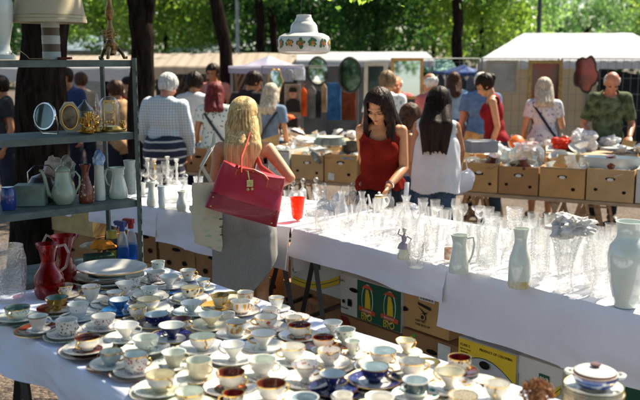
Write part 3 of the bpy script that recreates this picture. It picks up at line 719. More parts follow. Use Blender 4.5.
# rim centre x, y, rim width (px of the 640 wide photo), shape, height m, base, band, rim, inner, saucer base, saucer rim, plate under it, words
CUPS = [
 (17, 307, 26, 'low', .045, 'g', 'grn', 'gold', 'ogrn', 'g', 'g', 1, 'grey-green low cup with a green inside, leftmost on the table'),
 (56, 297, 23, 'ped', .052, 'yel', 'yel', 'gold', 'ogrn', 'yel', 'br', 0, 'gold lustre footed cup with a dark green inside'),
 (39, 315, 21, 'tall', .054, 'w', 'w', 'br', 'g', 'w', 'br', 1, 'small white cup with a dark brown band at the rim'),
 (66, 319, 22, 'cyl', .056, 'brn', 'brn', 'w', 'w', 'brn', 'w', 1, 'straight white cup with dense dark brown ornament'),
 (91, 286, 20, 'tall', .062, 'w', 'w', 'gold', 'sws', 'flo', 'w', 0, 'tall flared white cup with an orange lining behind the gold one'),
 (79, 303, 22, 'tall', .058, 'b', 'pur', 'w', 'g', 'b', 'w', 0, 'tall pale blue-grey cup beside the gold one'),
 (105, 315, 24, 'bowl', .046, 'w', 'red', 'w', 'w', 'red', 'w', 1, 'white bowl-shaped cup with a red floral band near the blue cup'),
 (87, 336, 27, 'low', .045, 'w', 'w', 'gold', 'br', 'br', 'w', 1, 'white low cup with a glossy brown inside on dark brown saucers'),
 (119, 299, 21, 'cone', .052, 'bl', 'bl', 'bl', 'b', 'bl', 'bl', 1, 'deep blue conical cup on a deep blue saucer'),
 (125, 282, 20, 'cone', .052, 'w', 'pur', 'w', 'w', 'flo', 'w', 0, 'small white conical cup with a purple flower below the platter'),
 (149, 287, 18, 'low', .036, 'g', 'grn', 'w', 'w', 'flo', 'w', 1, 'small shallow cup with green sprigs behind the cream floral one'),
 (150, 298, 24, 'bowl', .046, 'c', 'flo', 'gold', 'c', 'c', 'flo', 1, 'cream cup with a rose garland, behind the dark floral cup'),
 (156, 313, 26, 'low', .042, 'nv', 'nv', 'gold', 'b', 'w', 'nv', 1, 'navy floral low cup with a pale blue inside'),
 (126, 324, 27, 'cone', .054, 'w', 'w', 'w', 'flo', 'w', 'w', 1, 'plain white conical cup with flowers painted inside the rim'),
 (145, 337, 27, 'bowl', .046, 'g', 'grn', 'w', 'g', 'grn', 'w', 1, 'pale green bowl-shaped cup with leaf print in front of the white cone'),
 (157, 271, 19, 'cyl', .046, 'red', 'red', 'w', 'w', 'w', 'w', 0, 'straight cup with red print at the far edge by the platter'),
 (170, 276, 21, 'cone', .05, 'w', 'w', 'w', 'g', 'flo', 'w', 0, 'white flared cup at the far edge, second from the platter'),
 (172, 324, 27, 'cone', .05, 'nv', 'nv', 'w', 'g', 'w', 'nv', 1, 'flared cup with a dark navy lower half and pale inside'),
 (109, 351, 23, 'bowl', .046, 'gry', 'gry', 'gold', 'g', 'g', 'w', 1, 'grey-blue cup with a gilt rim near the cloth edge'),
 (137, 354, 25, 'cyl', .058, 'red', 'red', 'gold', 'b', 'red', 'w', 1, 'straight cup with bold crimson flowers and a gilt handle'),
 (174, 351, 25, 'tall', .048, 'c', 'c', 'grn', 'g', 'g', 'grn', 0, 'pale yellow-green cup with a thin green rim'),
 (199, 359, 26, 'cyl', .058, 'c', 'c', 'c', 'g', 'c', 'w', 1, 'plain cream straight cup in the front middle'),
 (160, 374, 31, 'bowl', .052, 'c', 'flo', 'gold', 'c', 'c', 'grn', 1, 'large cream cup with faint sprigs in the front row'),
 (189, 390, 31, 'bowl', .052, 'c', 'c', 'gold', 'g', 'c', 'c', 1, 'large cream cup cut by the bottom of the picture'),
 (204, 335, 28, 'bowl', .048, 'w', 'flo', 'gold', 'g', 'w', 'flo', 1, 'white cup with scattered pink and green flowers in the middle of the table'),
 (210, 314, 25, 'cone', .048, 'c', 'c', 'c', 'g', 'c', 'c', 1, 'cream conical cup with a cream saucer of shell shape'),
 (190, 302, 22, 'cone', .046, 'g', 'grn', 'w', 'w', 'g', 'b', 1, 'pale cup with green flowers behind the cream conical one'),
 (190, 287, 20, 'bowl', .05, 'bg', 'bg', 'gold', 'c', 'bg', 'w', 1, 'cup with black and gold panels at the far edge'),
 (219, 294, 20, 'tall', .052, 'c', 'c', 'gold', 'oli', 'yel', 'yel', 1, 'cream cup with an olive gilt inside on a gold saucer'),
 (242, 301, 21, 'cyl', .046, 'gb', 'gb', 'w', 'w', 'w', 'gb', 0, 'straight cup with an orange-gold panel band by the grey dress'),
 (227, 313, 15, 'cyl', .036, 'flo', 'flo', 'w', 'w', 'w', 'w', 0, 'tiny flowered cup squeezed behind the gold banded one'),
 (235, 321, 22, 'cyl', .054, 'w', 'gb', 'gold', 'w', 'w', 'w', 1, 'straight white cup with a gilt chequered band at the rim'),
 (266, 316, 24, 'bowl', .046, 'w', 'ora', 'gold', 'w', 'ora', 'w', 1, 'white cup with an orange patch on an orange swirl saucer'),
 (265, 332, 27, 'cone', .056, 'w', 'w', 'gold', 'flo', 'w', 'w', 1, 'white conical cup with a single flower inside in the centre'),
 (231, 344, 27, 'cone', .056, 'w', 'flo', 'bl', 'w', 'w', 'w', 1, 'white flared cup with a cobalt rim on a cobalt edged plate'),
 (301, 324, 24, 'bowl', .046, 'w', 'w', 'gold', 'dr', 'amb', 'w', 1, 'white cup with a wine red inside on a rust coloured saucer'),
 (322, 336, 23, 'bowl', .045, 'w', 'w', 'gold', 'dr', 'sws', 'amb', 1, 'white cup with a near black red inside beside the crossed table legs'),
 (294, 346, 27, 'bowl', .052, 'w', 'flo', 'gold', 'w', 'w', 'flo', 1, 'white cup with two tiny pink rosebuds'),
 (264, 358, 29, 'bowl', .054, 'w', 'w', 'w', 'g', 'w', 'w', 1, 'large plain white cup between the rosebud cup and the rust ones'),
 (305, 364, 30, 'cone', .058, 'w', 'w', 'gold', 'sws', 'sws', 'w', 1, 'white flared cup with brown scrolls around its inside'),
 (331, 349, 24, 'bowl', .05, 'w', 'sws', 'gold', 'sws', 'w', 'sws', 1, 'white cup lined with orange leaves behind the scroll cup'),
 (232, 372, 30, 'bowl', .054, 'w', 'w', 'gold', 'brw', 'amb', 'w', 1, 'white cup with a brown picture inside on a rust plate, left one of the pair'),
 (273, 382, 31, 'bowl', .056, 'w', 'w', 'gold', 'brw', 'ora', 'w', 1, 'white cup with a brown picture inside, right one of the pair at the front'),
 (303, 397, 30, 'low', .04, 'gry', 'gry', 'w', 'gry', 'g', 'w', 0, 'grey-blue shallow cup at the bottom edge of the picture'),
 (354, 341, 16, 'tall', .05, 'g', 'w', 'w', 'g', 'w', 'w', 0, 'small narrow pale cup standing alone behind the navy pair'),
 (382, 350, 28, 'bowl', .05, 'w', 'sws', 'gold', 'b', 'b', 'w', 1, 'wide white cup with small orange flowers at the far edge'),
 (373, 366, 30, 'bowl', .05, 'nv', 'nv', 'gold', 'b', 'w', 'nv', 1, 'cobalt and gold cup on cobalt rimmed plates, right one of the navy pair'),
 (333, 373, 28, 'cone', .052, 'nv', 'nv', 'gold', 'b', 'nv', 'nv', 1, 'cobalt conical cup on a cobalt saucer, left one of the navy pair'),
 (413, 361, 28, 'bowl', .05, 'w', 'w', 'gold', 'w', 'w', 'w', 1, 'white cup with a fine gilt rim right of the navy pair'),
 (414, 379, 27, 'cyl', .05, 'w', 'dgb', 'w', 'b', 'w', 'teal', 1, 'white straight cup with a dark green block band on a teal splashed saucer'),
 (450, 370, 32, 'cone', .056, 'w', 'w', 'gold', 'c', 'w', 'gb', 1, 'wide flared white cup with a gilt flash on its saucer'),
 (465, 394, 31, 'bowl', .05, 'c', 'lace', 'gold', 'lace', 'w', 'w', 0, 'cup with a gold lace rim at the bottom edge of the picture'),
 (378, 396, 30, 'low', .045, 'w', 'w', 'w', 'w', 'w', 'w', 1, 'plain white shallow cup at the bottom edge in front of the green banded one'),
 (496, 382, 27, 'bowl', .05, 'w', 'flo', 'gold', 'w', 'w', 'w', 1, 'white cup with specks of red at the far right end of the rows'),
 (344, 394, 20, 'cyl', .04, 'w', 'w', 'w', 'w', 'flo', 'w', 0, 'small white cup at the bottom edge left of the plain shallow one'),
]
smc = {}
rndc = random.Random(11)
def saucer(loc, r, base, rim, label, name, cat, group, tilt=(0, 0)):
    line = rndc.choice([gold, M_['ogrn'], porc, M_['br'], rim])
    k = (round(r, 3), base.name, rim.name, line.name)
    if k not in smc: smc[k] = saucer_mesh(r, base, rim, line)[0]
    o = bpy.data.objects.new(name, smc[k]); COL.objects.link(o); o.location = loc
    o.rotation_euler = (tilt[0], tilt[1], rndc.uniform(0, 6))
    return L(o, label, cat, group)
for i, (px, py, w, shp, h, b_, bd, rm, inn, sb, sr, pl, words) in enumerate(CUPS):
    base = ZT + .006
    zs = base + (.011 if pl else 0) + rndc.uniform(0, .001)
    zrim = zs + .006 + h
    p = at(px, py, zrim); r = w * .99 / 2 / ppm(p)
    if words.startswith('large'): pass
    rs = min(.082, r * 1.85) + rndc.uniform(-.003, .002); rp = rs * 1.2
    rz = rndc.choice([R(a) for a in (20, -30, -60, 150, 200, -10, -100)]) + rndc.uniform(-.3, .3)
    short = ' '.join(words.replace(',', '').split()[:10])
    off = V((rndc.uniform(-.006, .006), rndc.uniform(-.006, .006), 0))
    if pl:
        saucer((p.x + off.x * 1.5, p.y + off.y * 1.5, base), rp, M_[sb] if sb in 'wgcb' or sb in ('bl', 'nv', 'br', 'amb') else porc, M_[sr if i % 3 else ('br', 'grn', 'flo', 'red', 'sws', 'nv')[i // 3 % 6]], 'tea plate under the ' + short, 'tea_plate', 'plate', 'tea plates under the saucers')
    saucer((p.x + off.x, p.y + off.y, zs), rs, M_[sb], M_[sr], 'saucer of the ' + short, 'saucer', 'saucer', 'saucers under the teacups', (rndc.uniform(-.02, .02), rndc.uniform(-.02, .02)))
    cup((p.x + off.x, p.y + off.y, zs + .0055), r, h, shp, M_[b_], M_[bd], M_[rm], M_[inn], rz, words, 'teacups set out in rows', flute=.02 if i % 7 == 3 else 0)
# extra small side plates and saucers filling the gaps
for i, (px, py, r, b_, sr, words) in enumerate([
    (60, 312, .055, 'w', 'w', 'empty white saucer leaning between the gold cup and the brown ornament cup'), (105, 303, .06, 'w', 'flo', 'flower rimmed saucer left of the blue cup'),
    (138, 283, .06, 'w', 'flo', 'flower edged plate lying at the foot of the platter'), (139, 305, .055, 'b', 'w', 'bluish saucer between the blue cup and the cream floral cup'),
    (205, 348, .05, 'w', 'flo', 'small flowered plate in front of the pink and green flower cup'), (186, 322, .055, 'c', 'c', 'cream shell plate right of the navy flared cup'),
    (251, 322, .05, 'w', 'ora', 'white plate with orange swirls between the gilt chequered cup and the orange patch cup'), (282, 327, .05, 'w', 'ora', 'orange swirl plate right of the orange patch cup'),
    (246, 350, .055, 'w', 'flo', 'floral saucer right of the cobalt rimmed cup'), (320, 386, .06, 'w', 'w', 'white saucer squeezed before the cobalt conical cup'),
    (436, 388, .06, 'w', 'w', 'white plate right of the green banded cup'), (478, 378, .06, 'w', 'w', 'white plate behind the gold lace cup'), (350, 356, .055, 'w', 'sws', 'rust edged plate in front of the small narrow cup'),
    (395, 358, .05, 'b', 'w', 'pale blue plate behind the cobalt and gold cup'), (428, 372, .055, 'w', 'w', 'white plate left of the wide flared cup')]):
    p = at(px, py, ZT + .02)
    saucer((p.x, p.y, ZT + .007), r, M_[b_], M_[sr], words, 'saucer', 'saucer', 'loose saucers among the teacups', (R(4), R(-5)))

# more cups standing in the gaps between the listed ones
cupp = [(o.location.x, o.location.y, o['label']) for o in COL.objects if o.name.startswith('teacup')]; rx_ = random.Random(12); more = 0
XD = [('w', 'flo', 'gold', 'w', 'w', 'flo', 'white cup sprigged with small flowers'), ('c', 'sws', 'gold', 'c', 'c', 'sws', 'cream cup with rust scrolls'), ('w', 'gb', 'gold', 'w', 'w', 'gb', 'white cup with gold panels'), ('g', 'grn', 'w', 'g', 'g', 'grn', 'pale green cup with leaves'),
      ('w', 'red', 'w', 'w', 'w', 'red', 'white cup with red sprays'), ('w', 'brn', 'gold', 'dr', 'br', 'br', 'dark lined cup with brown ornament'), ('b', 'pur', 'gold', 'b', 'b', 'w', 'bluish cup with purple sprigs')]
for k in range(6000):
    u, v = rx_.uniform(.10, 2.6), rx_.uniform(.07, .95)
    if v < .36 and u < 1.0: continue
    p = CK0 + dE * u - nE * (1 - v) * CW; dd = sorted((p.x - a) ** 2 + (p.y - b) ** 2 for a, b, _ in cupp)[0] ** .5
    if more >= 36 or dd < .106 or dd > .17 or (p - pT_).length < .2 or (p - pP_).length < .22: continue
    near = min(cupp, key=lambda c: (p.x - c[0]) ** 2 + (p.y - c[1]) ** 2)[2]; d = XD[more % 7]; more += 1; lab = d[6] + ' beside the ' + ' '.join(near.replace(',', '').split()[:5])
    r = rx_.uniform(.032, .038); h = rx_.uniform(.042, .054); zs = ZT + .006 + .003 * (more % 3)
    saucer((p.x, p.y, zs), r * 1.7, M_[d[4]] if d[4] != 'br' else brown_glaze, M_[d[5]], 'saucer of the ' + ' '.join(lab.split()[:9]), 'saucer', 'saucer', 'saucers under the teacups')
    cup((p.x, p.y, zs + .0055), r, h, rx_.choice(['bowl', 'cone', 'cyl', 'tall', 'low']), M_[d[0]], M_[d[1]], M_[d[2]], M_[d[3]], rx_.uniform(0, 6.3), lab, 'teacups set out in rows'); cupp.append((p.x, p.y, lab))
print('extra cups', more)
# small plates tucked into the remaining gaps
cen = [(o.location.x, o.location.y, .058) for o in COL.objects if o.name.startswith('saucer')]
cupc = [(o.location.x, o.location.y, o['label']) for o in COL.objects if o.name.startswith('teacup')]
rf_ = random.Random(5); used_w = set(); nfill = 0
for k in range(4000):
    u, v = rf_.uniform(.12, 2.55), rf_.uniform(.10, .93)
    if v < .32 and u < .9: continue
    p = CK0 + dE * u - nE * (1 - v) * CW; r = rf_.choice((.045, .052, .06))
    if any((p.x - a) ** 2 + (p.y - b) ** 2 < (r * .62 + q) ** 2 for a, b, q in cen): continue
    nr_ = min(cupc, key=lambda c: (p.x - c[0]) ** 2 + (p.y - c[1]) ** 2)
    if nr_[2] in used_w or (p.x - nr_[0]) ** 2 + (p.y - nr_[1]) ** 2 > .14 ** 2: continue
    used_w.add(nr_[2]); nfill += 1
    saucer((p.x, p.y, ZT + .0065), r, M_[rf_.choice('wwgcb')], M_[rf_.choice(['w', 'flo', 'w', 'red', 'grn', 'sws', 'gold', 'bl'])], 'small plate beside the ' + ' '.join(nr_[2].replace(',', '').split()[:10]), 'side_plate', 'plate', 'small plates filling the gaps', (R(3), R(-3)))
    cen.append((p.x, p.y, r))
# platters, red glass, crystal vase, tureen, doll
def platter_mesh(rx, ry, mat, rim):
    P = [(0, 0), (.6, 0), (.72, .012), (1, .028), (.995, .032), (.72, .018), (.6, .006), (0, .006)]
    return MB().lathe([(a, z) for a, z in P], 44, [0, 0, 0, 1, 0, 0, 0], sx=rx, sy=ry).mesh('platter', [mat, rim], ang=50)
for px, py, z, rx, ry, mt, rm, lb, a in [
    (106, 284, .012, .15, .12, 'g', 'g', 'lowest large grey-green dish under the oval platters', .2), (107, 280, .026, .165, .125, 'w', 'br', 'large round dish with a brown rim in the middle of the platter stack', .1),
    (112, 272, .062, .16, .115, 'w', 'gold', 'topmost oval white platter with a gilt rim and tiny flowers, by the shelf post', -.15)]:
    p = at(px, py, ZT + z)
    o = bpy.data.objects.new('platter', platter_mesh(rx, ry, M_[mt], M_[rm])); COL.objects.link(o); o.location = (p.x, p.y, ZT + z - .006); o.rotation_euler = (R(4) if z > .05 else 0, 0, a)
    L(o, lb, 'platter', 'platters stacked by the shelf')
p = at(108, 276, ZT + .05); o = MB().lathe([(0, 0), (.05, 0), (.07, .012), (.085, .016), (.085, .018), (.05, .004), (0, .004)], 30).build('plate', porcB, loc=(p.x, p.y, ZT + .04)); L(o, 'bluish plate lying between the big platters', 'plate')
def pitcher(name, px, py, prof, mat, hand, label, cat, hr, sc=1.0, rz=0, lip=.2, hm=None, z=ZT + .005, group=None):
    p = at(px, py, z); root = empty(name, (p.x, p.y, z), rz, label, cat, group)
    H = prof[-1][1]
    def wob(a, zz):
        k = hexa((zz / H - .72) / .28); return 1 + lip * k * math.exp(-(((a - PI + PI) % (2 * PI) - PI) / .35) ** 2)
    t = .003
    inn = [(max(r - t, .0005), zz) for r, zz in prof[::-1][:-1] if zz > .01] + [(0, .012)]
    MB().lathe([(r * sc, zz * sc) for r, zz in prof + inn], 32, wob=wob).build('body', mat, root, ang=60)
    if hand:
        MB().tube([(x * sc, 0, zz * sc) for x, zz in hand], hr, 8).build('handle', hm or mat, root)
    return root
redp = [(0, 0), (.052, 0), (.062, .02), (.066, .06), (.060, .10), (.036, .135), (.028, .16), (.034, .20), (.048, .235)]
pitcher('pitcher', 50, 297, redp, gl_red, [(.044, .225), (.085, .235), (.102, .20), (.085, .14), (.052, .115)], 'ruby red glass pitcher with a clear handle, the nearer of the two', 'pitcher', .0055, sc=.98, rz=R(-15), hm=gl_clear)
redv = [(0, 0), (.042, 0), (.05, .03), (.05, .08), (.034, .13), (.03, .17), (.042, .21), (.056, .235)]
root = pitcher('vase', 66, 288, redv, gl_red, [(.04, .22), (.07, .24), (.09, .20), (.07, .12), (.045, .09)], 'ruby red glass jug with a flared wavy rim behind the nearer pitcher', 'jug', .0055, rz=R(190), hm=gl_clear)
p = at(12, 302, ZT); MBv = MB().lathe([(0, 0), (.052, 0), (.058, .05), (.066, .12), (.066, .18), (.056, .225), (.058, .236), (.052, .234), (.050, .22), (.060, .18), (.060, .12), (.050, .04), (0, .025)], 36)
L(MBv.build('crystal_vase', gl_cut, loc=(p.x, p.y, ZT + .005)), 'tall cut crystal vase at the left edge of the cup table', 'vase')
p = at(12, 282, ZT); 
# tureen on stack of plates
pT = at(593, 409, ZT)
for k in range(7):
    o = bpy.data.objects.new('dinner_plate', saucer_mesh(.084 - .0006 * k, porc, porcG, gold)[0] if k == 0 else bpy.data.meshes['stackplate']); 
    if k == 0: o.data.name = 'stackplate'
    COL.objects.link(o); o.location = (pT.x + .002 * math.sin(k * 2), pT.y + .002 * math.cos(k), ZT + .006 + .0085 * k)
    L(o, ['bottom', 'second', 'third', 'middle', 'fifth', 'sixth', 'top'][k] + ' dinner plate of the stack under the blue striped casserole', 'plate', 'stacked plates at bottom right')
zt = ZT + .006 + .0085 * 6 + .012
root = empty('casserole_dish', (pT.x, pT.y, zt), R(-15), 'small lidded stoneware casserole with blue waves and a brown foot on the plate stack', 'casserole'); root.scale = (.80,) * 3
MB().lathe([(0, 0), (.05, 0), (.066, .012), (.073, .022), (.078, .034), (.079, .040), (.080, .047), (.080, .052), (.077, .052), (.074, .03), (0, .02)], 36, [0, 0, 1, 1, 1, 1, 0, 2, 2, 2]).build('pot', [pbr('brown_stoneware', (.10, .035, .018), .25, coat=.4), spots('blue_wave_print', (.55, .6, .62), [(.02, .05, .22), (.03, .09, .3)], 40, .75, stretch=(.4, .4, 2)), porc], root)
for sg in (-1, 1):
    MB().tube([(sg * .077, -.022, .046), (sg * .094, -.018, .049), (sg * .101, 0, .050), (sg * .094, .018, .049), (sg * .077, .022, .046)], .0065, 8).build('lug_handle', porc, root)
lid = MB().lathe([(.075, .052), (.077, .054), (.072, .060), (.055, .068), (.03, .073), (0, .074)], 36, [1, 1, 0, 0, 0]).build('lid', [porc, pbr('brown_stoneware', (1, 1, 1))], root)
MB().lathe([(0, .070), (.012, .070), (.012, .078), (.02, .081), (.019, .086), (0, .088)], 20).build('knob', MATS['brown_stoneware'], lid)
# curly hair doll
pD = at(537, 399, ZT + .09)
root = empty('doll', (pD.x, pD.y, ZT + .006), 0, 'little doll whose curly brown hair peeps up at the bottom edge by the plate stack', 'doll')
mb = MB(); mb.ell((0, 0, .03), (.028, .022, .032)); mb.ell((0, 0, .085), (.026, .026, .03)); mb.tube([(-.02, 0, .05), (-.045, -.02, .03)], [.008, .006]); mb.tube([(.02, 0, .05), (.045, -.02, .03)], [.008, .006]); mb.tube([(-.012, -.01, .01), (-.015, -.06, .008)], [.011, .008]); mb.tube([(.012, -.01, .01), (.015, -.06, .008)], [.011, .008])
mb.build('body', skins['fair'], root)
mb = MB(); rr_ = random.Random(2)
for k in range(150):
    a, b = rr_.uniform(0, 2 * PI), rr_.uniform(-.1, 1.45); q = V((math.cos(a) * math.cos(b), math.sin(a) * math.cos(b), math.sin(b)))
    c = V((0, 0, .088)) + V((q.x * .034, q.y * .032, q.z * .036)); pts = []
    for j in range(8): th_ = j * 1.1; pts.append(c + q * (.002 * j) + V((math.cos(th_ + k), math.sin(th_ + k), .6 * math.sin(th_))) * .0055)
    mb.tube(pts, .0016, 4)
mb.build('hair', hairmat('curly', (.10, .035, .012), (.35, .16, .06)), root)
# ---------------------------------------------------------------- shelf rack
SR = V((-.895, 4.15, 0)); SLd = aty(0, 214, 3.72); SLd = (V((SLd.x, SLd.y, 0)) - SR).normalized(); SN = V((SLd.y, -SLd.x, 0))
if SN.y < 0: SN = -SN
SW, SD = 1.0, .36
root = empty('shelf_rack', tuple(SR), 0, 'grey green metal shelf rack at the left holding lamps, clocks and jugs', 'shelf rack')
def SP(a, b, z): q = SLd * a + SN * b; return V((q.x, q.y, z))      # local to rack
def SWp(a, b, z): return SR + SP(a, b, z)
for a, b in ((0, 0), (0, SD), (SW, 0), (SW, SD)):
    m = MB(); s2 = V((0, 0, 0)); q = SP(a, b, 0); sa = 1 if a == 0 else -1; sb = 1 if b == 0 else -1
    m.bar(q, q + V((0, 0, 1.80)), .018, .030)
    for k in range(30): m.bar(q + V((0, 0, .09 + k * .056)) - SN * sb * .0155, q + V((0, 0, .115 + k * .056)) - SN * sb * .0155, .006, .004, 1)
    m.build('post', [steel, blackm], root, smooth=False)
SZ = [.775, 1.105, 1.44, 1.79]
for z in SZ:
    m = MB()
    cs = [SP(.011, .011, z), SP(SW - .011, .011, z), SP(SW - .011, SD - .011, z), SP(.011, SD - .011, z)]
    if z < 1.7: m.poly([c - V((0, 0, .006)) for c in cs], .006, nrm=V((0, 0, 1)))
    for i in range(4):
        a, b = cs[i], cs[(i + 1) % 4]; m.bar(a - V((0, 0, .016)), b - V((0, 0, .016)), .012, .031)
    if z > 1.7: m.bar(SP(.02, SD / 2, z - .008), SP(SW - .02, SD / 2, z - .008), .30, .008)
    m.build('shelf_board', steel, root, smooth=False)
def on(px, py, lvl, dz=.002):   # a point on a board seen at this pixel (clamped to the board)
    z = SZ[lvl] + dz; p = at(px, py, z)
    d = V((p.x, p.y, 0)) - SR; a, b = d.dot(SLd), d.dot(SN)
    a = max(.03, min(SW - .03, a)); b = max(.05, min(SD - .05, b)); q = SWp(a, b, z); return q
def oncol(px, lvl, b=.15, dz=.002):   # on a board at depth b under pixel column px
    q = hit(px, 100, SWp(0, b, 0), SN); q.z = SZ[lvl] + dz; return q
# top board
p = oncol(54, 3, .17); root = empty('table_lamp', tuple(p), 0, 'table lamp with a wide cream drum shade and a brown and grey striped column foot', 'table lamp')
st = [pbr('lamp_brown', (.09, .055, .03), .4), pbr('lamp_grey', (.42, .45, .42), .4)]
MB().lathe([(0, 0), (.042, 0), (.042, .035), (.0405, .037), (.0405, .07), (.042, .072), (.042, .11), (.0405, .112), (.0405, .145), (.042, .147), (.042, .185), (.012, .19), (.012, .26), (0, .26)], 32, [1, 1, 1, 0, 0, 1, 1, 0, 0, 1, 1, 1, 1]).build('foot', st, root, ang=30)
shm = pbr('lampshade_cloth', (.62, .54, .36), .8, var=.03, bump=.15, bs=200, trans=.3, stretch=(1, 1, 3))
MB().lathe([(.168, .17), (.168, .185), (.1665, .186), (.1655, .190), (.164, .2), (.163, .204), (.161, .206), (.128, .40), (.126, .40), (.160, .2), (.166, .17), (.168, .17)], 48, [0, 0, 1, 0, 1, 1, 0, 0, 0, 0, 0]).build('lamp_shade', [shm, pbr('shade_trim', (.35, .30, .17), .8)], root, ang=60)
p = oncol(4, 3, .17); root = empty('vase', tuple(p), 0, 'tall white glass vase at the very left on top of the rack', 'vase')
MB().lathe([(0, 0), (.062, 0), (.062, .022), (.05, .03), (.042, .045), (.04, .07), (.052, .13), (.062, .20), (.064, .25), (.05, .31), (.03, .35), (.034, .38), (0, .38)], 32).build('body', pbr('milk_glass', (.60, .65, .59), .10, coat=.5, var=.04), root)
p = oncol(113, 3, .17); root = empty('candlestick', tuple(p), 0, 'ornate old brass candlestick foot with three curling legs on the rack top', 'candlestick')
brass = pbr('old_brass', (.24, .15, .06), .35, .9, var=.5, vs=30, bump=.5, bs=60)
MB().lathe([(0, .02), (.018, .02), (.026, .03), (.020, .045), (.03, .06), (.032, .075), (.018, .09), (.012, .10), (.02, .115), (.022, .14), (.012, .16), (.010, .19), (.017, .20), (.022, .225), (.012, .27), (.010, .30), (.016, .31), (.018, .34), (.009, .38), (.009, .50), (0, .5)], 20).build('stem', brass, root)
for k in range(3):
    a = R(k * 120 + 30); c, s_ = math.cos(a), math.sin(a)
    MB().tube([(c * .015, s_ * .015, .05), (c * .035, s_ * .035, .055), (c * .055, s_ * .055, .032), (c * .066, s_ * .066, .008), (c * .078, s_ * .078, .008), (c * .08, s_ * .08, .016)], [.010, .011, .009, .008, .007, .004], 8).build('leg', brass, root)
mb = MB()
for k in range(4):
    mb.tube([(math.cos(t) * (.03 + .004 * k), math.sin(t) * (.03 + .002 * k) - .01, .10 + .012 * k + .006 * math.sin(t * 2 + k)) for t in [j * PI / 8 for j in range(15)]], .0022, 6)
mb.build('cord', pbr('old_flex', (.38, .24, .10), .6), root)
p = oncol(22, 3, .1); L(MB().tube([(-.05, 0, .004), (-.03, 0, .035), (.0, 0, .042), (.03, 0, .02), (.04, .01, .004), (.09, .01, .004), (.14, 0, .006)], .0022, 6).build('cord', MATS['old_flex'], loc=p), 'thin yellowish flex looping on the rack top beside the lamp foot', 'cord')
p = oncol(67, 3, .1); L(MB().box((0, 0, .006), (.06, .03, .012)).build('trinket_box', brown_glaze, loc=p), 'tiny flat reddish box on the rack top right of the lamp', 'box')
# second board
mirror = pbr('mirror_glass', (.75, .78, .78), .03, 1, var=.02); chrome = pbr('chrome', (.6, .6, .6), .12, 1, var=.1)
darkmir = pbr('dark_mirror', (.10, .13, .13), .06, .85, var=.3, vs=9)
p = oncol(44, 2, .14); root = empty('shaving_mirror', tuple(p), R(-25), 'round chrome shaving mirror standing on a wire foot', 'mirror')
Mx = Matrix.Translation((0, 0, .088)) @ Matrix.Rotation(R(82), 4, 'X')
MB().lathe([(0, .004), (.058, .003), (.059, -.003), (0, -.004)], 40, M=Mx).build('mirror_glass', darkmir, root)
MB().lathe([(.058, .006), (.064, .006), (.066, 0), (.064, -.006), (.058, -.006), (.058, .006)], 40, M=Mx).build('rim', chrome, root)
MB().tube([(.068, 0, .088), (.07, .01, .04), (.045, .03, .004), (-.045, .03, .004), (-.07, .01, .04), (-.068, 0, .088)], .003, 6).build('wire_stand', chrome, root)
p = oncol(69, 2, .15); root = empty('mantel_clock', tuple(p), R(20), 'octagonal cream framed portrait clock with a dark oval face', 'clock')
oc = [V((math.sin(R(22.5 + 45 * k)) * .05, 0, .078 + math.cos(R(22.5 + 45 * k)) * .078)) for k in range(8)]
MB().poly(oc, .02, nrm=V((0, 1, 0))).build('case', pbr('cream_enamel', (.50, .48, .36), .3), root, smooth=False)
Mf = Matrix.Translation((0, -.001, .078)) @ Matrix.Rotation(R(90), 4, 'X')
MB().lathe([(0, .004), (.9, .003), (1, 0)], 32, sx=.035, sy=.055, M=Mf).build('dial', pbr('portrait_dial', (.06, .045, .03), .3, col2=(.30, .22, .13), vs=22), root)
MB().lathe([(.95, .002), (1.0, .006), (1.09, .006), (1.12, 0)], 32, sx=.036, sy=.056, M=Mf).build('bezel', gold, root)
p = oncol(93, 2, .17); root = empty('tin', tuple(p + SN * .1), 0, 'grey metal tin with a pointed lid behind the gilt ornaments', 'tin')
MB().lathe([(0, 0), (.04, 0), (.04, .10), (.042, .102), (.038, .112), (.01, .14), (.006, .152), (0, .155)], 24).build('body', pbr('dull_tin', (.22, .22, .20), .35, .7), root)
p = oncol(109, 2, .15); root = empty('dome_clock', tuple(p), 0, 'gilt anniversary clock under a tall glass dome', 'clock')
MB().lathe([(0, 0), (.062, 0), (.064, .01), (.056, .018), (.05, .024), (0, .024)], 32).build('base', gold, root)
MB().lathe([(.05, .024), (.05, .12), (.046, .145), (.032, .163), (.012, .171), (0, .172)], 32).build('glass_dome', gl_clear, root)
m = MB()
for sg in (-1, 1): m.tube([(sg * .026, 0, .024), (sg * .026, 0, .145)], .003, 6)
m.lathe([(0, -.008), (.029, -.008), (.029, .006), (0, .006)], 28, M=Matrix.Translation((0, 0, .115)) @ Matrix.Rotation(R(90), 4, 'X'))
m.bar((-.03, 0, .148), (.03, 0, .148), .008)
for k in range(4): a = k * PI / 2 + .5; m.ell((math.cos(a) * .02, math.sin(a) * .02, .045), .008)
m.tube([(0, 0, .10), (0, 0, .045)], .001, 5)
m.build('movement', gold, root)
MB().lathe([(0, .009), (.023, .0088), (.023, .008)], 24, M=Matrix.Translation((0, 0, .115)) @ Matrix.Rotation(R(90), 4, 'X')).build('dial', porcC, root)
rr_ = random.Random(5)
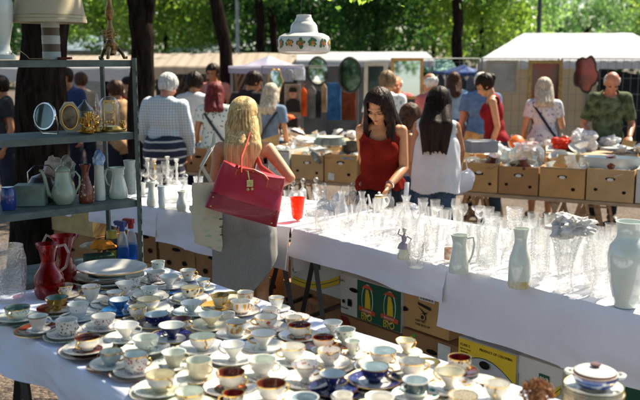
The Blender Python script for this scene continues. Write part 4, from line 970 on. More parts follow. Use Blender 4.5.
for i, (px, b, h, lb) in enumerate([(82, .12, .075, 'small gilt cluster of figures, left one below the tin'), (88, .1, .10, 'spiky gilt flower ornament in front of the tin'), (95, .12, .085, 'gilt filigree ornament touching the glass dome clock'), (88, .07, .03, 'low gilt dish at the edge of the second board'), (121, .15, .05, 'tiny gilt figurine right of the glass dome clock')]):
    p = oncol(px, 2, b); m = MB()
    m.lathe([(0, 0), (.02, 0), (.024, .006), (.008, .014), (0, .016)], 16)
    for k in range(26):
        a, e = rr_.uniform(0, 6.3), rr_.uniform(.1, 1.5); q = V((math.cos(a) * math.cos(e) * .5, math.sin(a) * math.cos(e) * .5, math.sin(e))) * h
        m.tube([(0, 0, .01), q * .6 + V((0, 0, .006)), q], [.003, .002, .003], 5); m.ell(q, rr_.uniform(.003, .006), seg=7, rings=5)
    L(m.build('gilt_ornament', gold, loc=p), lb, 'ornament', 'gilt ornaments on the second board')
p = oncol(97, 2, .28); L(MB().lathe([(0, 0), (.02, 0), (.012, .03), (.018, .07), (.008, .10), (.012, .13), (.003, .18), (0, .19)], 16).build('perfume_bottle', gl_cut, loc=p), 'slim pointed glass bottle behind the dome clock', 'bottle')
# third board
p = oncol(26, 1, .2); m = MB().box((0, 0, .045), (.135, .09, .09), rz=.1).box((0, 0, .094), (.139, .094, .008), rz=.1)
L(m.build('metal_box', pbr('grey_green_enamel', (.17, .23, .20), .4, var=.25, bump=.1), loc=p, smooth=False), 'grey-green metal box on the third board beside the coffee pot', 'box')
p = oncol(2, 1, .14); L(MB().lathe([(0, 0), (.03, 0), (.036, .03), (.035, .08), (.028, .10), (.030, .104), (0, .1)], 20).build('jar', pbr('cobalt_jar', (.015, .04, .22), .15, coat=.5), loc=p), 'cobalt blue jar at the left end of the third board', 'jar')
p = oncol(38, 1, .28); root = empty('kettle', tuple(p), 0, 'dark kettle with a thin hoop handle standing in shade behind the metal box', 'kettle')
MB().lathe([(0, 0), (.07, 0), (.08, .03), (.075, .08), (.05, .12), (.02, .13), (.006, .135), (.01, .15), (0, .155)], 24).build('body', pbr('dark_enamel', (.05, .045, .045), .3, coat=.3), root)
MB().tube([(-.07, 0, .09), (-.07, 0, .14), (-.035, 0, .175), (.035, 0, .175), (.07, 0, .14), (.07, 0, .09)], .003, 6).build('handle', chrome, root)
p = oncol(59, 1, .13); root = empty('coffee_pot', tuple(p), R(8), 'celadon green enamel coffee pot with a swan neck spout and flower transfer', 'coffee pot')
cel = spots('celadon_enamel', (.34, .40, .30), [(.5, .38, .1), (.15, .22, .08), (.34, .40, .30), (.34, .40, .30)], 55, .16)
MB().lathe([(0, 0), (.038, 0), (.040, .005), (.052, .02), (.058, .045), (.055, .07), (.042, .10), (.036, .135), (.034, .155), (.036, .158), (0, .158)], 32).build('body', cel, root)
lid = MB().lathe([(.036, .159), (.034, .166), (.022, .178), (.008, .184), (.006, .19), (.010, .195), (.006, .202), (0, .203)], 24).build('lid', cel, root)
MB().tube([(-.046, 0, .035), (-.07, 0, .05), (-.078, 0, .085), (-.085, 0, .13), (-.098, 0, .160), (-.108, 0, .163)], [.016, .013, .010, .008, .007, .006], 10).build('spout', cel, root)
MB().tube([(.036, 0, .145), (.06, 0, .155), (.078, 0, .13), (.076, 0, .09), (.055, 0, .05)], .0045, 8).build('handle', cel, root)
p = oncol(82, 1, .1); L(MB().lathe([(0, 0), (.036, 0), (.038, .03), (.032, .07), (.018, .115), (.014, .14), (.018, .16), (.028, .185), (.026, .186), (.012, .14), (0, .02)], 24).build('vase', spots('brown_relief_vase', (.16, .03, .015), [(.55, .5, .35), (.2, .05, .02), (.16, .03, .015)], 60, .3), loc=p), 'red-brown vase with cream relief flowers and a flared lip', 'vase')
p = oncol(96, 1, .12); root = empty('vase', tuple(p), 0, 'tall slim white vase with crumpled blue wrapping stuffed in its mouth', 'vase')
MB().lathe([(0, 0), (.027, 0), (.027, .05), (.024, .12), (.022, .175), (.020, .175), (.02, .03), (0, .02)], 24).build('body', porcG, root)
def crumple(r, seed, amp=.45, sub=3, flat=.8):
    sub = max(sub, 3)
    bm = bmesh.new(); bmesh.ops.create_icosphere(bm, subdivisions=sub, radius=1)
    rn = random.Random(seed)
    for v in bm.verts: q = v.co.copy(); v.co *= .95 + amp * .12 * (rn.random() - .5) + .5 * noise.noise(q * 1.4 + V((seed, 0, 0))) - .75 * amp * abs(noise.noise(q * 2.6 + V((0, seed, 0))))
    vs = [V((v.co.x, v.co.y, v.co.z * flat)) * r for v in bm.verts]; fs = [[v.index for v in f.verts] for f in bm.faces]; bm.free(); return vs, fs
m = MB(); vs, fs = crumple(.03, 4, flat=1.6); m.add([v + V((0, 0, .20)) for v in vs], fs)
m.build('wrapping', pbr('blue_wrapping', (.02, .16, .50), .4, col2=(.45, .6, .75), vs=30), root, smooth=False)
p = oncol(115, 1, .12); root = pitcher('pitcher', 0, 0, [(0, 0), (.042, 0), (.046, .01), (.044, .04), (.033, .09), (.026, .12), (.030, .14), (.038, .155)], porcG, [(-.03, .14), (-.055, .145), (-.066, .11), (-.055, .07), (-.038, .06)], 'white pitcher with a ring handle at the right end of the third board', 'pitcher', .005); root.location = p
p = oncol(107, 1, .24); L(MB().lathe([(0, 0), (.036, 0), (.038, .01), (.037, .12), (.039, .125), (.036, .125), (.034, .01), (0, .008)], 28).build('storage_jar', pbr('grey_ceramic', (.33, .38, .38), .3), loc=p), 'plain grey jar behind the tall slim white vase', 'jar')
p = oncol(127, 1, .2); L(MB().lathe([(0, 0), (.028, 0), (.03, .01), (.028, .15), (.031, .175), (.028, .176), (.025, .02), (0, .01)], 24).build('vase', spots('relief_white', (.6, .64, .6), [(.45, .5, .45)], 80, .3), loc=p), 'white relief cylinder vase squeezed against the shelf post', 'vase')
for px, b, r, mt, lb in [(50, .3, .05, pbr('white_pink_cloth', (.6, .42, .36), .8, col2=(.62, .60, .56), vs=20), 'white and pink china ornament at the back of the third board'), (64, .3, .045, pbr('patterned_paper', (.55, .5, .46), .8, col2=(.2, .25, .2), vs=40), 'crumpled patterned paper at the back of the third board')]:
    p = oncol(px, 1, b); vs, fs = crumple(r, px, .3, 2, 1.3); L(MB().add(vs, fs) or None, None) if False else None
    m = MB(); m.add([v + V((0, 0, r * 1.5 + .08)) for v in vs], fs); L(m.build('wrapping_paper', mt, loc=p, smooth=False), lb, 'paper')
# fourth board: sprays, green box, rags
for px, b, hm, hc_, lb in [(117, .12, 'w', pbr('spray_blue_head', (.02, .05, .25), .4), 'spray bottle of blue cleaner with a blue and white head'), (126, .15, 'r', pbr('spray_red_head', (.35, .01, .02), .4), 'spray bottle of blue cleaner with a red head, nearest the shelf post')]:
    p = oncol(px, 0, b); root = empty('spray_bottle', tuple(p), R(150), lb, 'spray bottle', 'spray bottles on the lowest board')
    MB().lathe([(0, 0), (.034, 0), (.036, .01), (.036, .07), (.034, .08), (.030, .115), (.016, .155), (.013, .165), (0, .165)], 20, [0, 0, 0, 0, 1, 1, 1, 1], sy=.7).build('bottle', [gl_blue, glass('pale_blue_glass', (.75, .85, .95), .25)], root)
    MB().lathe([(.015, .16), (.015, .185), (0, .186)], 16).box((.012, 0, .198), (.06, .02, .024)).tube([(.04, 0, .198), (.052, 0, .198)], .007, 8).tube([(.025, 0, .188), (.035, 0, .165)], .004, 6).build('trigger_head', hc_, root)
p = oncol(106, 0, .16); root = empty('drinks_can', tuple(p), 0, 'yellow and black tin standing left of the spray bottles', 'can')
MB().lathe([(0, 0), (.024, 0), (.026, .004), (.026, .06), (.0262, .061), (.0262, .12), (.026, .121), (.026, .156), (.023, .16), (0, .16)], 24, [0, 0, 0, 0, 1, 1, 0, 0, 0]).build('body', [pbr('yellow_tin', (.42, .32, .02), .35), blackm], root)
p = oncol(92, 0, .1); L(MB().box((0, 0, .03), (.14, .10, .06), rz=.4).build('green_box', pbr('dark_green_box', (.04, .075, .04), .7, var=.2), loc=p, smooth=False), 'dark green box on the lowest board behind the platters', 'box')
for px, b, r, c, lb, z in [(96, .12, .045, (.62, .22, .03), 'crumpled orange cloth lying on the green box', .10), (86, .2, .035, (.6, .55, .45), 'crumpled white cloth beside the orange one on the lowest board', .09)]:
    p = oncol(px, 0, b); m = MB(); vs, fs = crumple(r, px, .35, 3, .6); m.add([V((v.x * 1.5, v.y, v.z + z)) for v in vs], fs)
    L(m.build('cloth_rag', pbr('rag_%d' % px, c, .85, var=.3, vs=30), loc=p, ang=25), lb, 'cloth')

# ---------------------------------------------------------------- glassware
def vessel(prof, t=.0025, floor=.006, seg=24, wob=None, mi=0):
    pr = [(0, 0)] + prof
    inn = [(max(r - t, .0005), z) for r, z in prof[::-1] if z > floor + .002] + [(0, floor)]
    inn[0] = (inn[0][0], inn[0][1])
    return MB().lathe(pr + inn, seg, mi, wob=wob)
flute12 = lambda a, z: 1 + .05 * math.cos(12 * a)
scal = lambda a, z: 1 + (.07 * math.cos(10 * a) if z > .18 else .03 * math.cos(10 * a))
G = {}
def gm(k, mb, mat, ang=50): G[k] = (mb.mesh(k, mat, ang=ang), mat)
gm('tumbler', vessel([(.026, 0), (.028, .05), (.032, .10)]), gl_clear)
gm('ribbed_tumbler', vessel([(.028, 0), (.03, .05), (.034, .105)], wob=flute12, seg=48), gl_fine)
gm('cut_tumbler', vessel([(.03, 0), (.033, .03), (.034, .085)]), gl_cut)
gm('shot_glass', vessel([(.017, 0), (.02, .05), (.022, .055)]), gl_clear)
gm('water_glass', vessel([(.028, 0), (.024, .04), (.03, .08), (.034, .13)]), gl_clear)
gm('wine_glass', vessel([(.03, .001), (.028, .004), (.005, .012), (.004, .07), (.012, .08), (.03, .10), (.034, .125), (.029, .155)], floor=.078), gl_clear)
gm('champagne_bowl', vessel([(.03, .001), (.028, .004), (.005, .012), (.004, .08), (.02, .09), (.042, .105), (.045, .12)], floor=.085), gl_clear)
gm('brandy_balloon', vessel([(.032, .001), (.03, .004), (.005, .012), (.005, .035), (.03, .05), (.047, .085), (.045, .11), (.033, .14)], floor=.04), gl_clear)
gm('glass_bowl', vessel([(.035, 0), (.04, .01), (.07, .035), (.078, .06), (.08, .065)], wob=flute12, seg=48), gl_cut)
gm('small_glass_bowl', vessel([(.025, 0), (.04, .012), (.052, .035), (.054, .045)], wob=flute12, seg=48), gl_fine)
gm('cut_vase', vessel([(.036, 0), (.034, .05), (.036, .12), (.042, .19), (.045, .2)]), gl_cut)
gm('ribbed_vase', vessel([(.036, 0), (.037, .08), (.037, .17), (.039, .21)], wob=flute12, seg=60), gl_fine)
gm('scalloped_vase', vessel([(.042, 0), (.036, .02), (.03, .06), (.036, .13), (.052, .20), (.064, .235)], wob=scal, seg=60), gl_cut)
gm('carafe', vessel([(.045, 0), (.048, .03), (.045, .08), (.022, .13), (.018, .17), (.028, .20)]), gl_clear)
gm('glass_jar', vessel([(.04, 0), (.042, .06), (.042, .11), (.034, .125), (.036, .13)]), gl_fine)
gm('cake_stand', vessel([(.05, 0), (.045, .006), (.012, .02), (.012, .06), (.09, .08), (.10, .09)], floor=.07, wob=flute12, seg=60), gl_cut)
gm('ashtray', vessel([(.045, 0), (.055, .02), (.056, .035)], t=.008, floor=.012), gl_cut)
gwords = dict(tumbler='plain clear tumbler', ribbed_tumbler='ribbed clear tumbler', cut_tumbler='low cut crystal tumbler', shot_glass='tiny clear shot glass', water_glass='waisted clear water glass',
    wine_glass='stemmed clear wine glass', champagne_bowl='shallow stemmed champagne glass', brandy_balloon='short-stemmed brandy balloon', glass_bowl='wide fluted glass bowl', small_glass_bowl='small fluted glass dish',
    cut_vase='straight cut crystal vase', ribbed_vase='straight ribbed glass vase', scalloped_vase='flared scalloped crystal vase', carafe='slim-necked glass carafe', glass_jar='clear glass jar', cake_stand='footed glass cake stand', ashtray='thick cut glass ashtray')
gcat = dict(glass_bowl='bowl', small_glass_bowl='bowl', cut_vase='vase', ribbed_vase='vase', scalloped_vase='vase', carafe='carafe', glass_jar='jar', cake_stand='cake stand', ashtray='ashtray')
placed = []
def free(p, r):
    return all((p.x - q[0]) ** 2 + (p.y - q[1]) ** 2 > (r + q[2]) ** 2 for q in placed)
def gl(k, p, sc_=1.0, label=None, group=None, z=ZT + .006):
    me = G[k][0]; o = bpy.data.objects.new(k, me); COL.objects.link(o); o.location = (p.x, p.y, z); o.scale = (sc_,) * 3; o.rotation_euler.z = random.uniform(0, 6)
    placed.append((p.x, p.y, max(v.co.x for v in me.vertices) * sc_ * .85)); return L(o, label, gcat.get(k, 'glass'), group)
def res(px, py, r, z=ZT + .006): p = at(px, py, z); placed.append((p.x, p.y, r)); return p
# the individually recognisable pieces of the right table
ZB = ZT + .012
zrt = dict(z=ZB)
o = gl('ribbed_vase', at(539, 281, ZB), 1.12, 'straight ribbed crystal vase between the white carafe and the flared vases', z=ZB)
o = gl('scalloped_vase', at(564, 290, ZB), 1.0, 'flared scalloped crystal vase below the crumpled paper', z=ZB)
o = gl('scalloped_vase', at(600, 295, ZB), 1.06, 'flared scalloped crystal vase beside the big white vase', z=ZB)
o = gl('cut_vase', at(431, 260, ZB), .95, 'cut crystal vase right of the dancing figurine', z=ZT + .006)
o = gl('ribbed_tumbler', at(416, 266, ZB), 1.15, 'tall ribbed glass at the cloth edge beside the figurine', z=ZT + .006)
p = res(625, 306, .08, ZB); root = empty('vase', (p.x, p.y, ZB), 0, 'big pale white vase with broad shoulders at the right edge', 'vase')
MB().lathe([(0, 0), (.042, 0), (.046, .01), (.062, .08), (.076, .16), (.080, .21), (.072, .25), (.052, .275), (.047, .29), (.047, .32), (.053, .345), (.055, .348), (.050, .348), (.044, .32), (.04, .27), (0, .05)], 44).build('body', pbr('milk_glass', (1, 1, 1)), root)
p = res(519, 287, .045, ZB); root = empty('vase', (p.x, p.y, ZB), 0, 'slender white carafe shaped vase with gold stain at its foot', 'vase')
MB().lathe([(0, 0), (.046, 0), (.049, .006), (.05, .035), (.05, .09), (.047, .13), (.034, .17), (.027, .205), (.028, .235), (.036, .262), (.034, .262), (.024, .2), (0, .1)], 36, [0, 1, 1, 0, 0, 0] + [0] * 6).build('body', [porcG, pbr('gold_stain', (.62, .64, .54), .15, col2=(.58, .42, .18), vs=60, coat=.5, stretch=(1, 1, .3))], root)
p = at(459, 272, ZT + .006); placed.append((p.x, p.y, .055))
pitcher('pitcher', 459, 272, [(0, 0), (.048, 0), (.05, .01), (.046, .05), (.038, .10), (.033, .135), (.034, .155), (.038, .178)], porcG, [(.036, .165), (.062, .17), (.068, .14), (.06, .09), (.045, .05)], 'pale green-white pitcher with a loop handle and a broken wire at its mouth', 'pitcher', .0055, rz=R(-20), z=ZB)
p = at(486, 274, ZB); placed.append((p.x, p.y, .06))
pitcher('glass_pitcher', 486, 274, [(0, 0), (.045, 0), (.05, .01), (.052, .06), (.046, .11), (.04, .15), (.044, .19)], gl_fine, [(-.04, .18), (-.05, .225), (.0, .235), (.035, .22), (.044, .18)], 'clear pressed glass pitcher between the green-white pitcher and the slender vase', 'pitcher', .005, z=ZB)
p = at(449, 263, ZT + .006); placed.append((p.x, p.y, .03)); root = empty('candle_jar', (p.x, p.y, ZT + .006), 0, 'small jar with an orange picture label behind the pale pitcher', 'jar')
MB().lathe([(0, 0), (.026, 0), (.026, .02), (.0263, .021), (.0263, .075), (.026, .076), (.026, .09), (0, .09)], 24, [0, 0, 0, 1, 0, 0, 0]).build('body', [gl_clear, pbr('orange_label', (.55, .16, .05), .5, col2=(.62, .55, .45), vs=45)], root)
# figurine
p = at(404, 259, ZT + .006); placed.append((p.x, p.y, .035)); root = empty('figurine', (p.x, p.y, ZT + .006), R(165), 'porcelain dancer figurine in a lilac bodice with a wide skirt', 'figurine')
MB().lathe([(0, 0), (.03, 0), (.032, .01), (.028, .03), (.024, .05), (.02, .07), (.012, .08), (0, .082)], 24, wob=lambda a, z: 1 + .08 * math.cos(7 * a)).build('skirt', porcC, root)
lil = pbr('lilac_bisque', (.36, .30, .34), .5, var=.2)
m = MB(); m.lathe([(.034, .055), (.024, .08), (.011, .09), (.014, .11), (.009, .122), (.005, .126), (.005, .133), (0, .134)], 18, wob=lambda a, z: 1 + .08 * math.cos(5 * a + z * 60))
m.tube([(.013, 0, .118), (.03, .01, .13), (.022, .01, .155)], [.0045, .004, .003], 7); m.tube([(-.013, 0, .118), (-.035, 0, .105), (-.03, .015, .09)], [.0045, .004, .003], 7); m.build('dress', lil, root)
MB().ell((0, 0, .145), (.010, .011, .013)).build('head', porcC, root); MB().ell((0, -.003, .150), (.0115, .012, .010)).build('hair', lil, root)
# paper
p = at(568, 262, ZB); m = MB(); vs, fs = crumple(.10, 9, .9, 4, .62); m.add([V((v.x * 1.15, v.y * .8, v.z)) for v in vs], fs)
o = m.build('wrapping_paper', [paper], smooth=False, loc=at(571, 226, ZB + .30)); 
q = at(568, 290, ZB); o.location = aty(572, 226, q.y + .02)
L(o, 'big ball of crumpled newspaper stuffed in the flared crystal vase', 'paper')
# orange beaker, pots, candy dish
p = at(297.5, 221, ZT + .006); placed.append((p.x, p.y, .05)); root = empty('beaker', (p.x, p.y, ZT + .006), 0, 'bright orange-red glass beaker on a clear foot beside the red handbag', 'beaker')
vessel([(.030, .018), (.034, .03), (.046, .148)], floor=.03).build('cup', gl_orange, root)
MB().lathe([(0, 0), (.032, 0), (.034, .008), (.03, .018), (0, .018)], 24).build('foot', gl_clear, root)
p = at(379, 211, ZT + .006); placed.append((p.x, p.y, .06)); root = empty('coffee_pot', (p.x, p.y, ZT + .006), R(10), 'small white coffee pot with gilt rims that the woman in red is touching', 'coffee pot')
MB().lathe([(0, 0), (.034, 0), (.036, .006), (.046, .03), (.045, .055), (.036, .08), (.031, .092), (.032, .096), (.030, .098), (0, .098)], 28, [0, 0, 0, 0, 0, 0, 1, 1, 0]).build('body', [porc, gold], root)
lid = MB().lathe([(.031, .099), (.028, .106), (.012, .113), (.006, .117), (.010, .124), (0, .130)], 20, [1, 0, 0, 0, 0]).build('lid', [porc, gold], root)
MB().tube([(-.04, 0, .03), (-.06, 0, .045), (-.066, 0, .08), (-.074, 0, .112)], [.012, .010, .007, .006], 9).build('spout', porc, root)
MB().tube([(.032, 0, .085), (.056, 0, .092), (.068, 0, .07), (.06, 0, .04), (.044, 0, .028)], .0045, 8).build('handle', porc, root)
p = at(365, 209, ZT + .006); placed.append((p.x, p.y, .03)); cup((p.x, p.y, ZT + .006), .032, .03, 'low', porc, M_['gb'], gold, porc, 1, 'small gilt rimmed white cup left of the coffee pot on the glass table', None)
p = at(407, 216, ZT + .006); placed.append((p.x, p.y, .085)); root = empty('candy_dish', (p.x, p.y, ZT + .006), 0, 'lidded round glass candy dish behind the figurine', 'candy dish')
vessel([(.03, 0), (.06, .02), (.078, .04), (.08, .05)], wob=flute12, seg=48).build('dish', gl_cut, root)
lid = MB().lathe([(.08, .051), (.076, .06), (.055, .078), (.02, .088), (.006, .092), (.005, .10), (.014, .108), (.012, .12), (0, .124)], 40).build('lid', gl_cut, root)
p = at(339, 204, ZT + .006); placed.append((p.x, p.y, .05)); root = empty('sugar_bowl', (p.x, p.y, ZT + .006), 0, 'white flowered sugar bowl behind the glass decanters', 'sugar bowl')
MB().lathe([(0, 0), (.026, 0), (.042, .025), (.044, .045), (.036, .06), (.03, .068), (.01, .076), (.008, .085), (0, .088)], 26).build('body', M_['flo'], root)
for sg in (-1, 1): MB().tube([(sg * .04, 0, .05), (sg * .06, 0, .05), (sg * .055, 0, .025), (sg * .038, 0, .02)], .004, 7).build('handle', porc, root)
def decanter(px, py, kind, label, s=1.0, mat=None):
    p = at(px, py, ZT + .006); placed.append((p.x, p.y, .045 * s)); root = empty('decanter', (p.x, p.y, ZT + .006), 0, label, 'decanter', 'decanters with stoppers')
    P = dict(a=[(.034, 0), (.038, .01), (.036, .06), (.028, .085), (.011, .10), (.010, .125), (.016, .132)], b=[(.04, 0), (.046, .02), (.04, .05), (.014, .075), (.010, .11), (.018, .12)], c=[(.028, 0), (.028, .09), (.02, .105), (.010, .112), (.010, .13), (.015, .134)])[kind]
    b = vessel([(r * s, z * s) for r, z in P]).build('bottle', mat or gl_cut, root)
    zt_ = P[-1][1] * s
    MB().lathe([(0, zt_ - .01), (.008 * s, zt_ - .01), (.009 * s, zt_ + .004), (.006 * s, zt_ + .01), (.017 * s, zt_ + .024), (.018 * s, zt_ + .034), (.008 * s, zt_ + .046), (0, zt_ + .048)], 14).build('stopper', gl_clear, root)
for px, py, k, s, lb in [(293, 206, 'a', 1, 'cut decanter behind the orange beaker, left of two'), (303, 203, 'c', .95, 'square shouldered decanter behind the orange beaker, right of two'), (316, 203, 'c', 1, 'slim decanter left of the crown stoppered one'), (324, 212, 'b', 1.2, 'wide decanter with a tall crown stopper, biggest of its row'),
                    (353, 205, 'c', .9, 'small decanter right of the flowered sugar bowl'), (361, 202, 'b', .8, 'squat decanter close to the black skirt'), (390, 207, 'a', .8, 'small cut decanter between the coffee pot and the candy dish'), (186, 202, 'c', 1.15, 'clear square decanter behind the small white vase at the left')]:
    decanter(px, py, k, lb, s)
# left table
for px, py, prof, mt, lb in [
    (152, 206, [(0, 0), (.034, 0), (.038, .02), (.03, .06), (.022, .10), (.022, .125), (.03, .15), (.034, .16), (.030, .165), (.018, .11), (0, .05)], porcG, 'white waisted vase with a ruffled top at the left of the rear table'),
    (162, 208, [(0, 0), (.022, 0), (.024, .02), (.024, .12), (.028, .145), (.025, .146), (.02, .03), (0, .02)], porcB, 'straight white vase in front of the cut glass box'),
    (182, 212, [(0, 0), (.028, 0), (.036, .03), (.034, .06), (.022, .09), (.020, .11), (.03, .135), (.027, .136), (.016, .1), (0, .05)], porcG, 'white bellied vase with a flared lip nearest the tote bag'),
    (143, 196, [(0, 0), (.02, 0), (.016, .03), (.02, .08), (.024, .095), (.021, .095), (0, .04)], porcG, 'small white trumpet vase next to the shelf post'),
    (194, 213, [(0, 0), (.02, 0), (.034, .02), (.03, .04), (.034, .05), (.03, .05), (0, .02)], porcG, 'small greenish white bowl beside the bellied vase')]:
    p = at(px, py, ZT + .006); placed.append((p.x, p.y, .035)); L(MB().lathe(prof, 28).build('vase' if 'vase' in lb else 'bowl', mt, loc=(p.x, p.y, ZT + .011)), lb, 'vase' if 'vase' in lb else 'bowl')
for px, py, w_, h_, lb in [(174, 209, .10, .10, 'square cut crystal box, front one of two'), (178, 200, .12, .15, 'tall cut crystal box behind the other')]:
    p = at(px, py, ZT + .006); placed.append((p.x, p.y, w_ * .6)); m = MB(); t = .006
    for a, b, c, d in ((0, -w_ / 2, w_, t), (0, w_ / 2, w_, t), (-w_ / 2, 0, t, w_ - 2 * t), (w_ / 2, 0, t, w_ - 2 * t)): m.box((a, b, h_ / 2), (c, d, h_))
    m.box((0, 0, .004), (w_ - 2 * t, w_ - 2 * t, .008)); L(m.build('crystal_box', gl_cut, loc=(p.x, p.y, ZT + .011), smooth=False), lb, 'box')
def gobl(px, py, k, s=1, lb=''):
    return gl(k, at(px, py, ZT + .011), s, lb, 'small stemware on the rear left table', z=ZT + .011)
lf = [(138, 193), (146, 188), (154, 190), (160, 188), (167, 186), (140, 184), (150, 181), (158, 180), (165, 178), (172, 181), (134, 199), (131, 190), (170, 190), (134, 181), (127, 198), (120, 197), (114, 199), (128, 187)]
for i, (x, y) in enumerate(lf):
    k = ('wine_glass', 'champagne_bowl', 'wine_glass', 'water_glass')[i % 4]
    p = at(x, y, ZT + .011)
    gl(k, p, .9 + .2 * random.random(), gwords[k] + ' among stemware behind the small white vases', 'stemware on the rear left table', z=ZT + .011)
for i, (px, py, c) in enumerate([(148, 183, 0), (155, 184, 1), (168, 181, 0), (177, 184, 0)]):
    p = at(px, py, ZT + .01); root = empty('candlestick', (p.x, p.y, ZT + .011), 0, ['white porcelain candlestick, first from the shelf post', 'white and gold candlestick, second from the shelf post', 'white porcelain candlestick, third from the shelf post', 'white porcelain candlestick behind the crystal boxes'][i], 'candlestick', 'candlesticks on the rear left table')
    MB().lathe([(0, 0), (.03, 0), (.028, .01), (.008, .03), (.012, .08), (.007, .11), (.014, .16), (.009, .17), (.018, .185), (.02, .20), (0, .195)], 18, [0, 0, 0, c, 0, c, 0, c, 0, 0]).build('stem', [porc, gold], root)
# the crowd of plain glass, filled row by row with what stands free
rg = random.Random(21)
def zone(P, u0, u1, v0, v1, kinds, step, zone_words, group, smin=.85, smax=1.1, z=ZT + .006, keep=1.0):
    F0, F1, K0, K1 = P; Ln = (F1 - F0).length * (u1 - u0); n = int(Ln / step); D = ((K0 - F0).length + (K1 - F1).length) / 2 * (v1 - v0); mrows = max(1, int(D / step))
    for j in range(mrows):
        for i in range(n):
            if rg.random() > keep: continue
            u = u0 + (i + .5 + rg.uniform(-.35, .35)) / n * (u1 - u0); v = v0 + (j + .5 + rg.uniform(-.35, .35)) / mrows * (v1 - v0)
            p = F0.lerp(F1, u).lerp(K0.lerp(K1, u), v); k = rg.choice(kinds); s = rg.uniform(smin, smax)
            r = max(v_.co.x for v_ in G[k][0].vertices) * s
            if free(p, r * .9): gl(k, p, s, gwords[k] + ' ' + zone_words, group, z)
QA = (A0, Am, AK0, AKm); QR = (Am, A2, AKm, AK1)
zone(QA, .03, .97, .04, .30, ['small_glass_bowl', 'cut_tumbler', 'tumbler', 'ribbed_tumbler', 'glass_jar', 'glass_bowl', 'ashtray'], .072, 'in the front rows on the short-hemmed cloth', 'glassware in the front rows')
zone(QA, .06, .99, .32, .62, ['small_glass_bowl', 'cut_tumbler', 'glass_bowl', 'tumbler', 'wine_glass', 'shot_glass', 'water_glass', 'carafe', 'glass_jar'], .070, 'in the middle of the short-hemmed cloth', 'glassware in the middle rows')
zone(QA, .12, .99, .64, .96, ['tumbler', 'water_glass', 'wine_glass', 'champagne_bowl', 'shot_glass', 'glass_bowl'], .072, 'in front of the two dark-haired women', 'glassware in the back rows')
zone(QR, .02, .72, .10, .30, ['ribbed_vase', 'cut_vase', 'glass_jar', 'ribbed_tumbler', 'water_glass', 'carafe'], .085, 'just behind the big white vases', 'glassware behind the white vases', .8, 1.0, ZB)
zone(QR, .0, .62, .34, .64, ['ribbed_tumbler', 'water_glass', 'wine_glass', 'cut_vase', 'glass_bowl'], .08, 'in the middle of the deep-hemmed cloth', 'glassware in the middle of the right cloth', .85, 1.05, ZB)
zone(QR, .0, .55, .66, .97, ['tumbler', 'water_glass', 'ribbed_tumbler'], .068, 'at the rear of the deep-hemmed cloth', 'tumblers in the rear rows of the right cloth', .9, 1.05, ZB)
QBt = (B0, B1, BK0, BK1)
zone(QBt, .52, .99, .12, .80, ['small_glass_bowl', 'wine_glass', 'tumbler', 'brandy_balloon', 'cut_tumbler', 'carafe'], .10, 'on the rear table by the orange beaker', 'glassware by the orange beaker', .9, 1.15, ZT + .011, .8)
zone(QBt, .30, .50, .25, .80, ['cut_vase', 'wine_glass', 'carafe', 'small_glass_bowl'], .11, 'on the rear table left of the grey dress', 'glassware left of the grey dress', .8, 1.0, ZT + .011, .8)
# ---------------------------------------------------------------- the people
def fab(n, c, **k): return pbr('fabric_' + n, c, k.pop('rough', .85), bump=k.pop('bump', .1), bs=k.pop('bs', 120), **k)
# --- woman with the red handbag, seen from behind
WB = aty(245, 250, 4.86); WB.z = 0
eR = aty(290, 178, 4.82); wRr = aty(273, 186, 5.06)
def blonde_extra(c):
    s, root, U = c['s'], c['root'], c['U']
    m = MB()
    for sg in (-1, 1):
        m.tube([U((sg * .085, .085, 1.28)), U((sg * .10, .06, 1.40)), U((sg * .105, -.005, 1.452)), U((sg * .10, -.07, 1.40)), U((sg * .085, -.105, 1.30)), U((sg * .07, -.115, 1.22))], .011, 8, flat=.35)
    m.build('strap', fab('grey_jersey', (.30, .31, .31)), root)
    m = MB(); m.tube([c['wR'].lerp(c['eR'], .06 + .0 * k) + V((.024 * math.cos(k * PI / 6), 0, .024 * math.sin(k * PI / 6))) for k in range(13)], .0028, 6); m.build('bracelet', gold, root)
root = person(tuple(WB), 0, 1.57, 'blonde woman seen from behind in a long grey dress, red handbag on her shoulder', True, 'fair', lean=6, hpitch=20, hyaw=-22, htilt=-9,
    world=dict(R=(eR, wRr)), armL=((.225, .03, 1.12), (.20, .22, .98)), voxel=.0065, detail=True, extra=blonde_extra,
    hair=('long', H_blond, dict(len=.20, w=.062, back=-.07, tip=.75, dx=-.03, vol=1.08, fz=.22, out=.01, strands=460)))
s_ = 1.57 / 1.7
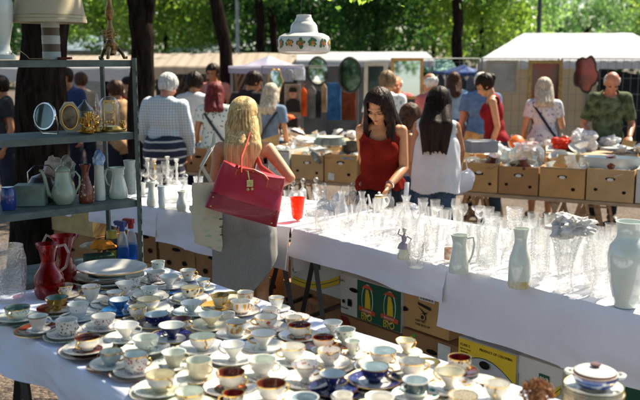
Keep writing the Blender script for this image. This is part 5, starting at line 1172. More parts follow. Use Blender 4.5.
# dress: bodice + long skirt slit on the right
def dress():
    prims = [('e', V((0, 0, .95)) * s_, V((.170, .12, .13)) * s_, None), ('e', V((0, .01, 1.10)) * s_, V((.122, .095, .14)) * s_, None), ('e', V((0, .035, 1.27)) * s_, V((.138, .108, .16)) * s_, None)]
    prims += [('e', V((sg * .078, -.06, .92)) * s_, V((.092, .085, .10)) * s_, None) for sg in (-1, 1)] + [('e', V((sg * .068, .12, 1.27)) * s_, V((.06, .05, .06)) * s_, None) for sg in (-1, 1)]
    prims += [('c', V((sg * .07, 0, .86)) * s_, V((sg * .075, -.02, .30)) * s_, .125 * s_, .12 * s_) for sg in (-1, 1)] + [('c', V((0, 0, .86)) * s_, V((0, -.02, .30)) * s_, .13 * s_, .125 * s_)]
    me = voxelize(prims, .012, .0075, 6, 'dress')
    def slit(p):
        t = (.64 * s_ - p.z) / (.5 * s_)
        if t <= 0: return .1
        edge = .17 - .13 * hexa(t * 1.6); return max(edge - p.x, -.005 if p.x > edge else .1, .0) if p.x < edge or True else 1
    shape_mesh(me, [lambda p: p.z - .30 * s_, lambda p: 1.30 * s_ + .10 * hexa(p.y / .12) - p.z, lambda p: min(.1, (.19 - .19 * hexa((.74 * s_ - p.z) / (.34 * s_))) - p.x) if p.z < .74 * s_ else .1],
        lambda p: .0045 * noise.noise(V((p.x * 11, p.y * 11, p.z * 2.0))) + .003 * noise.noise(V((p.x * 3, p.y * 4, p.z * 11 + p.x * 16))))
    fin(me, 'dress', pbr('grey_marl_jersey', (.27, .265, .25), .9, var=.05, vs=60, stretch=(1, 1, .4), bump=.04, bs=300), root, .003)
dress()
# red handbag hanging from her right shoulder
def handbag():
    c = aty(248, 192, 4.60); rt = empty('handbag', tuple(c), 0, 'large crimson leather handbag with an orange strap and gilt charm hanging behind the blonde woman', 'handbag')
    tilt = Matrix.Rotation(R(16), 4, 'Y'); W_, H_, D_ = .405, .265, .15
    lea = pbr('crimson_leather', (.46, .012, .035), .33, var=.12, vs=6, bump=.12, bs=260, coat=.25); lea2 = pbr('crimson_leather_dark', (.28, .006, .02), .36, var=.1, vs=6, bump=.12, bs=260, coat=.2)
    def prof(v):  # section width and depth at height v in 0..1
        return W_ / 2 * (1 - .13 * v - .06 * max(0, v - .8) * 5 * (v - .8)), D_ / 2 * (1 - .62 * hexa(v * 1.05))
    def shell(v0, v1, name, mat, off):
        m = MB(); nv = 14; ns = 56
        rings = []
        for j in range(nv + 1):
            v = v0 + (v1 - v0) * j / nv; a, d = prof(v); ring = []
            for k in range(ns):
                t = 2 * PI * k / ns; e = .30
                x = math.copysign(abs(math.cos(t)) ** e, math.cos(t)) * (a + off); y = math.copysign(abs(math.sin(t)) ** e, math.sin(t)) * (d + off)
                z = (v - .5) * H_ + .006 * noise.noise(V((x * 7, y * 7, v * 3))); y += (.014 * noise.noise(V((x * 7, 3, z * 9))) - .022 * math.sin(PI * v) * (1 - (x / a) ** 2)) * (1 if y < 0 else -.3); z -= .022 * (1 - (x / a) ** 2) * v * v; x += .006 * noise.noise(V((z * 12, 1, 1)))
                ring.append(tilt @ V((x, y, z)))
            rings.append(ring)
        vs = [p for r_ in rings for p in r_]; fs = [(j * ns + k, j * ns + (k + 1) % ns, (j + 1) * ns + (k + 1) % ns, (j + 1) * ns + k) for j in range(nv) for k in range(ns)]
        fs += [tuple(range(ns))[::-1], tuple(nv * ns + k for k in range(ns))]; m.add(vs, fs); return m.build(name, mat, rt, ang=50)
    shell(.32, 1, 'body', lea, 0); shell(0, .325, 'base_panel', lea2, .0025)
    def sp(x, v, k=.004):
        a, d = prof(v); return tilt @ V((x, -d - k, (v - .5) * H_))
    m = MB(); m.tube([sp(x * .19, .33, .005) for x in [-1 + i * .2 for i in range(11)]], .0022, 6)
    m.build('seam_piping', pbr('seam_dark', (.09, .004, .012), .5), rt)
    m = MB()
    for x in (-.17, .17):
        for v in (.25, .06): m.ell(sp(x, v, .004), .0055, seg=10, rings=6)
    m.build('stud', gold, rt)
    for sg in (1,):     # carrying handle drooping over the top
        m = MB(); a = [tilt @ V((sgx, -.035 * sg, z)) for sgx, z in ((-.09, .06), (-.088, .10), (-.06, .12), (0, .13), (.06, .12), (.088, .10), (.09, .06))]
        m.tube(a, .0075, 8); m.build('handle', pbr('orange_strap', (.52, .06, .025), .45, coat=.2), rt)
    m = MB(); top = aty(248, 139, 4.80); f1 = V(top) - c
    m.tube([tilt @ V((-.06, -.05, .10)), V((-.03, -.02, .19)), f1 + V((.0, -.075, -.02)), f1 + V((.01, 0, .028)), f1 + V((.01, .08, -.03)), V((.06, .16, .12)), tilt @ V((.16, .03, .10))], .014, 8, flat=.35)
    m.build('shoulder_strap', MATS['orange_strap'], rt)
    m = MB(); q = tilt @ V((.0, -.068, .06)); m.box(q, (.034, .012, .036), rz=.2).ell(q + V((-.01, -.006, -.032)), .009).ell(q + V((.012, -.006, -.03)), .008).tube([q, tilt @ V((-.03, -.05, .12))], .004, 6)
    m.build('charm', spots('charm_gold_green', (.5, .38, .1), [(.2, .35, .12), (.62, .5, .25)], 120, .4), rt)
handbag()
def tote():
    c = aty(207, 212, 4.66); rt = empty('tote_bag', tuple(c), R(12), 'cream tote bag with a pale green leaf print hanging left of the grey dress', 'tote bag')
    m = MB(); cm = spots('leaf_print_canvas', (.62, .58, .44), [(.36, .50, .38), (.45, .55, .42)], 14, .32, .85, (1, 1, 2), coat=0)
    def f(u, v, sg):
        x = (u - .5) * (.15 + .02 * math.sin(v * 3)); z = (v - .55) * .37 - .03 * (1 - v) * (u - .5) * 4 * .5
        b = math.sin(PI * u) ** .6 * math.sin(PI * min(1, v * 1.02 + .0)) ** .5; y = sg * (.022 * b) - .006 * noise.noise(V((u * 4, v * 4, sg)))
        return V((x + .01 * noise.noise(V((v * 5, 0, 0))), y, z))
    m.grid(lambda u, v: f(u, v, -1), 16, 26); m.grid(lambda u, v: f(1 - u, v, 1), 16, 26); m.build('body', cm, rt, ang=80)
    m = MB(); s0 = aty(214, 137, 4.84) - c; s0 = Matrix.Rotation(-R(12), 3, 'Z') @ s0
    m.tube([(-.05, -.02, .16), (-.035, -.03, .24), s0 + V((-.005, -.075, -.04)), s0 + V((0, 0, .022)), s0 + V((0, .07, -.04)), (-.02, .1, .25), (.03, .03, .16)], .012, 8, flat=.3); m.build('strap', pbr('strap_canvas', (.62, .58, .44), .9), rt)
    m = MB()
    for k in range(6): m.tube([(.066, -.02, -.13 + k * .045), (.084, -.022, -.128 + k * .045)], .003, 6)
    m.build('lacing', blackm, rt)
tote()
# --- woman in the dark red top
WR = aty(382, 150, 5.92); WR.z = 0
eL = aty(404, 168, 5.80); wL = aty(388, 187, 5.62)
def red_extra(c):
    m = MB(); w, e = c['wL'], c['eL']; d = (e - w).normalized(); x = d.orthogonal().normalized(); y = d.cross(x); ce = w + d * .03
    m.tube([ce + (x * math.cos(k * PI / 8) + y * math.sin(k * PI / 8)) * .028 for k in range(17)], .004, 6); m.build('bracelet', chrome, c['root'])
    U = c['U']; m = MB(); m.tube([U((sg, .075 - .02 * abs(sg) * 8, z)) for sg, z in ((-.055, 1.42), (-.03, 1.385), (0, 1.365), (.03, 1.385), (.055, 1.42))], .0016, 5); m.build('necklace', gold, c['root'])
    m = MB(); m.tube([U((-.20, .09, 1.02)), V((-.19, .16, .86)), V((-.16, .17, .70)), V((-.15, .15, .55))], .016, 8, flat=.3); m.build('bag_strap', pbr('white_strap', (.7, .7, .7), .5), c['root'])
root = person(tuple(WR), 168, 1.60, 'dark-haired woman in a sleeveless dark red top looking down at the glassware', True, 'warm', lean=8, hpitch=30, hyaw=-14, htilt=-3,
    world=dict(L=(eL, wL)), armR=((.19, -.17, 1.13), (.12, -.17, .93)), voxel=.0062, detail=True, bust=.72, extra=red_extra, hands=(.5, .45), handdir=(None, (-.35, -.35, -.8)),
    top=('tank', pbr('dark_red_chiffon', (.15, .012, .008), .95, var=.12, vs=8, bump=.15, bs=40), dict(infl=.040, hem=.95, neck=.135, arm=.132, fold=.018, name='top', sm=12)),
    bottom=('skirt', fab('black', (.012, .014, .018)), dict(top=.99, infl=.008, hem=.5, w=.19)),
    hair=('long', H_dark, dict(len=.12, w=.095, vol=1.14, front=(-1, 1), fl=.16, part=.8, fz=.9, strands=380)))
# --- woman in the white top
WW = aty(436, 150, 6.45); WW.z = 0
def bagx(c):
    pass
root = person(tuple(WW), -12, 1.64, 'woman with very long dark hair in a loose white sleeveless top, her back to us', True, 'tan', lean=4, hpitch=20, htilt=4,
    world=dict(R=(aty(461, 150, 6.5), aty(459, 170, 6.85))), armL=((.22, .04, 1.10), (.17, .22, .98)), voxel=.008,
    top=('tank', fab('white_cotton', (.72, .72, .74), var=.04, trans=.15), dict(infl=.020, hem=.86, neck=.085, arm=.172, fold=.014, sm=7, loose=.062, name='top')),
    bottom=('pants', fab('denim', (.05, .09, .16), var=.3, vs=60), dict(top=.93, infl=.004)),
    hair=('long', H_dark, dict(len=.27, w=.082, vol=1.1, tip=.8, back=-.10, out=.02, strands=420, fz=.5)))
# carrier bag at her arm
p = aty(464, 176, 6.62); rt = empty('carrier_bag', tuple(p), .3, 'thin white carrier bag hanging from the arm of the woman in the white top', 'bag')
m = MB(); vs, fs = crumple(.10, 91, .3, 3, 1.0); m.add([V((v.x, v.y * .4, v.z - .04)) for v in vs], fs); m.build('bag', pbr('thin_plastic', (.66, .68, .74), .35, var=.1, trans=.4), rt, ang=30)
MB().tube([(-.03, 0, .03), (-.012, 0, .13), (.012, 0, .13), (.03, 0, .03)], .006, 6, flat=.4).build('handle', MATS['thin_plastic'], rt)
G0 = 'browsers around the crockery tables'
def P_(px, Y, face_, h, label, female, **k):
    p = aty(px, 100, Y); p.z = 0; return person(tuple(p), face_, h, label, female, group=G0, **k)
chk = stripes('blue_check_shirt', (.64, .68, .70), (.34, .44, .52), 12, 'X', thr=.86, extra='Z')
P_(163, 8.2, -8, 1.72, 'grey-haired man in a pale checked shirt with a striped jumper tied round his waist', False, skin='ruddy', hpitch=25, hyaw=-15, leanx=3, armR=((.27, .02, 1.12), (.24, .14, .90)), armL=((.27, .03, 1.12), (.22, .2, .95)), voxel=.010,
    top=('long', chk, dict(infl=.03, hem=.86, fold=.012)), bottom=('pants', fab('dark_trousers', (.02, .025, .04)), dict()), hair=('short', H_grey, dict(vol=1.02)),
    extra=lambda c: fin(shape_mesh(voxelize([('e', V((0, 0, .93)) * c['s'], V((.185, .15, .2)), None), ('c', V((0, -.02, .9)), V((0, -.02, .62)), .17, .16), ('c', V((-.1, .1, 1.0)), V((.1, .13, 1.0)), .05, .05)], .028, .013, 4, 'j'), [lambda p: 1.05 + .015 * math.sin(p.x * 20) - p.z, lambda p: p.z - .58], folds(.012)),
        'jumper', stripes('navy_stripe_knit', (.012, .018, .04), (.55, .52, .5), 4.2, 'Z', thr=.88, dist=1.5), c['root'], .006))
P_(194, 9.6, -5, 1.70, 'person with short black hair in a plain white sleeveless top, back turned', True, skin='tan', hpitch=25, top=('tee', fab('white_cotton', (1, 1, 1)), dict(infl=.03, hem=.86, sleeve=.25)), bottom=('skirt', fab('navy', (.02, .03, .08)), dict()), hair=('short', H_dark, dict(vol=1.12)))
dots = spots('dotted_blouse', (.62, .66, .62), [(.05, .07, .06)], 26, .30, .85, coat=0)
def cross(col, sg=1):
    def f(c):
        U = c['U']; m = MB(); m.tube([U((sg * .14, .05, 1.41)), U((sg * .13, -.06, 1.40)), U((sg * .04, -.14, 1.25)), U((-sg * .08, -.15, 1.08)), U((-sg * .19, -.10, .95))], .016, 8, flat=.4); m.build('bag_strap', col, c['root'])
    return f
P_(214, 9.0, 5, 1.60, 'woman with dark auburn hair in a dotted white blouse with a dark shoulder strap', True, skin='tan', hpitch=20, hyaw=-20, armL=((.24, -.02, 1.12), (.25, .10, .92)), top=('tee', dots, dict(infl=.032, hem=.84, sleeve=.45)), bottom=('skirt', fab('grey_skirt', (.2, .22, .22)), dict()),
    hair=('long', H_red, dict(len=.0, w=.06, vol=1.12)), extra=cross(blackm, -1))
P_(243, 9.8, -25, 1.74, 'man with short dark hair in a black shirt bending forward behind the blonde head', False, skin='tan', lean=18, hpitch=25, hyaw=-30, top=('tee', fab('black_shirt', (.02, .02, .024)), dict(infl=.02)), bottom=('pants', fab('dark_trousers', (1, 1, 1)), dict()), hair=('short', H_dark))
P_(214, 11.9, 165, 1.78, 'man with black hair in a salmon shirt beyond the leaning trunk', False, skin='tan', hpitch=10, top=('tee', fab('salmon', (.5, .22, .18)), dict()), bottom=('pants', fab('dark_trousers', (1, 1, 1)), dict()), hair=('short', H_dark))
P_(270, 9.4, -15, 1.58, 'woman with long ash-grey hair in a denim shirt with a strap across her back', True, skin='fair', hpitch=15, top=('tee', fab('light_denim', (.16, .23, .34), var=.2), dict(infl=.022, hem=.85)), bottom=('skirt', fab('denim', (1, 1, 1)), dict()), hair=('long', H_ash, dict(len=.10, w=.05, vol=1.05)), extra=cross(blackm, 1))
flw = spots('pale_print_shirt', (.66, .68, .70), [(.25, .35, .32), (.4, .5, .5)], 22, .34, .85, coat=0)
P_(384, 9.3, -20, 1.72, 'dark blond man in a pale patterned shirt, back turned, behind the woman in red', False, skin='fair', hpitch=25, lean=8, top=('tee', flw, dict(infl=.03)), bottom=('pants', fab('denim', (1, 1, 1)), dict()), hair=('short', hairmat('dkblond', (.08, .05, .025), (.28, .19, .1)), dict(vol=1.1)))
P_(405, 6.9, -70, 1.50, 'brown-haired girl in profile between the two dark-haired women', True, skin='tan', hpitch=28, top=('tank', fab('beige_top', (.5, .42, .35)), dict()), bottom=('pants', fab('denim', (1, 1, 1)), dict()), hair=('long', H_brown, dict(len=.06, w=.06, vol=1.08)))
P_(432, 9.6, 30, 1.70, 'bald man with white hair at the sides behind the woman in white', False, skin='ruddy', hpitch=20, top=('tee', fab('pink_shirt', (.5, .14, .14)), dict(infl=.025)), bottom=('pants', fab('dark_trousers', (1, 1, 1)), dict()), hair=('fringe', H_grey))
P_(454, 12.0, 5, 1.66, 'person in a light blue shirt with a brown braid standing far behind', True, skin='tan', hpitch=10, top=('tee', fab('light_blue', (.38, .50, .60)), dict(infl=.025)), bottom=('pants', fab('denim', (1, 1, 1)), dict()), hair=('long', H_brown, dict(len=.1, w=.03)))
P_(481, 9.9, -12, 1.70, 'grey-haired man in a mid blue shirt turned away behind the profile woman', False, skin='ruddy', hpitch=30, lean=6, top=('tee', fab('mid_blue', (.10, .19, .36), var=.15, vs=20), dict(infl=.032, hem=.82)), bottom=('pants', fab('dark_trousers', (1, 1, 1)), dict()), hair=('short', H_grey, dict(vol=1.03)))
P_(497, 9.35, 80, 1.70, 'dark-haired woman in profile in a wine red sleeveless top looking down', True, skin='fair', hpitch=30, lean=8, bust=.75, top=('tank', fab('wine_top', (.22, .012, .02)), dict(infl=.03, sm=12)), bottom=('pants', fab('denim', (1, 1, 1)), dict()), hair=('bun', H_dark, dict(vol=1.08)))
flo = spots('flower_dress', (.58, .57, .60), [(.14, .14, .22), (.3, .25, .35)], 24, .33, .85, coat=0)
P_(544, 9.5, -6, 1.64, 'blonde woman in a pale flowered dress with a dark strap across her back', True, skin='fair', hpitch=15, armR=((.27, .05, 1.12), (.28, .16, 1.22)), armL=((.24, .0, 1.10), (.24, .1, .90)), top=('tee', flo, dict(infl=.03, hem=.40, flare=.1, sleeve=.5, name='dress')), hair=('long', H_ash, dict(len=.0, w=.055, vol=1.04)), extra=cross(fab('navy_strap', (.02, .025, .05)), -1))
camo = pbr('mottled_green', (.03, .045, .02), .85, col2=(.14, .17, .09), vs=14)
P_(609, 9.3, 172, 1.74, 'bald man in a mottled green polo shirt looking down at the goods', False, skin='ruddy', hpitch=32, lean=6, stout=1.0, voxel=.009, armR=((.29, -.02, 1.10), (.25, .18, .98)), armL=((.29, .0, 1.10), (.22, .22, .98)),
    top=('tee', camo, dict(infl=.028, hem=.80, sleeve=.8)), bottom=('pants', fab('dark_trousers', (1, 1, 1)), dict()), hair=('fringe', H_grey))
# blurred far crowd at the left, seen through the rack
for px, Y, f, h, lb, fe, c, hm, sk in [(4, 9.5, 120, 1.66, 'dark clad person with tan arms at the left edge behind the rack', True, (.03, .03, .035), H_dark, 'tan'), (68, 10.5, 160, 1.74, 'dark-haired person in a blue jacket seen above the clocks', False, (.03, .05, .14), H_dark, 'tan'),
        (82, 11.5, 20, 1.66, 'person in a beige jacket seen through the rack above the tin', True, (.35, .28, .2), H_brown, 'fair'), 
        (118, 9.8, 60, 1.60, 'person in a tan top behind the dome clock', True, (.42, .26, .14), H_brown, 'tan'), (128, 11.6, 200, 1.6, 'person in a red top beside the shelf post', True, (.4, .04, .03), H_dark, 'fair')]:
    P_(px, Y, f, h, lb, fe, skin=sk, hpitch=15, voxel=.014, top=('tee', fab('far_%d' % px, c), dict(infl=.03, hem=.8)), bottom=('pants', fab('dark_trousers', (1, 1, 1)), dict()), hair=('short', hm, dict(vol=1.1)))
# ---------------------------------------------------------------- cardboard boxes
pr_dark = pbr('print_black', (.03, .03, .03), .7); pr_yel = pbr('print_yellow', (.72, .50, .02), .6, var=.06); pr_grn = pbr('print_green', (.01, .09, .045), .6)
pr_wht = pbr('print_white', (.7, .7, .67), .6); pr_red = pbr('print_red', (.62, .09, .03), .6); hole = pbr('hole_shadow', (.015, .012, .01), .9)
grey_card = pbr('box_grey_print', (.46, .47, .50), .7, var=.04)
class Box:
    """box whose front bottom edge runs P->Q, going back along n"""
    def __init__(s, P, Q, z0, h, depth, mat, label, open_top=False, group=None, name='cardboard_box', cat='box', holes=((.28, .3, .022), (.72, .35, .022)), handle=(.5, .72), flap=True, hm=None, tint=None):
        s.w = (Q - P).length; s.h = h; s.z0 = z0; s.dx = (Q - P).normalized(); s.dx.z = 0; s.n = V((-s.dx.y, s.dx.x, 0))
        s.root = empty(name, (P.x, P.y, z0), math.atan2(s.dx.y, s.dx.x), label, cat, group); w, d = s.w, depth; t = .006
        m = MB()
        m.box((w / 2, t / 2, h / 2), (w, t, h)); m.box((w / 2, d - t / 2, h / 2), (w, t, h))
        m.box((t / 2, d / 2, h / 2), (t, d - 2 * t, h)); m.box((w - t / 2, d / 2, h / 2), (t, d - 2 * t, h)); m.box((w / 2, d / 2, t / 2 + .001), (w - 2 * t, d - 2 * t, t))
        if not open_top: m.box((w / 2, d / 2, h - t / 2 - .002), (w - 2 * t, d - 2 * t, t)); m.box((w / 2, .02, h - .045), (w + .006, .03 - .002 + .02, .09 - .002)) if flap else None
        m.build('carton', mat, s.root, smooth=False)
        s.y = -.0075 if (flap and not open_top) else -.0015
        if handle: s.oval(handle[0], handle[1], .042, .014, hm or hole, 'hand_hole')
        for a, b, r in holes: s.oval(a, b, r, r * .85, hm or hole, 'vent_hole')
    def pt(s, u, v, k=0): return V((u * s.w, s.y - k, v * s.h))
    def oval(s, u, v, rx, ry, mat, name='print', k=0, par=None):
        c = s.pt(u, v, k); MB().poly([c + V((rx * math.cos(a), 0, ry * math.sin(a))) for a in [i * PI / 12 for i in range(24)]], .001).build(name, mat, par or s.root, smooth=False)
    def poly(s, uv, mat, name='print', k=0): MB().poly([s.pt(u, v, k) for u, v in uv], .001).build(name, mat, s.root, smooth=False)
    def txt(s, body, u, v, size, mat, k=.003, sx=1): text(body, size, s.pt(u, v, k), (1, 0, 0), (0, 0, 1), mat, s.root, sx=sx)
def face(t, x0, x1, O, n, extra=V((0, 0, 0))):
    Pn = O + n * t; a = hit(x0, 300, Pn, n); b = hit(x1, 300, Pn, n); return V((a.x, a.y, 0)), V((b.x, b.y, 0))
# BIO banana carton
P, Q = face(.34, 341, 402, A0, nA)
b = Box(P, Q, .232, .25, .4, cardW, 'banana carton with a white end and two green panels reading BIO under the glass table', holes=((.06, .32, .014), (.17, .32, .02)), handle=(.24, .68))
b.y = -.0075
b.poly([(.30, .02), (.995, .02), (.995, .98), (.30, .98)], pr_grn, 'green_panel')
for u in (.47, .83):
    for q, (r1, m_) in enumerate(((.062, pr_wht), (.056, pr_grn))): b.oval(u, .53, r1 * .82, r1 * 1.62, m_, 'ring', .0012 + q * .0012)
    b.poly([(u - .035, .34), (u + .06, .34), (u + .05, .60), (u + .02, .80), (u - .02, .80), (u - .03, .6)], pr_yel, 'banana_print', .0036)
    b.poly([(u - .10, .80), (u - .02, .92), (u + .05, .90), (u + .11, .80), (u + .04, .83), (u - .04, .83)], pr_red, 'red_print', .0048)
    b.poly([(u - .13, .24), (u + .14, .20), (u + .14, .31), (u - .13, .35)], pr_red, 'ribbon_print', .0048)
    b.txt('BIO', u, .12, .062, pr_yel, .0066)
    b.txt('BANANAS', u, .275, .018, pr_wht, .0066)
b.txt('CAT 1', .05, .84, .018, pr_dark, .0035); b.txt('18 KG NET', .09, .16, .014, pr_dark, .0035)
b.poly([(.135, .24), (.2, .24), (.2, .42), (.135, .42)], pr_dark, 'print')
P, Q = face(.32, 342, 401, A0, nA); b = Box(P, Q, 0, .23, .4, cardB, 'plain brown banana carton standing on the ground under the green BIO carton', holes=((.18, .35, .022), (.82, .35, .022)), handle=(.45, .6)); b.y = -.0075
b.poly([(.0, .9), (.22, .35), (.3, .42), (.12, .98), (0, .98)], pbr('print_dark_red', (.22, .03, .02), .7), 'red_stripe')
# box behind the trestle: white/yellow over brown
P, Q = face(.44, 291, 341, A0, nA)
b = Box(P, Q, .27, .25, .4, cardW, 'white banana carton with a yellow arc and fruit emblem behind the crossed black legs', holes=((.1, .4, .02),), handle=None); b.y = -.0075
def arc(bx, u0, u1, v0, v1, sag, th_, mat, k=.0012, name='arc_print'):
    n = 16; top = [(u0 + (u1 - u0) * i / n, v0 + (v1 - v0) * i / n + sag * math.sin(PI * i / n)) for i in range(n + 1)]
    bx.poly([(u, v - th_) for u, v in top] + top[::-1], mat, name, k)
arc(b, .06, .99, .22, .62, -.16, .20, pr_yel); arc(b, .06, .99, .16, .54, -.16, .02, pr_grn, .0024)
b.poly([(.40, .62), (.62, .62), (.62, .96), (.40, .96)], pr_grn, 'emblem_ground', .0012); b.oval(.51, .74, .022, .028, pr_red, 'emblem_print', .0026); b.oval(.47, .84, .02, .02, pr_yel, 'emblem_print', .0026); b.oval(.55, .85, .018, .024, pr_yel, 'emblem_print', .0026)
b.txt('CLASS 1', .2, .9, .022, pr_dark)
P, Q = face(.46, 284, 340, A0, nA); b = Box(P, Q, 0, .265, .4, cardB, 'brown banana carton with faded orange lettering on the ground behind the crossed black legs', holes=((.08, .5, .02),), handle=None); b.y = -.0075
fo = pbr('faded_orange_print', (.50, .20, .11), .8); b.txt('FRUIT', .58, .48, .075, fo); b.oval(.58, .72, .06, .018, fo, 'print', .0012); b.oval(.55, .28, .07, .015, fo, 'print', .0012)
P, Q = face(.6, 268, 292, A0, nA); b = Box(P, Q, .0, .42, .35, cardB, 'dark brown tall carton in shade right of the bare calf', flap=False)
# brown labelled
P, Q = face(.36, 398, 450, A0, nA)
b = Box(P, Q, .275, .25, .4, cardA, 'brown carton with a white barcode label and printed arrows right of the BIO carton', holes=((.90, .4, .02),), handle=(.12, .42)); b.y = -.0075
b.poly([(.44, .74), (.74, .74), (.74, .92), (.44, .92)], pr_wht, 'label')
for k in range(14): b.poly([(.47 + .018 * k, .77), (.47 + .018 * k + (.006 if k % 3 else .011), .77), (.47 + .018 * k + (.006 if k % 3 else .011), .84), (.47 + .018 * k, .84)], pr_dark, 'barcode', .0015)
b.poly([(.12, .88), (.19, .88), (.19, .95), (.12, .95)], pr_wht, 'sticker')
b.poly([(.42, .68), (.66, .62), (.66, .55), (.42, .62)], pr_dark, 'print'); b.poly([(.42, .58), (.55, .42), (.62, .50), (.55, .47)], pr_dark, 'print'); b.txt('THIS SIDE UP', .52, .16, .02, pr_dark); b.txt('KEEP DRY', .48, .25, .018, pr_dark)
for q, (r1, m_) in enumerate(((.022, pr_dark), (.019, cardA), (.012, pr_dark))): b.oval(.52, .36, r1, r1, m_, 'round_print', .0012 + q * .0012)
P, Q = face(.34, 404, 466, A0, nA)
b = Box(P, Q, .0, .27, .4, cardB, 'brown carton on the ground with a white paper label and a green and yellow sticker', holes=((.92, .5, .022),), handle=(.5, .7)); b.y = -.0075
b.poly([(.60, .35), (.80, .35), (.80, .95), (.60, .95)], pr_wht, 'label'); b.poly([(.64, .48), (.76, .48), (.76, .62), (.64, .62)], pr_dark, 'print', .0014)
b.oval(.16, .86, .014, .012, pr_yel, 'sticker', .001); b.oval(.2, .93, .013, .008, pbr('print_lime', (.05, .5, .05), .6), 'sticker', .001)
b.txt('BANANAS', .28, .55, .02, pr_dark)
# CLASS 2 carton
P, Q = face(.13, 461, 520, A0, nA)
b = Box(P, Q, .165, .26, .4, grey_card, 'grey and yellow banana carton reading CLASS 2 and PRODUCT OF COLOMBIA', holes=((.20, .40, .014), (.78, .40, .016)), handle=None); b.y = -.0075
n = 18; b.poly([(.0, .5)] + [(i / n, .5 + .27 * math.sin(PI * i / n) - (.08 * i / n)) for i in range(1, n)] + [(1, .42), (1, .985), (0, .985)], pr_yel, 'yellow_panel')
arc(b, 0, 1, .5, .42, .27, .018, pr_grn, .0014)
b.txt('CLASS 2', .12, .87, .018, pr_dark, .0035); b.txt('NET WT 18 KG', .13, .79, .010, pr_dark, .0035); b.txt('BANANAS', .11, .73, .010, pr_dark, .0035); b.txt('PRODUCT OF COLOMBIA', .66, .88, .018, pr_dark, .0035, sx=.95)
b.oval(.47, .60, .032, .02, hole, 'hand_hole', .002); b.oval(.44, .27, .03, .026, pr_grn, 'emblem', .001); b.oval(.44, .27, .022, .018, pr_yel, 'emblem', .0022); b.oval(.45, .26, .012, .012, pr_red, 'emblem', .0034)
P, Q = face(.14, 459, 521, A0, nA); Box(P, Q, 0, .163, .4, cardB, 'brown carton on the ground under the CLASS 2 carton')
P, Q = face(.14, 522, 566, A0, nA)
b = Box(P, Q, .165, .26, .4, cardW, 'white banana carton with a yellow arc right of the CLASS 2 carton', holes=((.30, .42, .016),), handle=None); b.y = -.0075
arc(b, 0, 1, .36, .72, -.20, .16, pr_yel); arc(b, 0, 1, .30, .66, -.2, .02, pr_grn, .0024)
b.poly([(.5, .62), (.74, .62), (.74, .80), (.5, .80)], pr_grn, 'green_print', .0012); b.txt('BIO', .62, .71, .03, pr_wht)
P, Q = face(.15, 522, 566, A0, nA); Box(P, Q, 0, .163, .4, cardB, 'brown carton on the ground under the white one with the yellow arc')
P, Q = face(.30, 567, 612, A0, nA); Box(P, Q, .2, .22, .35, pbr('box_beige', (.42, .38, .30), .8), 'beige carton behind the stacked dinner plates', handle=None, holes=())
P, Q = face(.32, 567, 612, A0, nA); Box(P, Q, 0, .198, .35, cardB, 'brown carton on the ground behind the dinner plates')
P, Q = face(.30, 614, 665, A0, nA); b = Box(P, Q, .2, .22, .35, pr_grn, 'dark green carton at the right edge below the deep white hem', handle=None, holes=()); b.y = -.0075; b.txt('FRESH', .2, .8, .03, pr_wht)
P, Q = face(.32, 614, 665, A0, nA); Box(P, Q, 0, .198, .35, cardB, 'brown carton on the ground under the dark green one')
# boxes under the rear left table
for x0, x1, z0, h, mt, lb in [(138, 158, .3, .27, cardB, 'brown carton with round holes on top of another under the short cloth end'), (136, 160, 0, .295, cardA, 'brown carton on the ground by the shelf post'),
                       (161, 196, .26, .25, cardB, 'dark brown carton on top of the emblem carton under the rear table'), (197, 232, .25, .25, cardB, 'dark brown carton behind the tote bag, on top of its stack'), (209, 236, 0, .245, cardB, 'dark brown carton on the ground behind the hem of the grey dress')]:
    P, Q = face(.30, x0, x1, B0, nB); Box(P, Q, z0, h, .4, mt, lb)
P, Q = face(.22, 168, 207, B0, nB); b = Box(P, Q, .02, .235, .4, pbr('box_black_print', (.035, .04, .035), .6), 'dark banana carton with a pale border and a round emblem left of the grey dress', handle=None, holes=()); b.y = -.0075
for a in ([(0, .93), (1, .93), (1, 1), (0, 1)], [(.0, 0), (.06, 0), (.06, .925), (0, .925)], [(.94, 0), (1, 0), (1, .925), (.94, .925)]): b.poly(a, pr_wht, 'border')
b.oval(.52, .45, .075, .085, pr_wht, 'emblem', .0); b.oval(.52, .45, .068, .078, pr_grn, 'emblem', .0012); b.oval(.50, .5, .02, .04, pr_yel, 'emblem', .0024); b.oval(.56, .4, .026, .03, pr_red, 'emblem', .0024)
# box seen through the rack
P, Q = face(.12, 52, 96, B0, nB)
b = Box(P, Q, .47, .23, .35, pbr('box_tan', (.45, .33, .15), .8), 'tan carton with a white hand hole seen through the rack', handle=(.5, .62), holes=(), hm=pr_wht)
P, Q = face(.14, 50, 100, B0, nB); Box(P, Q, 0, .466, .35, cardB, 'dark carton on the ground below the tan one behind the rack')

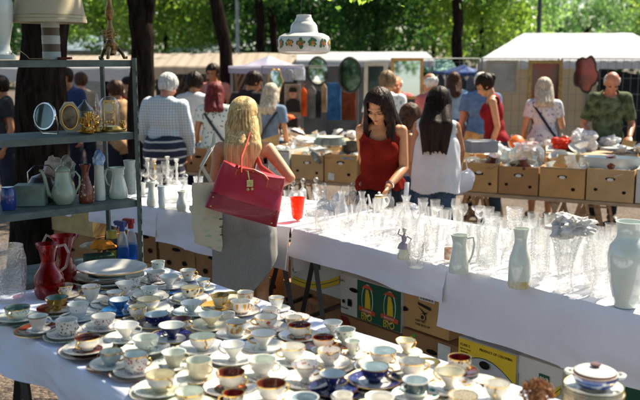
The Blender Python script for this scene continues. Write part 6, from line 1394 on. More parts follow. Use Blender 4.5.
# ---------------------------------------------------------------- rear market rows: open cartons on trestles, heaped with crockery
Q0 = aty(292, 150, 8.3); Q0.z = 0; Q1 = aty(630, 150, 6.9); Q1.z = 0; dM = (Q1 - Q0).normalized(); nM = V((-dM.y, dM.x, 0))
K = {}
cardL = pbr('cardboard_light', (.54, .35, .17), .85, var=.12, vs=4, bump=.2, bs=60); cardB2 = pbr('cardboard_red', (.42, .23, .10), .85, var=.12, vs=4, bump=.2, bs=60)
def kg(k, mb, mats, ang=50, sm=True): K[k] = mb.mesh(k, mats, smooth=sm, ang=ang)
kg('china_bowl', MB().lathe([(0, 0), (.04, 0), (.07, .03), (.09, .06), (.087, .06), (.06, .02), (0, .012)], 20), [porc])
kg('soup_plate', MB().lathe([(0, 0), (.06, 0), (.08, .012), (.12, .022), (.12, .025), (.075, .012), (0, .006)], 24), [porcG])
def stk(n, r=.11):
    m = MB()
    for i in range(n): m.lathe([(0, .008 * i), (.6 * r, .008 * i), (r * (1 - .01 * i), .02 + .008 * i), (r * (.99 - .01 * i), .024 + .008 * i), (.6 * r, .006 + .008 * i), (0, .006 + .008 * i)], 22)
    return m
kg('side_plate', MB().lathe([(0, 0), (.05, 0), (.085, .014), (.085, .017), (.05, .005), (0, .005)], 22, [0, 0, 1, 1, 0]), [porc, M_['red']])
kg('white_teapot', MB().lathe([(0, 0), (.05, 0), (.075, .03), (.08, .06), (.06, .10), (.03, .115), (.01, .12), (.012, .135), (0, .14)], 20).tube([(-.07, 0, .05), (-.105, 0, .07), (-.125, 0, .11)], [.018, .012, .009], 8).tube([(.07, 0, .09), (.11, 0, .095), (.115, 0, .06), (.07, 0, .035)], .007, 7), [porc])
kg('white_vase', MB().lathe([(0, 0), (.035, 0), (.055, .05), (.04, .10), (.022, .13), (.032, .17), (0, .165)], 18), [porcB])
kg('china_cup', MB().lathe([(0, 0), (.02, 0), (.03, .02), (.04, .05), (.037, .05), (.02, .01), (0, .01)], 16).tube([(.036, 0, .042), (.058, 0, .04), (.05, 0, .02), (.028, 0, .014)], .004, 6), [porc])
kg('sauce_boat', MB().lathe([(0, 0), (.6, 0), (.7, .015), (1, .055), (1.05, .065), (.95, .062), (.5, .01), (0, .01)], 22, sx=.085, sy=.045), [porcC])
kg('glass_dish', vessel([(.04, 0), (.045, .01), (.08, .05), (.085, .06)], wob=flute12, seg=40), [gl_cut])
kg('glass_jug', vessel([(.04, 0), (.05, .04), (.04, .10), (.045, .15)]), [gl_fine])
for i_, (mt_) in enumerate([paper, plastic, pbr('newsprint', (.42, .41, .40), .85, var=.3, vs=60)]):
    m = MB(); vs, fs = crumple(.075, 30 + i_, .6, 3, .7); m.add([V((v.x, v.y, v.z + .03)) for v in vs], fs); kg(('wrapping_paper', 'plastic_bag', 'newspaper_ball')[i_], m, [mt_], sm=False)
kg('lidded_tureen', MB().lathe([(0, 0), (.05, 0), (.055, .02), (.09, .05), (.095, .08), (.09, .085), (.06, .11), (.015, .12), (.018, .135), (0, .14)], 22, [0, 0, 0, 1, 0, 0, 0, 0, 0]), [porc, M_['nv']])
kg('blue_dish', MB().lathe([(0, 0), (.05, 0), (.085, .03), (.083, .033), (.05, .006), (0, .006)], 22, [0, 0, 1, 0, 0]), [porc, blue_gl])
kg('brown_jug', MB().lathe([(0, 0), (.045, 0), (.06, .04), (.04, .10), (.045, .13), (0, .12)], 18).tube([(.04, 0, .11), (.08, 0, .1), (.055, 0, .04)], .006, 6), [brown_glaze])
kg('cardboard_insert', MB().box((0, 0, .06), (.004, .2, .13)).box((.09, 0, .05), (.15, .004, .11)), [cardA], sm=False)
kg('folded_cloth', MB().box((0, 0, .02), (.16, .12, .03)), [pbr('odd_fabric', (.5, .5, .46), .9, col2=(.2, .22, .25), vs=18)], sm=False)
kw = dict(china_bowl='white china bowl', soup_plate='pale soup plate', side_plate='red rimmed side plate', white_teapot='white teapot', white_vase='pale blue-white vase', china_cup='white cup', sauce_boat='cream sauce boat', glass_dish='fluted glass dish',
    glass_jug='clear glass jug', wrapping_paper='crumpled grey wrapping paper', plastic_bag='crumpled white plastic bag', newspaper_ball='ball of newspaper', lidded_tureen='blue banded lidded tureen', blue_dish='blue rimmed dish', brown_jug='brown glazed jug', cardboard_insert='folded cardboard divider', folded_cloth='folded grey fabric')
kc = dict(china_bowl='bowl', soup_plate='plate', side_plate='plate', white_teapot='teapot', white_vase='vase', china_cup='cup', sauce_boat='sauce boat', glass_dish='dish', glass_jug='jug', wrapping_paper='paper', plastic_bag='bag', newspaper_ball='paper', lidded_tureen='tureen', blue_dish='dish', brown_jug='jug', cardboard_insert='cardboard', folded_cloth='cloth')
rk = random.Random(77)
names = list(K); wts = [8, 8, 7, 4, 4, 7, 4, 8, 5, 2, 2, 2, 3, 5, 4, 3, 3]
def heap(c, dx, n, w, d, z, count, words, group, zr=.05, pool=None):
    pts = []
    for i in range(count):
        for _ in range(12):
            a, b_ = rk.uniform(-w, w), rk.uniform(-d, d)
            if all(abs(a - q[0]) + abs(b_ - q[1]) > .09 for q in pts): break
        pts.append((a, b_)); k = rk.choices(names, wts)[0]
        o = bpy.data.objects.new(k, K[k]); COL.objects.link(o); q = c + dx * a + n * b_
        o.location = (q.x, q.y, z + rk.uniform(0, zr) * (1 - abs(a) / w * .6)); o.rotation_euler = (rk.gauss(0, .35), rk.gauss(0, .35), rk.uniform(0, 6.3)); s = rk.uniform(.65, 1.05); o.scale = (s, s, s)
        L(o, kw[k] + ' ' + words, kc[k], group)
ordn = ['first', 'second', 'third', 'fourth', 'fifth', 'sixth', 'seventh', 'eighth', 'ninth', 'tenth', 'eleventh', 'twelfth', 'thirteenth', 'fourteenth']
def trow(t, x0, x1, z, label, depth, legm=wood):
    P, Q = face(t, x0, x1, Q0, nM); trestle_table(P, Q, P + nM * depth, Q + nM * depth, label, legs=(.06, .3, .54, .78, .97), legcol=legm, z=z)
trow(-.02, 150, 700, .62, 'long low trestle table under the front row of open cartons', .5)
front = [(165, 189), (190, 213), (214, 237), (238, 261), (262, 290), (292, 323), (324.5, 356), (357.5, 389), (390.5, 421), (422.5, 455), (457, 493), (494.5, 533), (534.5, 579), (580.5, 627), (629, 680)]
for i, (x0, x1) in enumerate(front):
    P, Q = face(rk.uniform(-.025, .02), x0, x1, Q0, nM); Q = Q + nM * rk.uniform(-.015, .015); wht = i in (4, 14)
    wd = 'in the ' + (ordn[i] if i < 14 else 'last') + ' front row carton'
    b = Box(P, Q, .625, .255 + rk.uniform(-.012, .015) if not wht else .28, .42, cardW if wht else (cardB if i < 2 else (cardA, cardL, cardA, cardB2)[i % 4]), 'open %s carton of crockery, %s in the front row from the left' % ('white printed' if wht else 'brown', ordn[i] if i < 14 else 'last'), True, 'open cartons in the front row', holes=((.2, .35, .016), (.8, .3, .016)) if i % 3 else ((.75, .3, .018),), handle=(.5, rk.uniform(.62, .72)), hm=hole)
    if wht: b.poly([(.5, .3), (.75, .3), (.75, .8), (.5, .8)], pr_grn, 'print'); b.oval(.62, .6, .03, .03, pr_yel, 'print', .0014)
    if i in (5, 6, 10, 11, 12, 13): b.oval(.5, .68, .026, .013, porc, 'hand_hole_content', .0012)
    c = (P + Q) / 2 + nM * .2
    if i % 3 != 1: MB().bar((b.w * .04, .40, .25), (b.w * .96, .40, .25), .004, .002).poly([(b.w * .05, .405, .25), (b.w * .95, .405, .25), (b.w * .88, .46 + .03 * (i % 2), .33 + .02 * (i % 4)), (b.w * .15, .45, .32)], .004, nrm=V((0, -1, 0))).build('flap', cardA, b.root, smooth=False)
    if i % 4 == 0: b.poly([(.0, .94), (1, .94), (1, .985), (0, .985)], pbr('brown_tape', (.30, .19, .09), .3), 'tape')
    if i % 4 == 2: b.poly([(.1, .08), (.3, .06), (.31, .3), (.12, .33)], pr_wht, 'label')
    heap(c, dM, nM, (Q - P).length * .42, .17, .80, 11, wd, 'crockery in the front cartons', .09)
trow(.75, 255, 690, .64, 'long low trestle table under the second row of cartons', .5)
sec = [(262, 282), (283, 304), (305, 327), (328, 350), (352, 380), (382, 410), (412, 440), (442, 470), (472, 503), (505, 538), (540, 572), (574, 606), (608, 640), (642, 674)]
for i, (x0, x1) in enumerate(sec):
    P, Q = face(.77, x0, x1, Q0, nM); wd = 'in the ' + ordn[i] + ' second row carton'
    Box(P, Q, .645, .23, .42, cardA, 'open brown carton, %s in the second row from the left' % ordn[i], True, 'open cartons in the second row', handle=None, holes=((.5, .6, .02),))
    heap((P + Q) / 2 + nM * .2, dM, nM, (Q - P).length * .42, .17, .79, 8, wd, 'crockery in the second row cartons', .08)
trow(1.5, 255, 700, .84, 'rear trestle table heaped with crockery under the browsing crowd', .75)
for i in range(13):
    P, Q = face(1.55, 262 + i * 33, 295 + i * 33, Q0, nM)
    heap((P + Q) / 2 + nM * .35, dM, nM, (Q - P).length * .5, .3, .845, 7, 'on stretch ' + ordn[i] + ' of the rear crockery table', 'crockery on the rear table', .05)
# left stretch
P, Q = face(1.0, 120, 262, Q0, nM); trestle_table(P, Q, P + nM * .7, Q + nM * .7, 'low trestle table of bric-a-brac before the backs of the left hand browsers', z=.74, legcol=wood)
heap((P + Q) / 2 + nM * .35, dM, nM, (Q - P).length * .48, .3, .745, 22, 'on the low table beside the checked shirt', 'crockery on the left table', .05)
# special pieces
def big(nm, mb, mat, px, py, Y, lb, cat, sm=True, rz=0, s=1, zr_=0):
    p = aty(px, py, Y); p.z = zr_ if zr_ else p.z; o = mb.build(nm, mat, smooth=sm, loc=p, rz=rz); o.scale = (s, s, s); return L(o, lb, cat)
for k, (dz) in enumerate(range(7)):
    p = aty(330, 150, 8.15); o = bpy.data.objects.new('plate', K['soup_plate']); COL.objects.link(o); o.location = (p.x + rk.uniform(-.01, .01), p.y, p.z + .012 * k + .03); o.scale = (1.35 - .04 * k,) * 3
    L(o, ['bottom', 'second', 'third', 'fourth', 'fifth', 'sixth', 'top'][k] + ' plate of the stack on the carton left of the woman in red', 'plate', 'plate stack on the cartons')
big('fish_bowl', vessel([(.06, 0), (.12, .04), (.15, .11), (.14, .18), (.11, .22), (.13, .24)], wob=flute12, seg=48), gl_cut, 527, 170, 7.6, 'big round fluted glass bowl among the cartons below the patterned dress', 'bowl')
m = MB(); vs, fs = crumple(.12, 71, .6, 4, .7); m.add(vs, fs); big('wrapping_paper', m, pbr('red_tissue', (.62, .06, .03), .7, var=.2, trans=.3), 563, 134, 8.9, 'crumpled bright red tissue on the rear table between the dress and the green shirt', 'paper', False, zr_=.92)
m = MB(); vs, fs = crumple(.15, 72, .8, 4, .9); m.add(vs, fs); big('plastic_bag', m, plastic, 583, 128, 8.9, 'large crumpled white plastic bag before the man in the green shirt', 'bag', False, zr_=.95)
m = MB(); vs, fs = crumple(.11, 73, .8, 4, .7); m.add(vs, fs); big('plastic_bag', m, plastic, 611, 127, 9.0, 'white plastic bag lying low before the man in the green shirt', 'bag', False, zr_=.92)
big('orange_ornament', MB().lathe([(0, 0), (.05, 0), (.10, .06), (.11, .12), (.07, .18), (.02, .2), (0, .2)], 20), pbr('orange_paint', (.7, .14, .01), .4), 517, 136, 8.9, 'round glossy orange bowl on the rear table left of the patterned dress', 'ornament', s=.75, zr_=.85)
m = MB(); vs, fs = crumple(.08, 74, .8, 3, .6); m.add(vs, fs); big('cloth_bundle', m, pbr('pink_rag', (.6, .33, .3), .8, var=.3), 532, 133, 8.8, 'faded pink bundle beside the round orange bowl', 'cloth', False, zr_=.9)
big('dark_pan', MB().lathe([(0, 0), (.08, 0), (.10, .03), (.10, .11), (.09, .11), (.09, .03), (0, .02)], 22), pbr('dark_pan', (.06, .06, .055), .4, .5), 352, 153, 8.2, 'dark grey pot on the carton beside the elbow of the woman in red', 'pot')
m = MB(); m.box((0, 0, .05), (.26, .18, .1), rz=.3); big('tray', m, pbr('grey_box_lid', (.30, .30, .31), .7), 480, 152, 7.5, 'open grey box lid tilted on a carton right of the white top', 'box lid', False)
m = MB(); vs, fs = crumple(.13, 75, .4, 2, .35); m.add(vs, fs); big('newspaper', m, paper, 308, 141, 9.0, 'spread crumpled newspapers on the second row left of the plate stack', 'newspaper', False)
m = MB(); vs, fs = crumple(.13, 76, .4, 2, .35); m.add(vs, fs); big('cloth_bundle', m, pbr('orange_rag', (.62, .12, .03), .8, var=.2), 283, 117, 10.2, 'orange-red cloth on the far table by the portrait', 'cloth', False)
m = MB()
m.lathe([(0, 0), (.8, 0), (1, .12), (.98, .12), (.7, .02), (0, .02)], 30, sx=.24, sy=.13); big('fish_platter', m, porcB, 612, 171, 7.15, 'large oval bluish white dish tipped on the second carton from the right edge', 'dish', rz=-.4)
# ---------------------------------------------------------------- stalls and backdrop
tarpW = pbr('tarp_white', (.50, .52, .55), .6, var=.10, vs=2, bump=.4, bs=4, trans=.36)
tarpP = stripes('tarp_peach', (.54, .46, .36), (.46, .38, .30), 1.6, 'X', .7, .7, trans=.45)
tarpL = pbr('tarp_lavender', (.40, .39, .52), .6, var=.06, vs=3, bump=.1, bs=6, trans=.35)
tarpB = pbr('tarp_blue', (.035, .08, .26), .6, var=.15, vs=3, trans=.35)
tarpG = pbr('tarp_green', (.25, .48, .38), .6, var=.1, vs=3, trans=.4)
pole_m = pbr('grey_pole', (.20, .21, .21), .45, .5)
def X(px, Y): return aty(px, 60, Y).x
def Zp(py, Y): return aty(320, py, Y).z
def stall(x0, x1, Y, D, ze, zr, roof, label, valance=.14, ridge=True, wall=None, ox=0, hip=0, cat='market stall', legs=True):
    """gabled or lean-to market stall: eave height ze at the front, ridge zr"""
    r = empty('market_stall', ((x0 + x1) / 2, Y, 0), 0, label, cat); w = (x1 - x0) / 2
    m = MB(); n = 24
    def top(u, v):
        x = -w + 2 * w * u; y = D * v; k = (1 - abs(2 * v - 1)) if ridge else v
        e = hexa(min(1, (w - abs(x)) / hip)) if hip else 1
        z = ze + (zr - ze) * k * e - .03 * math.sin(PI * (u * 4 % 1)) * k * (1 - k) * 2 + .012 * noise.noise(V((x * 2, y * 2, 0)))
        return V((x, y, z))
    m.grid(top, n * 2, 14); m.build('canopy', roof, r, ang=0)
    m = MB()
    m.grid(lambda u, v: V((-w + 2 * w * u, -.012 - .01 * math.sin(u * w * 24) * v, ze - valance * v - .015 * abs(math.sin(u * w * 9)) * v)), 60, 5)
    m.grid(lambda u, v: V((-w - .01, D * u, ze - valance * v)), 8, 3); m.grid(lambda u, v: V((w + .01, D * u, ze - valance * v)), 8, 3)
    m.build('valance', roof, r, ang=0)
    if legs:
        for x in (-w + .03, 0, w - .03):
            for y in (.03, D - .03): MB().bar((x, y, 0), (x, y, ze - .01), .035).build('pole', pole_m, r, smooth=False)
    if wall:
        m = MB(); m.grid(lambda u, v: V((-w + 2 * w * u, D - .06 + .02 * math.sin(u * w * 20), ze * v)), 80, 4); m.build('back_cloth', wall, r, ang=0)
    return r
S1 = stall(X(-60, 13), X(131, 13), 13.0, 1.6, Zp(67, 13), Zp(64, 14) + .04, tarpW, 'low white awning stall at the left behind the great trunk', .20)
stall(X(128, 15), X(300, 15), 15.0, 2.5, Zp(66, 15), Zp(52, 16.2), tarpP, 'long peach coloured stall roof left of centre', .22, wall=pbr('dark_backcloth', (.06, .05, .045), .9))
stall(X(-80, 21), X(132, 21), 21, 2, Zp(62, 21), Zp(55, 22), tarpP, 'far peach coloured stall roof at the left under the trees', .35)
stall(X(232, 12), X(302, 12), 11.6, 1.9, Zp(66, 11.8), Zp(52, 12.6), tarpL, 'lavender stall canopy in the middle over the hanging carpet', .09, hip=.7)
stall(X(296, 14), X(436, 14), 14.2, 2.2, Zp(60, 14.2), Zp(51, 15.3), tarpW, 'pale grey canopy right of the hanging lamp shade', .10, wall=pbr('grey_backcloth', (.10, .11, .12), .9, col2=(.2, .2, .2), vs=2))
stall(X(421, 17), X(450, 17), 16, 1.8, Zp(70, 16), Zp(59, 17), tarpG, 'small mint green canopy left of the blue one', .05)
r = stall(X(442, 15), X(496, 15), 14.6, 2.0, Zp(72, 14.6), Zp(50, 15.6), tarpB, 'dark blue market canopy behind the profile woman', .06, hip=1.2)
wallc = pbr('beige_wall_cloth', (.50, .41, .28), .9, var=.08, vs=1.5, bump=.2, bs=5, trans=.25)
# big white tent at the right
ye, yr = 12.6, 15.4; ze, zr = Zp(60, ye), Zp(33, yr)
r = empty('market_tent', (X(560, ye), ye, 0), 0, 'large white tent with a sloping left end filling the right background', 'tent'); ox = X(560, ye)
xl, xr_ = X(479, ye) - ox, X(700, ye) - ox; xrl = X(523, yr) - ox
m = MB()
def rf(u, v):
    x0 = xl + (xrl - xl) * v; x = x0 + (xr_ - x0) * u; y = (yr - ye) * v; z = ze + (zr - ze) * v - .05 * math.sin(PI * v) * abs(math.sin(u * 9)) + .01 * noise.noise(V((x * 3, y * 3, 1)))
    return V((x, y, z))
m.grid(rf, 50, 16); xb = xl + 1.15
def cap_(u, v):
    b0 = xl if u <= .5 else xb; k = 1 - abs(1 - 2 * u); x = (b0 + (xrl - b0) * k) * v + (xl + (xb - xl) * u) * (1 - v); return V((x, 2 * (yr - ye) * u, ze + (zr - ze) * v * k))
m.grid(cap_, 13, 6)
m.grid(lambda u, v: V((xrl + (xb - xrl) * v + (xr_ - xrl - (xb - xrl) * v) * u, (yr - ye) * (1 + v), zr + (ze - zr) * v)), 20, 6)
m.build('roof', tarpW, r, ang=0)
m = MB(); m.grid(lambda u, v: V((xl + (xr_ - xl) * u, -.012 - .008 * math.sin(u * 120), ze - .13 * v)), 90, 3); m.build('valance', tarpW, r, ang=0)
m = MB(); xd = X(601, ye) - ox
m.grid(lambda u, v: V((xl + .05 + (xd - xl - .05) * u, .12 + .02 * math.sin(u * 34) * (1.2 - v), (ze - .06) * v)), 90, 5); m.build('wall_cloth', wallc, r, ang=0)
m = MB(); m.grid(lambda u, v: V((xd + (xr_ - xd) * u, .08 + .03 * math.sin(u * 21 + v * 2) * (1.2 - v), (ze - .1 - .28 * u * (v > .9)) * v)), 60, 5); m.build('dark_tarp', pbr('charcoal_tarp', (.018, .018, .02), .75, var=.3, vs=3, bump=.2, bs=6), r, ang=0)
for x in (xl + .03, (xl + xr_) / 2, xr_ - .03): MB().bar((x, .04, 0), (x, .04, ze), .04).build('pole', pole_m, r, smooth=False)
# wire mesh fence panels before the tent
for i, (a, b) in enumerate(((421, 481), (482, 561), (562, 650))):
    Yf = 12.2; r = empty('wire_fence_panel', (X(a, Yf), Yf, 0), 0, ['wire mesh fence panel below the blue canopy', 'wire mesh fence panel carrying the two framed pictures', 'wire mesh fence panel before the dark tarp at the right'][i], 'fence', 'wire mesh fence panels')
    w_ = X(b, Yf) - X(a, Yf) - .03; zt_ = Zp(58.5, Yf); m = MB()
    for k in range(int(w_ / .11) + 1): m.bar((k * .11, 0, .1), (k * .11, 0, zt_), .005)
    for k in range(8): m.bar((0, .006, .15 + k * (zt_ - .2) / 7), (w_, .006, .15 + k * (zt_ - .2) / 7), .005)
    m.build('mesh_wires', pole_m, r, smooth=False)
    m = MB()
    m.tube([(0, 0, .05), (0, 0, zt_), (w_, 0, zt_), (w_, 0, .05)], .018, 8); m.build('tube_frame', pole_m, r)
def frame(px0, py0, px1, py1, Y, fm, inner, label, cat, name, fw=.045, tilt=0, rz=0, mat2=None):
    a, b = aty(px0, py0, Y), aty(px1, py1, Y); w = abs(b.x - a.x); h = abs(a.z - b.z); r = empty(name, ((a.x + b.x) / 2, Y, min(a.z, b.z)), rz, label, cat)
    Mt = Matrix.Rotation(tilt, 4, 'X'); m = MB()
    m.box((0, 0, fw / 2), (w, .03, fw), M=Mt).box((0, 0, h - fw / 2), (w, .03, fw), M=Mt); m.box((-w / 2 + fw / 2, 0, h / 2), (fw, .028, h - 2 * fw), M=Mt).box((w / 2 - fw / 2, 0, h / 2), (fw, .028, h - 2 * fw), M=Mt)
    m.build('frame', fm, r, smooth=False)
    m = MB(); m.box((0, .004, h / 2), (w - 2 * fw + .004, .008, h - 2 * fw + .004), M=Mt); m.build('mirror_glass' if inner is mirror else 'picture', inner, r, smooth=False)
    return r, w, h
gframe = pbr('gilt_frame', (.42, .27, .08), .4, .4, var=.3, vs=30, bump=.4, bs=60)
frame(487, 60, 517, 93, 12.1, pbr('pale_frame', (.40, .33, .22), .6), pbr('faded_landscape', (.42, .40, .34), .6, col2=(.25, .23, .2), vs=3.5), 'framed faded landscape picture hanging left on the fence', 'picture', 'framed_picture', .03)
r, w_, h_ = frame(529, 60, 561, 108, 12.1, gframe, pbr('dim_red_reflection_painted', (.20, .03, .025), .1, .6, col2=(.10, .09, .08), vs=2.2), 'gold framed mirror behind the flower dressed woman', 'mirror', 'framed_mirror', .05, R(-1.5))
# the red reflection in this mirror is painted into its glass colour
frame(391, 58, 423, 99, 10.6, pbr('orange_wood_frame', (.50, .27, .07), .4), mirror, 'wide orange wood framed mirror reflecting trees, behind the woman in white', 'mirror', 'framed_mirror', .035, R(-2), R(6))
frame(364, 62, 387, 100, 10.9, pbr('white_old_frame', (.50, .50, .42), .6), pbr('grey_glass', (.12, .14, .13), .08, .8, var=.4, vs=5), 'tilted off-white framed mirror right of the oval mirror', 'mirror', 'framed_mirror', .05, R(-5), R(-8))
frame(284.5, 84, 301, 118, 11.2, pbr('thin_grey_frame', (.3, .28, .25), .6), pbr('portrait_ground', (.30, .24, .19), .7, var=.2), 'painted portrait of a man in dark clothes standing left of the orange garment', 'picture', 'portrait_picture', .012)
pp = aty(293, 100, 11.17); m = MB()
m.poly([V((math.cos(a) * .048, 0, math.sin(a) * .066 + .08)) for a in [k * PI / 10 for k in range(20)]], .001); o = m.build('painted_face', pbr('painted_skin', (.42, .22, .14), .7, var=.25, vs=20), None, smooth=False)
par(o, [c for c in COL.objects if c.get('label', '').startswith('painted portrait')][0]); o.parent.children; o.location = pp - o.parent.location
m = MB(); m.poly([(-.05, 0, .10), (.05, 0, .10), (.052, 0, .14), (.03, 0, .165), (-.03, 0, .165), (-.052, 0, .14)], .0014).poly([(-.11, 0, -.16), (.10, 0, -.16), (.09, 0, -.02), (.03, 0, .02), (-.03, 0, .02), (-.09, 0, -.02)], .0014); q = m.build('painted_clothes', pbr('paint_black', (.02, .02, .02), .7), o.parent, smooth=False); q.location = pp - V((0, .002, 0)) - o.parent.location
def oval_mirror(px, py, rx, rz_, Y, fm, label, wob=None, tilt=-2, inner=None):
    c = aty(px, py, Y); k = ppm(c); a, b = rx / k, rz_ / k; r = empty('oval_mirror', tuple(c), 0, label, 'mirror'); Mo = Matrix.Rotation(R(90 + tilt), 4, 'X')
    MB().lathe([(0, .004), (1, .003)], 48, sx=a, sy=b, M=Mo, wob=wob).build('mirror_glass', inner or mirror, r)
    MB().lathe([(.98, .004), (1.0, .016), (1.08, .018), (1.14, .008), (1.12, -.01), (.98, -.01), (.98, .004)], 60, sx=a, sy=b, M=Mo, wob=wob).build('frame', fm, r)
oval_mirror(350, 75, 11, 16, 10.4, blackm, 'oval mirror with a dark frame hanging in the middle of the background', inner=pbr('smoky_mirror', (.10, .14, .11), .04, .95))
oval_mirror(318, 71, 9.5, 13, 11.6, blackm, 'arched dark framed mirror left of the oval one', tilt=-3)
oval_mirror(275.5, 82, 6.5, 12, 11.0, gframe, 'small curvy gilt mirror reflecting green, right of the hanging carpet', wob=lambda a, z: 1 + .07 * math.cos(6 * a), tilt=-3)
oval_mirror(586, 74, 11, 16, 11.9, pbr('black_gilt_frame', (.04, .025, .02), .35, .3), 'black scrolled baroque mirror hanging above the bald man', wob=lambda a, z: 1 + .09 * math.cos(5 * a + 1) + .03 * math.cos(10 * a), inner=pbr('red_reflection_painted', (.35, .07, .06), .1, .7, col2=(.12, .05, .04), vs=3))  # baroque mirror: red reflection painted as the glass colour
def carpet(px0, px1, py0, py1, Y, mat, label, name='hanging_carpet', cat='carpet', amp=.02):
    a, b = aty(px0, py0, Y), aty(px1, py1, Y); m = MB(); w, h = b.x - a.x, a.z - b.z; c = V(((a.x + b.x) / 2, Y, b.z))
    m.grid(lambda u, v: V((-w / 2 + w * u, amp * math.sin(u * w * 12 + px0) * (1.2 - v), h * v)), 26, 8); o = m.build(name, mat, None, ang=0, loc=c); s = o.modifiers.new('s', 'SOLIDIFY'); s.thickness = .008
    return L(o, label, cat)
def carpet_mat(name, c1, c2, c3, sc_=3.2):
    m, nt, out = nodes(name); N = nt.nodes.new; K_ = nt.links.new; p = N('ShaderNodeBsdfPrincipled'); p.inputs['Roughness'].default_value = .95; K_(p.outputs[0], out.inputs[0])
    tc = N('ShaderNodeTexCoord'); sx = N('ShaderNodeSeparateXYZ'); K_(tc.outputs['Generated'], sx.inputs[0])
    def mt(op, a, b=None):
        n = N('ShaderNodeMath'); n.operation = op
        for i, q in enumerate((a, b)):
            if q is None: continue
            if isinstance(q, (int, float)): n.inputs[i].default_value = q
            else: K_(q, n.inputs[i])
        return n.outputs[0]
    ax = mt('ABSOLUTE', mt('SUBTRACT', sx.outputs[0], .5)); az = mt('ABSOLUTE', mt('SUBTRACT', sx.outputs[2], .55))
    d = mt('ADD', ax, mt('MULTIPLY', az, .8)); ring = mt('FRACT', mt('MULTIPLY', d, sc_ * 2.0)); edge = mt('GREATER_THAN', ax, .4)
    vo = N('ShaderNodeTexVoronoi'); vo.inputs['Scale'].default_value = 22; K_(tc.outputs['Generated'], vo.inputs['Vector'])
    f1 = mt('GREATER_THAN', ring, .62); f2 = mt('LESS_THAN', vo.outputs['Distance'], .28)
    m1 = N('ShaderNodeMix'); m1.data_type = 'RGBA'; m1.inputs['A'].default_value = c4(c1); m1.inputs['B'].default_value = c4(c2); K_(mt('MAXIMUM', f1, edge), m1.inputs['Factor'])
    m2 = N('ShaderNodeMix'); m2.data_type = 'RGBA'; K_(m1.outputs['Result'], m2.inputs['A']); m2.inputs['B'].default_value = c4(c3); K_(mt('MULTIPLY', f2, .8), m2.inputs['Factor']); K_(m2.outputs['Result'], p.inputs['Base Color']); return m
carpet(234, 268, 69, 122, 12.0, carpet_mat('carpet_brown', (.045, .025, .018), (.22, .16, .10), (.12, .08, .05)), 'brown patterned carpet with a pale diamond hanging under the lavender canopy')
carpet(176, 208, 74, 122, 12.8, carpet_mat('carpet_dark', (.02, .012, .012), (.10, .05, .03), (.30, .24, .14), 2.4), 'dark carpet with round pale medallions hanging behind the white sleeveless top')
carpet(208, 232, 74, 122, 12.9, carpet_mat('carpet_gold', (.16, .10, .03), (.05, .03, .02), (.3, .2, .08), 2.0), 'golden brown carpet hanging behind the leaning trunk')
gm_ = 'garments hanging in the middle stalls'
def garment_h(px0, px1, py0, py1, Y, c, label, mat=None, kind='shirt'):
    a, b = aty(px0, py0, Y), aty(px1, py1, Y); w, h = b.x - a.x, a.z - b.z; m = MB(); n = 22
    def sec(v):   # width factor
        return (.35 + .65 * hexa((1 - v) / .14)) if kind == 'shirt' else 1
    vs = []; ns = 20
    for j in range(n + 1):
        v = j / n
        for k in range(ns):
            t = 2 * PI * k / ns; vs.append(V((math.cos(t) * w / 2 * sec(v), math.sin(t) * .035 * (1 + .3 * math.cos(k * 3 + j * .2)), h * v)))
    fs = [(j * ns + k, j * ns + (k + 1) % ns, (j + 1) * ns + (k + 1) % ns, (j + 1) * ns + k) for j in range(n) for k in range(ns)] + [tuple(range(ns))[::-1], tuple(n * ns + k for k in range(ns))]
    m.add(vs, fs); m.tube([(0, 0, h), (0, 0, h + .04), (.015, 0, h + .055), (.02, 0, h + .04)], .003, 5)
    o = m.build('hanging_garment', mat or pbr('garment_%d' % px0, c, .9, var=.25, vs=10), None, ang=60, loc=V(((a.x + b.x) / 2, Y, b.z))); return L(o, label, 'clothing', gm_)
garment_h(282, 293, 69, 82, 11.3, None, 'blue striped shirt hanging under the right end of the lavender canopy', stripes('blue_striped_shirt', (.5, .52, .56), (.05, .08, .16), 22, 'Z', thr=.6))
garment_h(294, 305, 68, 80, 11.3, (.62, .66, .72), 'pale blue-white shirt hanging right of the striped one')
garment_h(300, 307, 88, 116, 11.25, (.62, .10, .02), 'long orange-red garment hanging right of the portrait')
garment_h(308, 316, 86, 118, 11.3, (.16, .17, .17), 'grey garment hanging right of the orange one')
garment_h(316, 321, 90, 118, 11.3, (.03, .03, .035), 'black garment hanging between the grey and the beige one')
garment_h(321, 327, 84, 112, 11.3, (.36, .27, .17), 'beige garment hanging left of the blue jeans')
garment_h(327, 341, 83, 120, 11.25, (.03, .11, .27), 'blue denim dress hanging below the oval mirror', kind='x')
garment_h(342, 356, 92, 120, 11.2, (.13, .035, .015), 'rust brown coat hanging under the oval mirror', kind='x')
garment_h(424, 434, 78, 118, 11.4, (.45, .45, .42), 'off-white coat hanging left of the far light blue shirt')
garment_h(436, 444, 74, 118, 11.6, (.03, .04, .05), 'black coat hanging right of the off-white one')
for i, (x, c) in enumerate([(462, (.04, .05, .06)), (470, (.10, .12, .16)), (477, (.03, .03, .04)), (486, (.15, .12, .1))]):
    garment_h(x - 4, x + 4, 76, 116, 13.8, c, ['black jacket', 'slate blue jacket', 'second dark jacket', 'brown jacket'][i] + ' hanging far under the blue canopy, seen left of the mid blue shirt')
r = empty('clothes_rail', (X(310, 11.3), 11.3, 0), 0, 'thin metal rail on which the middle garments hang', 'clothes rail'); w_ = X(358, 11.3) - X(310, 11.3)
m = MB(); z_ = Zp(66, 11.3); m.tube([(-w_, 0, 0), (-w_, 0, z_), (w_, 0, z_), (w_, 0, 0)], .012, 8); m.build('rail', pole_m, r)
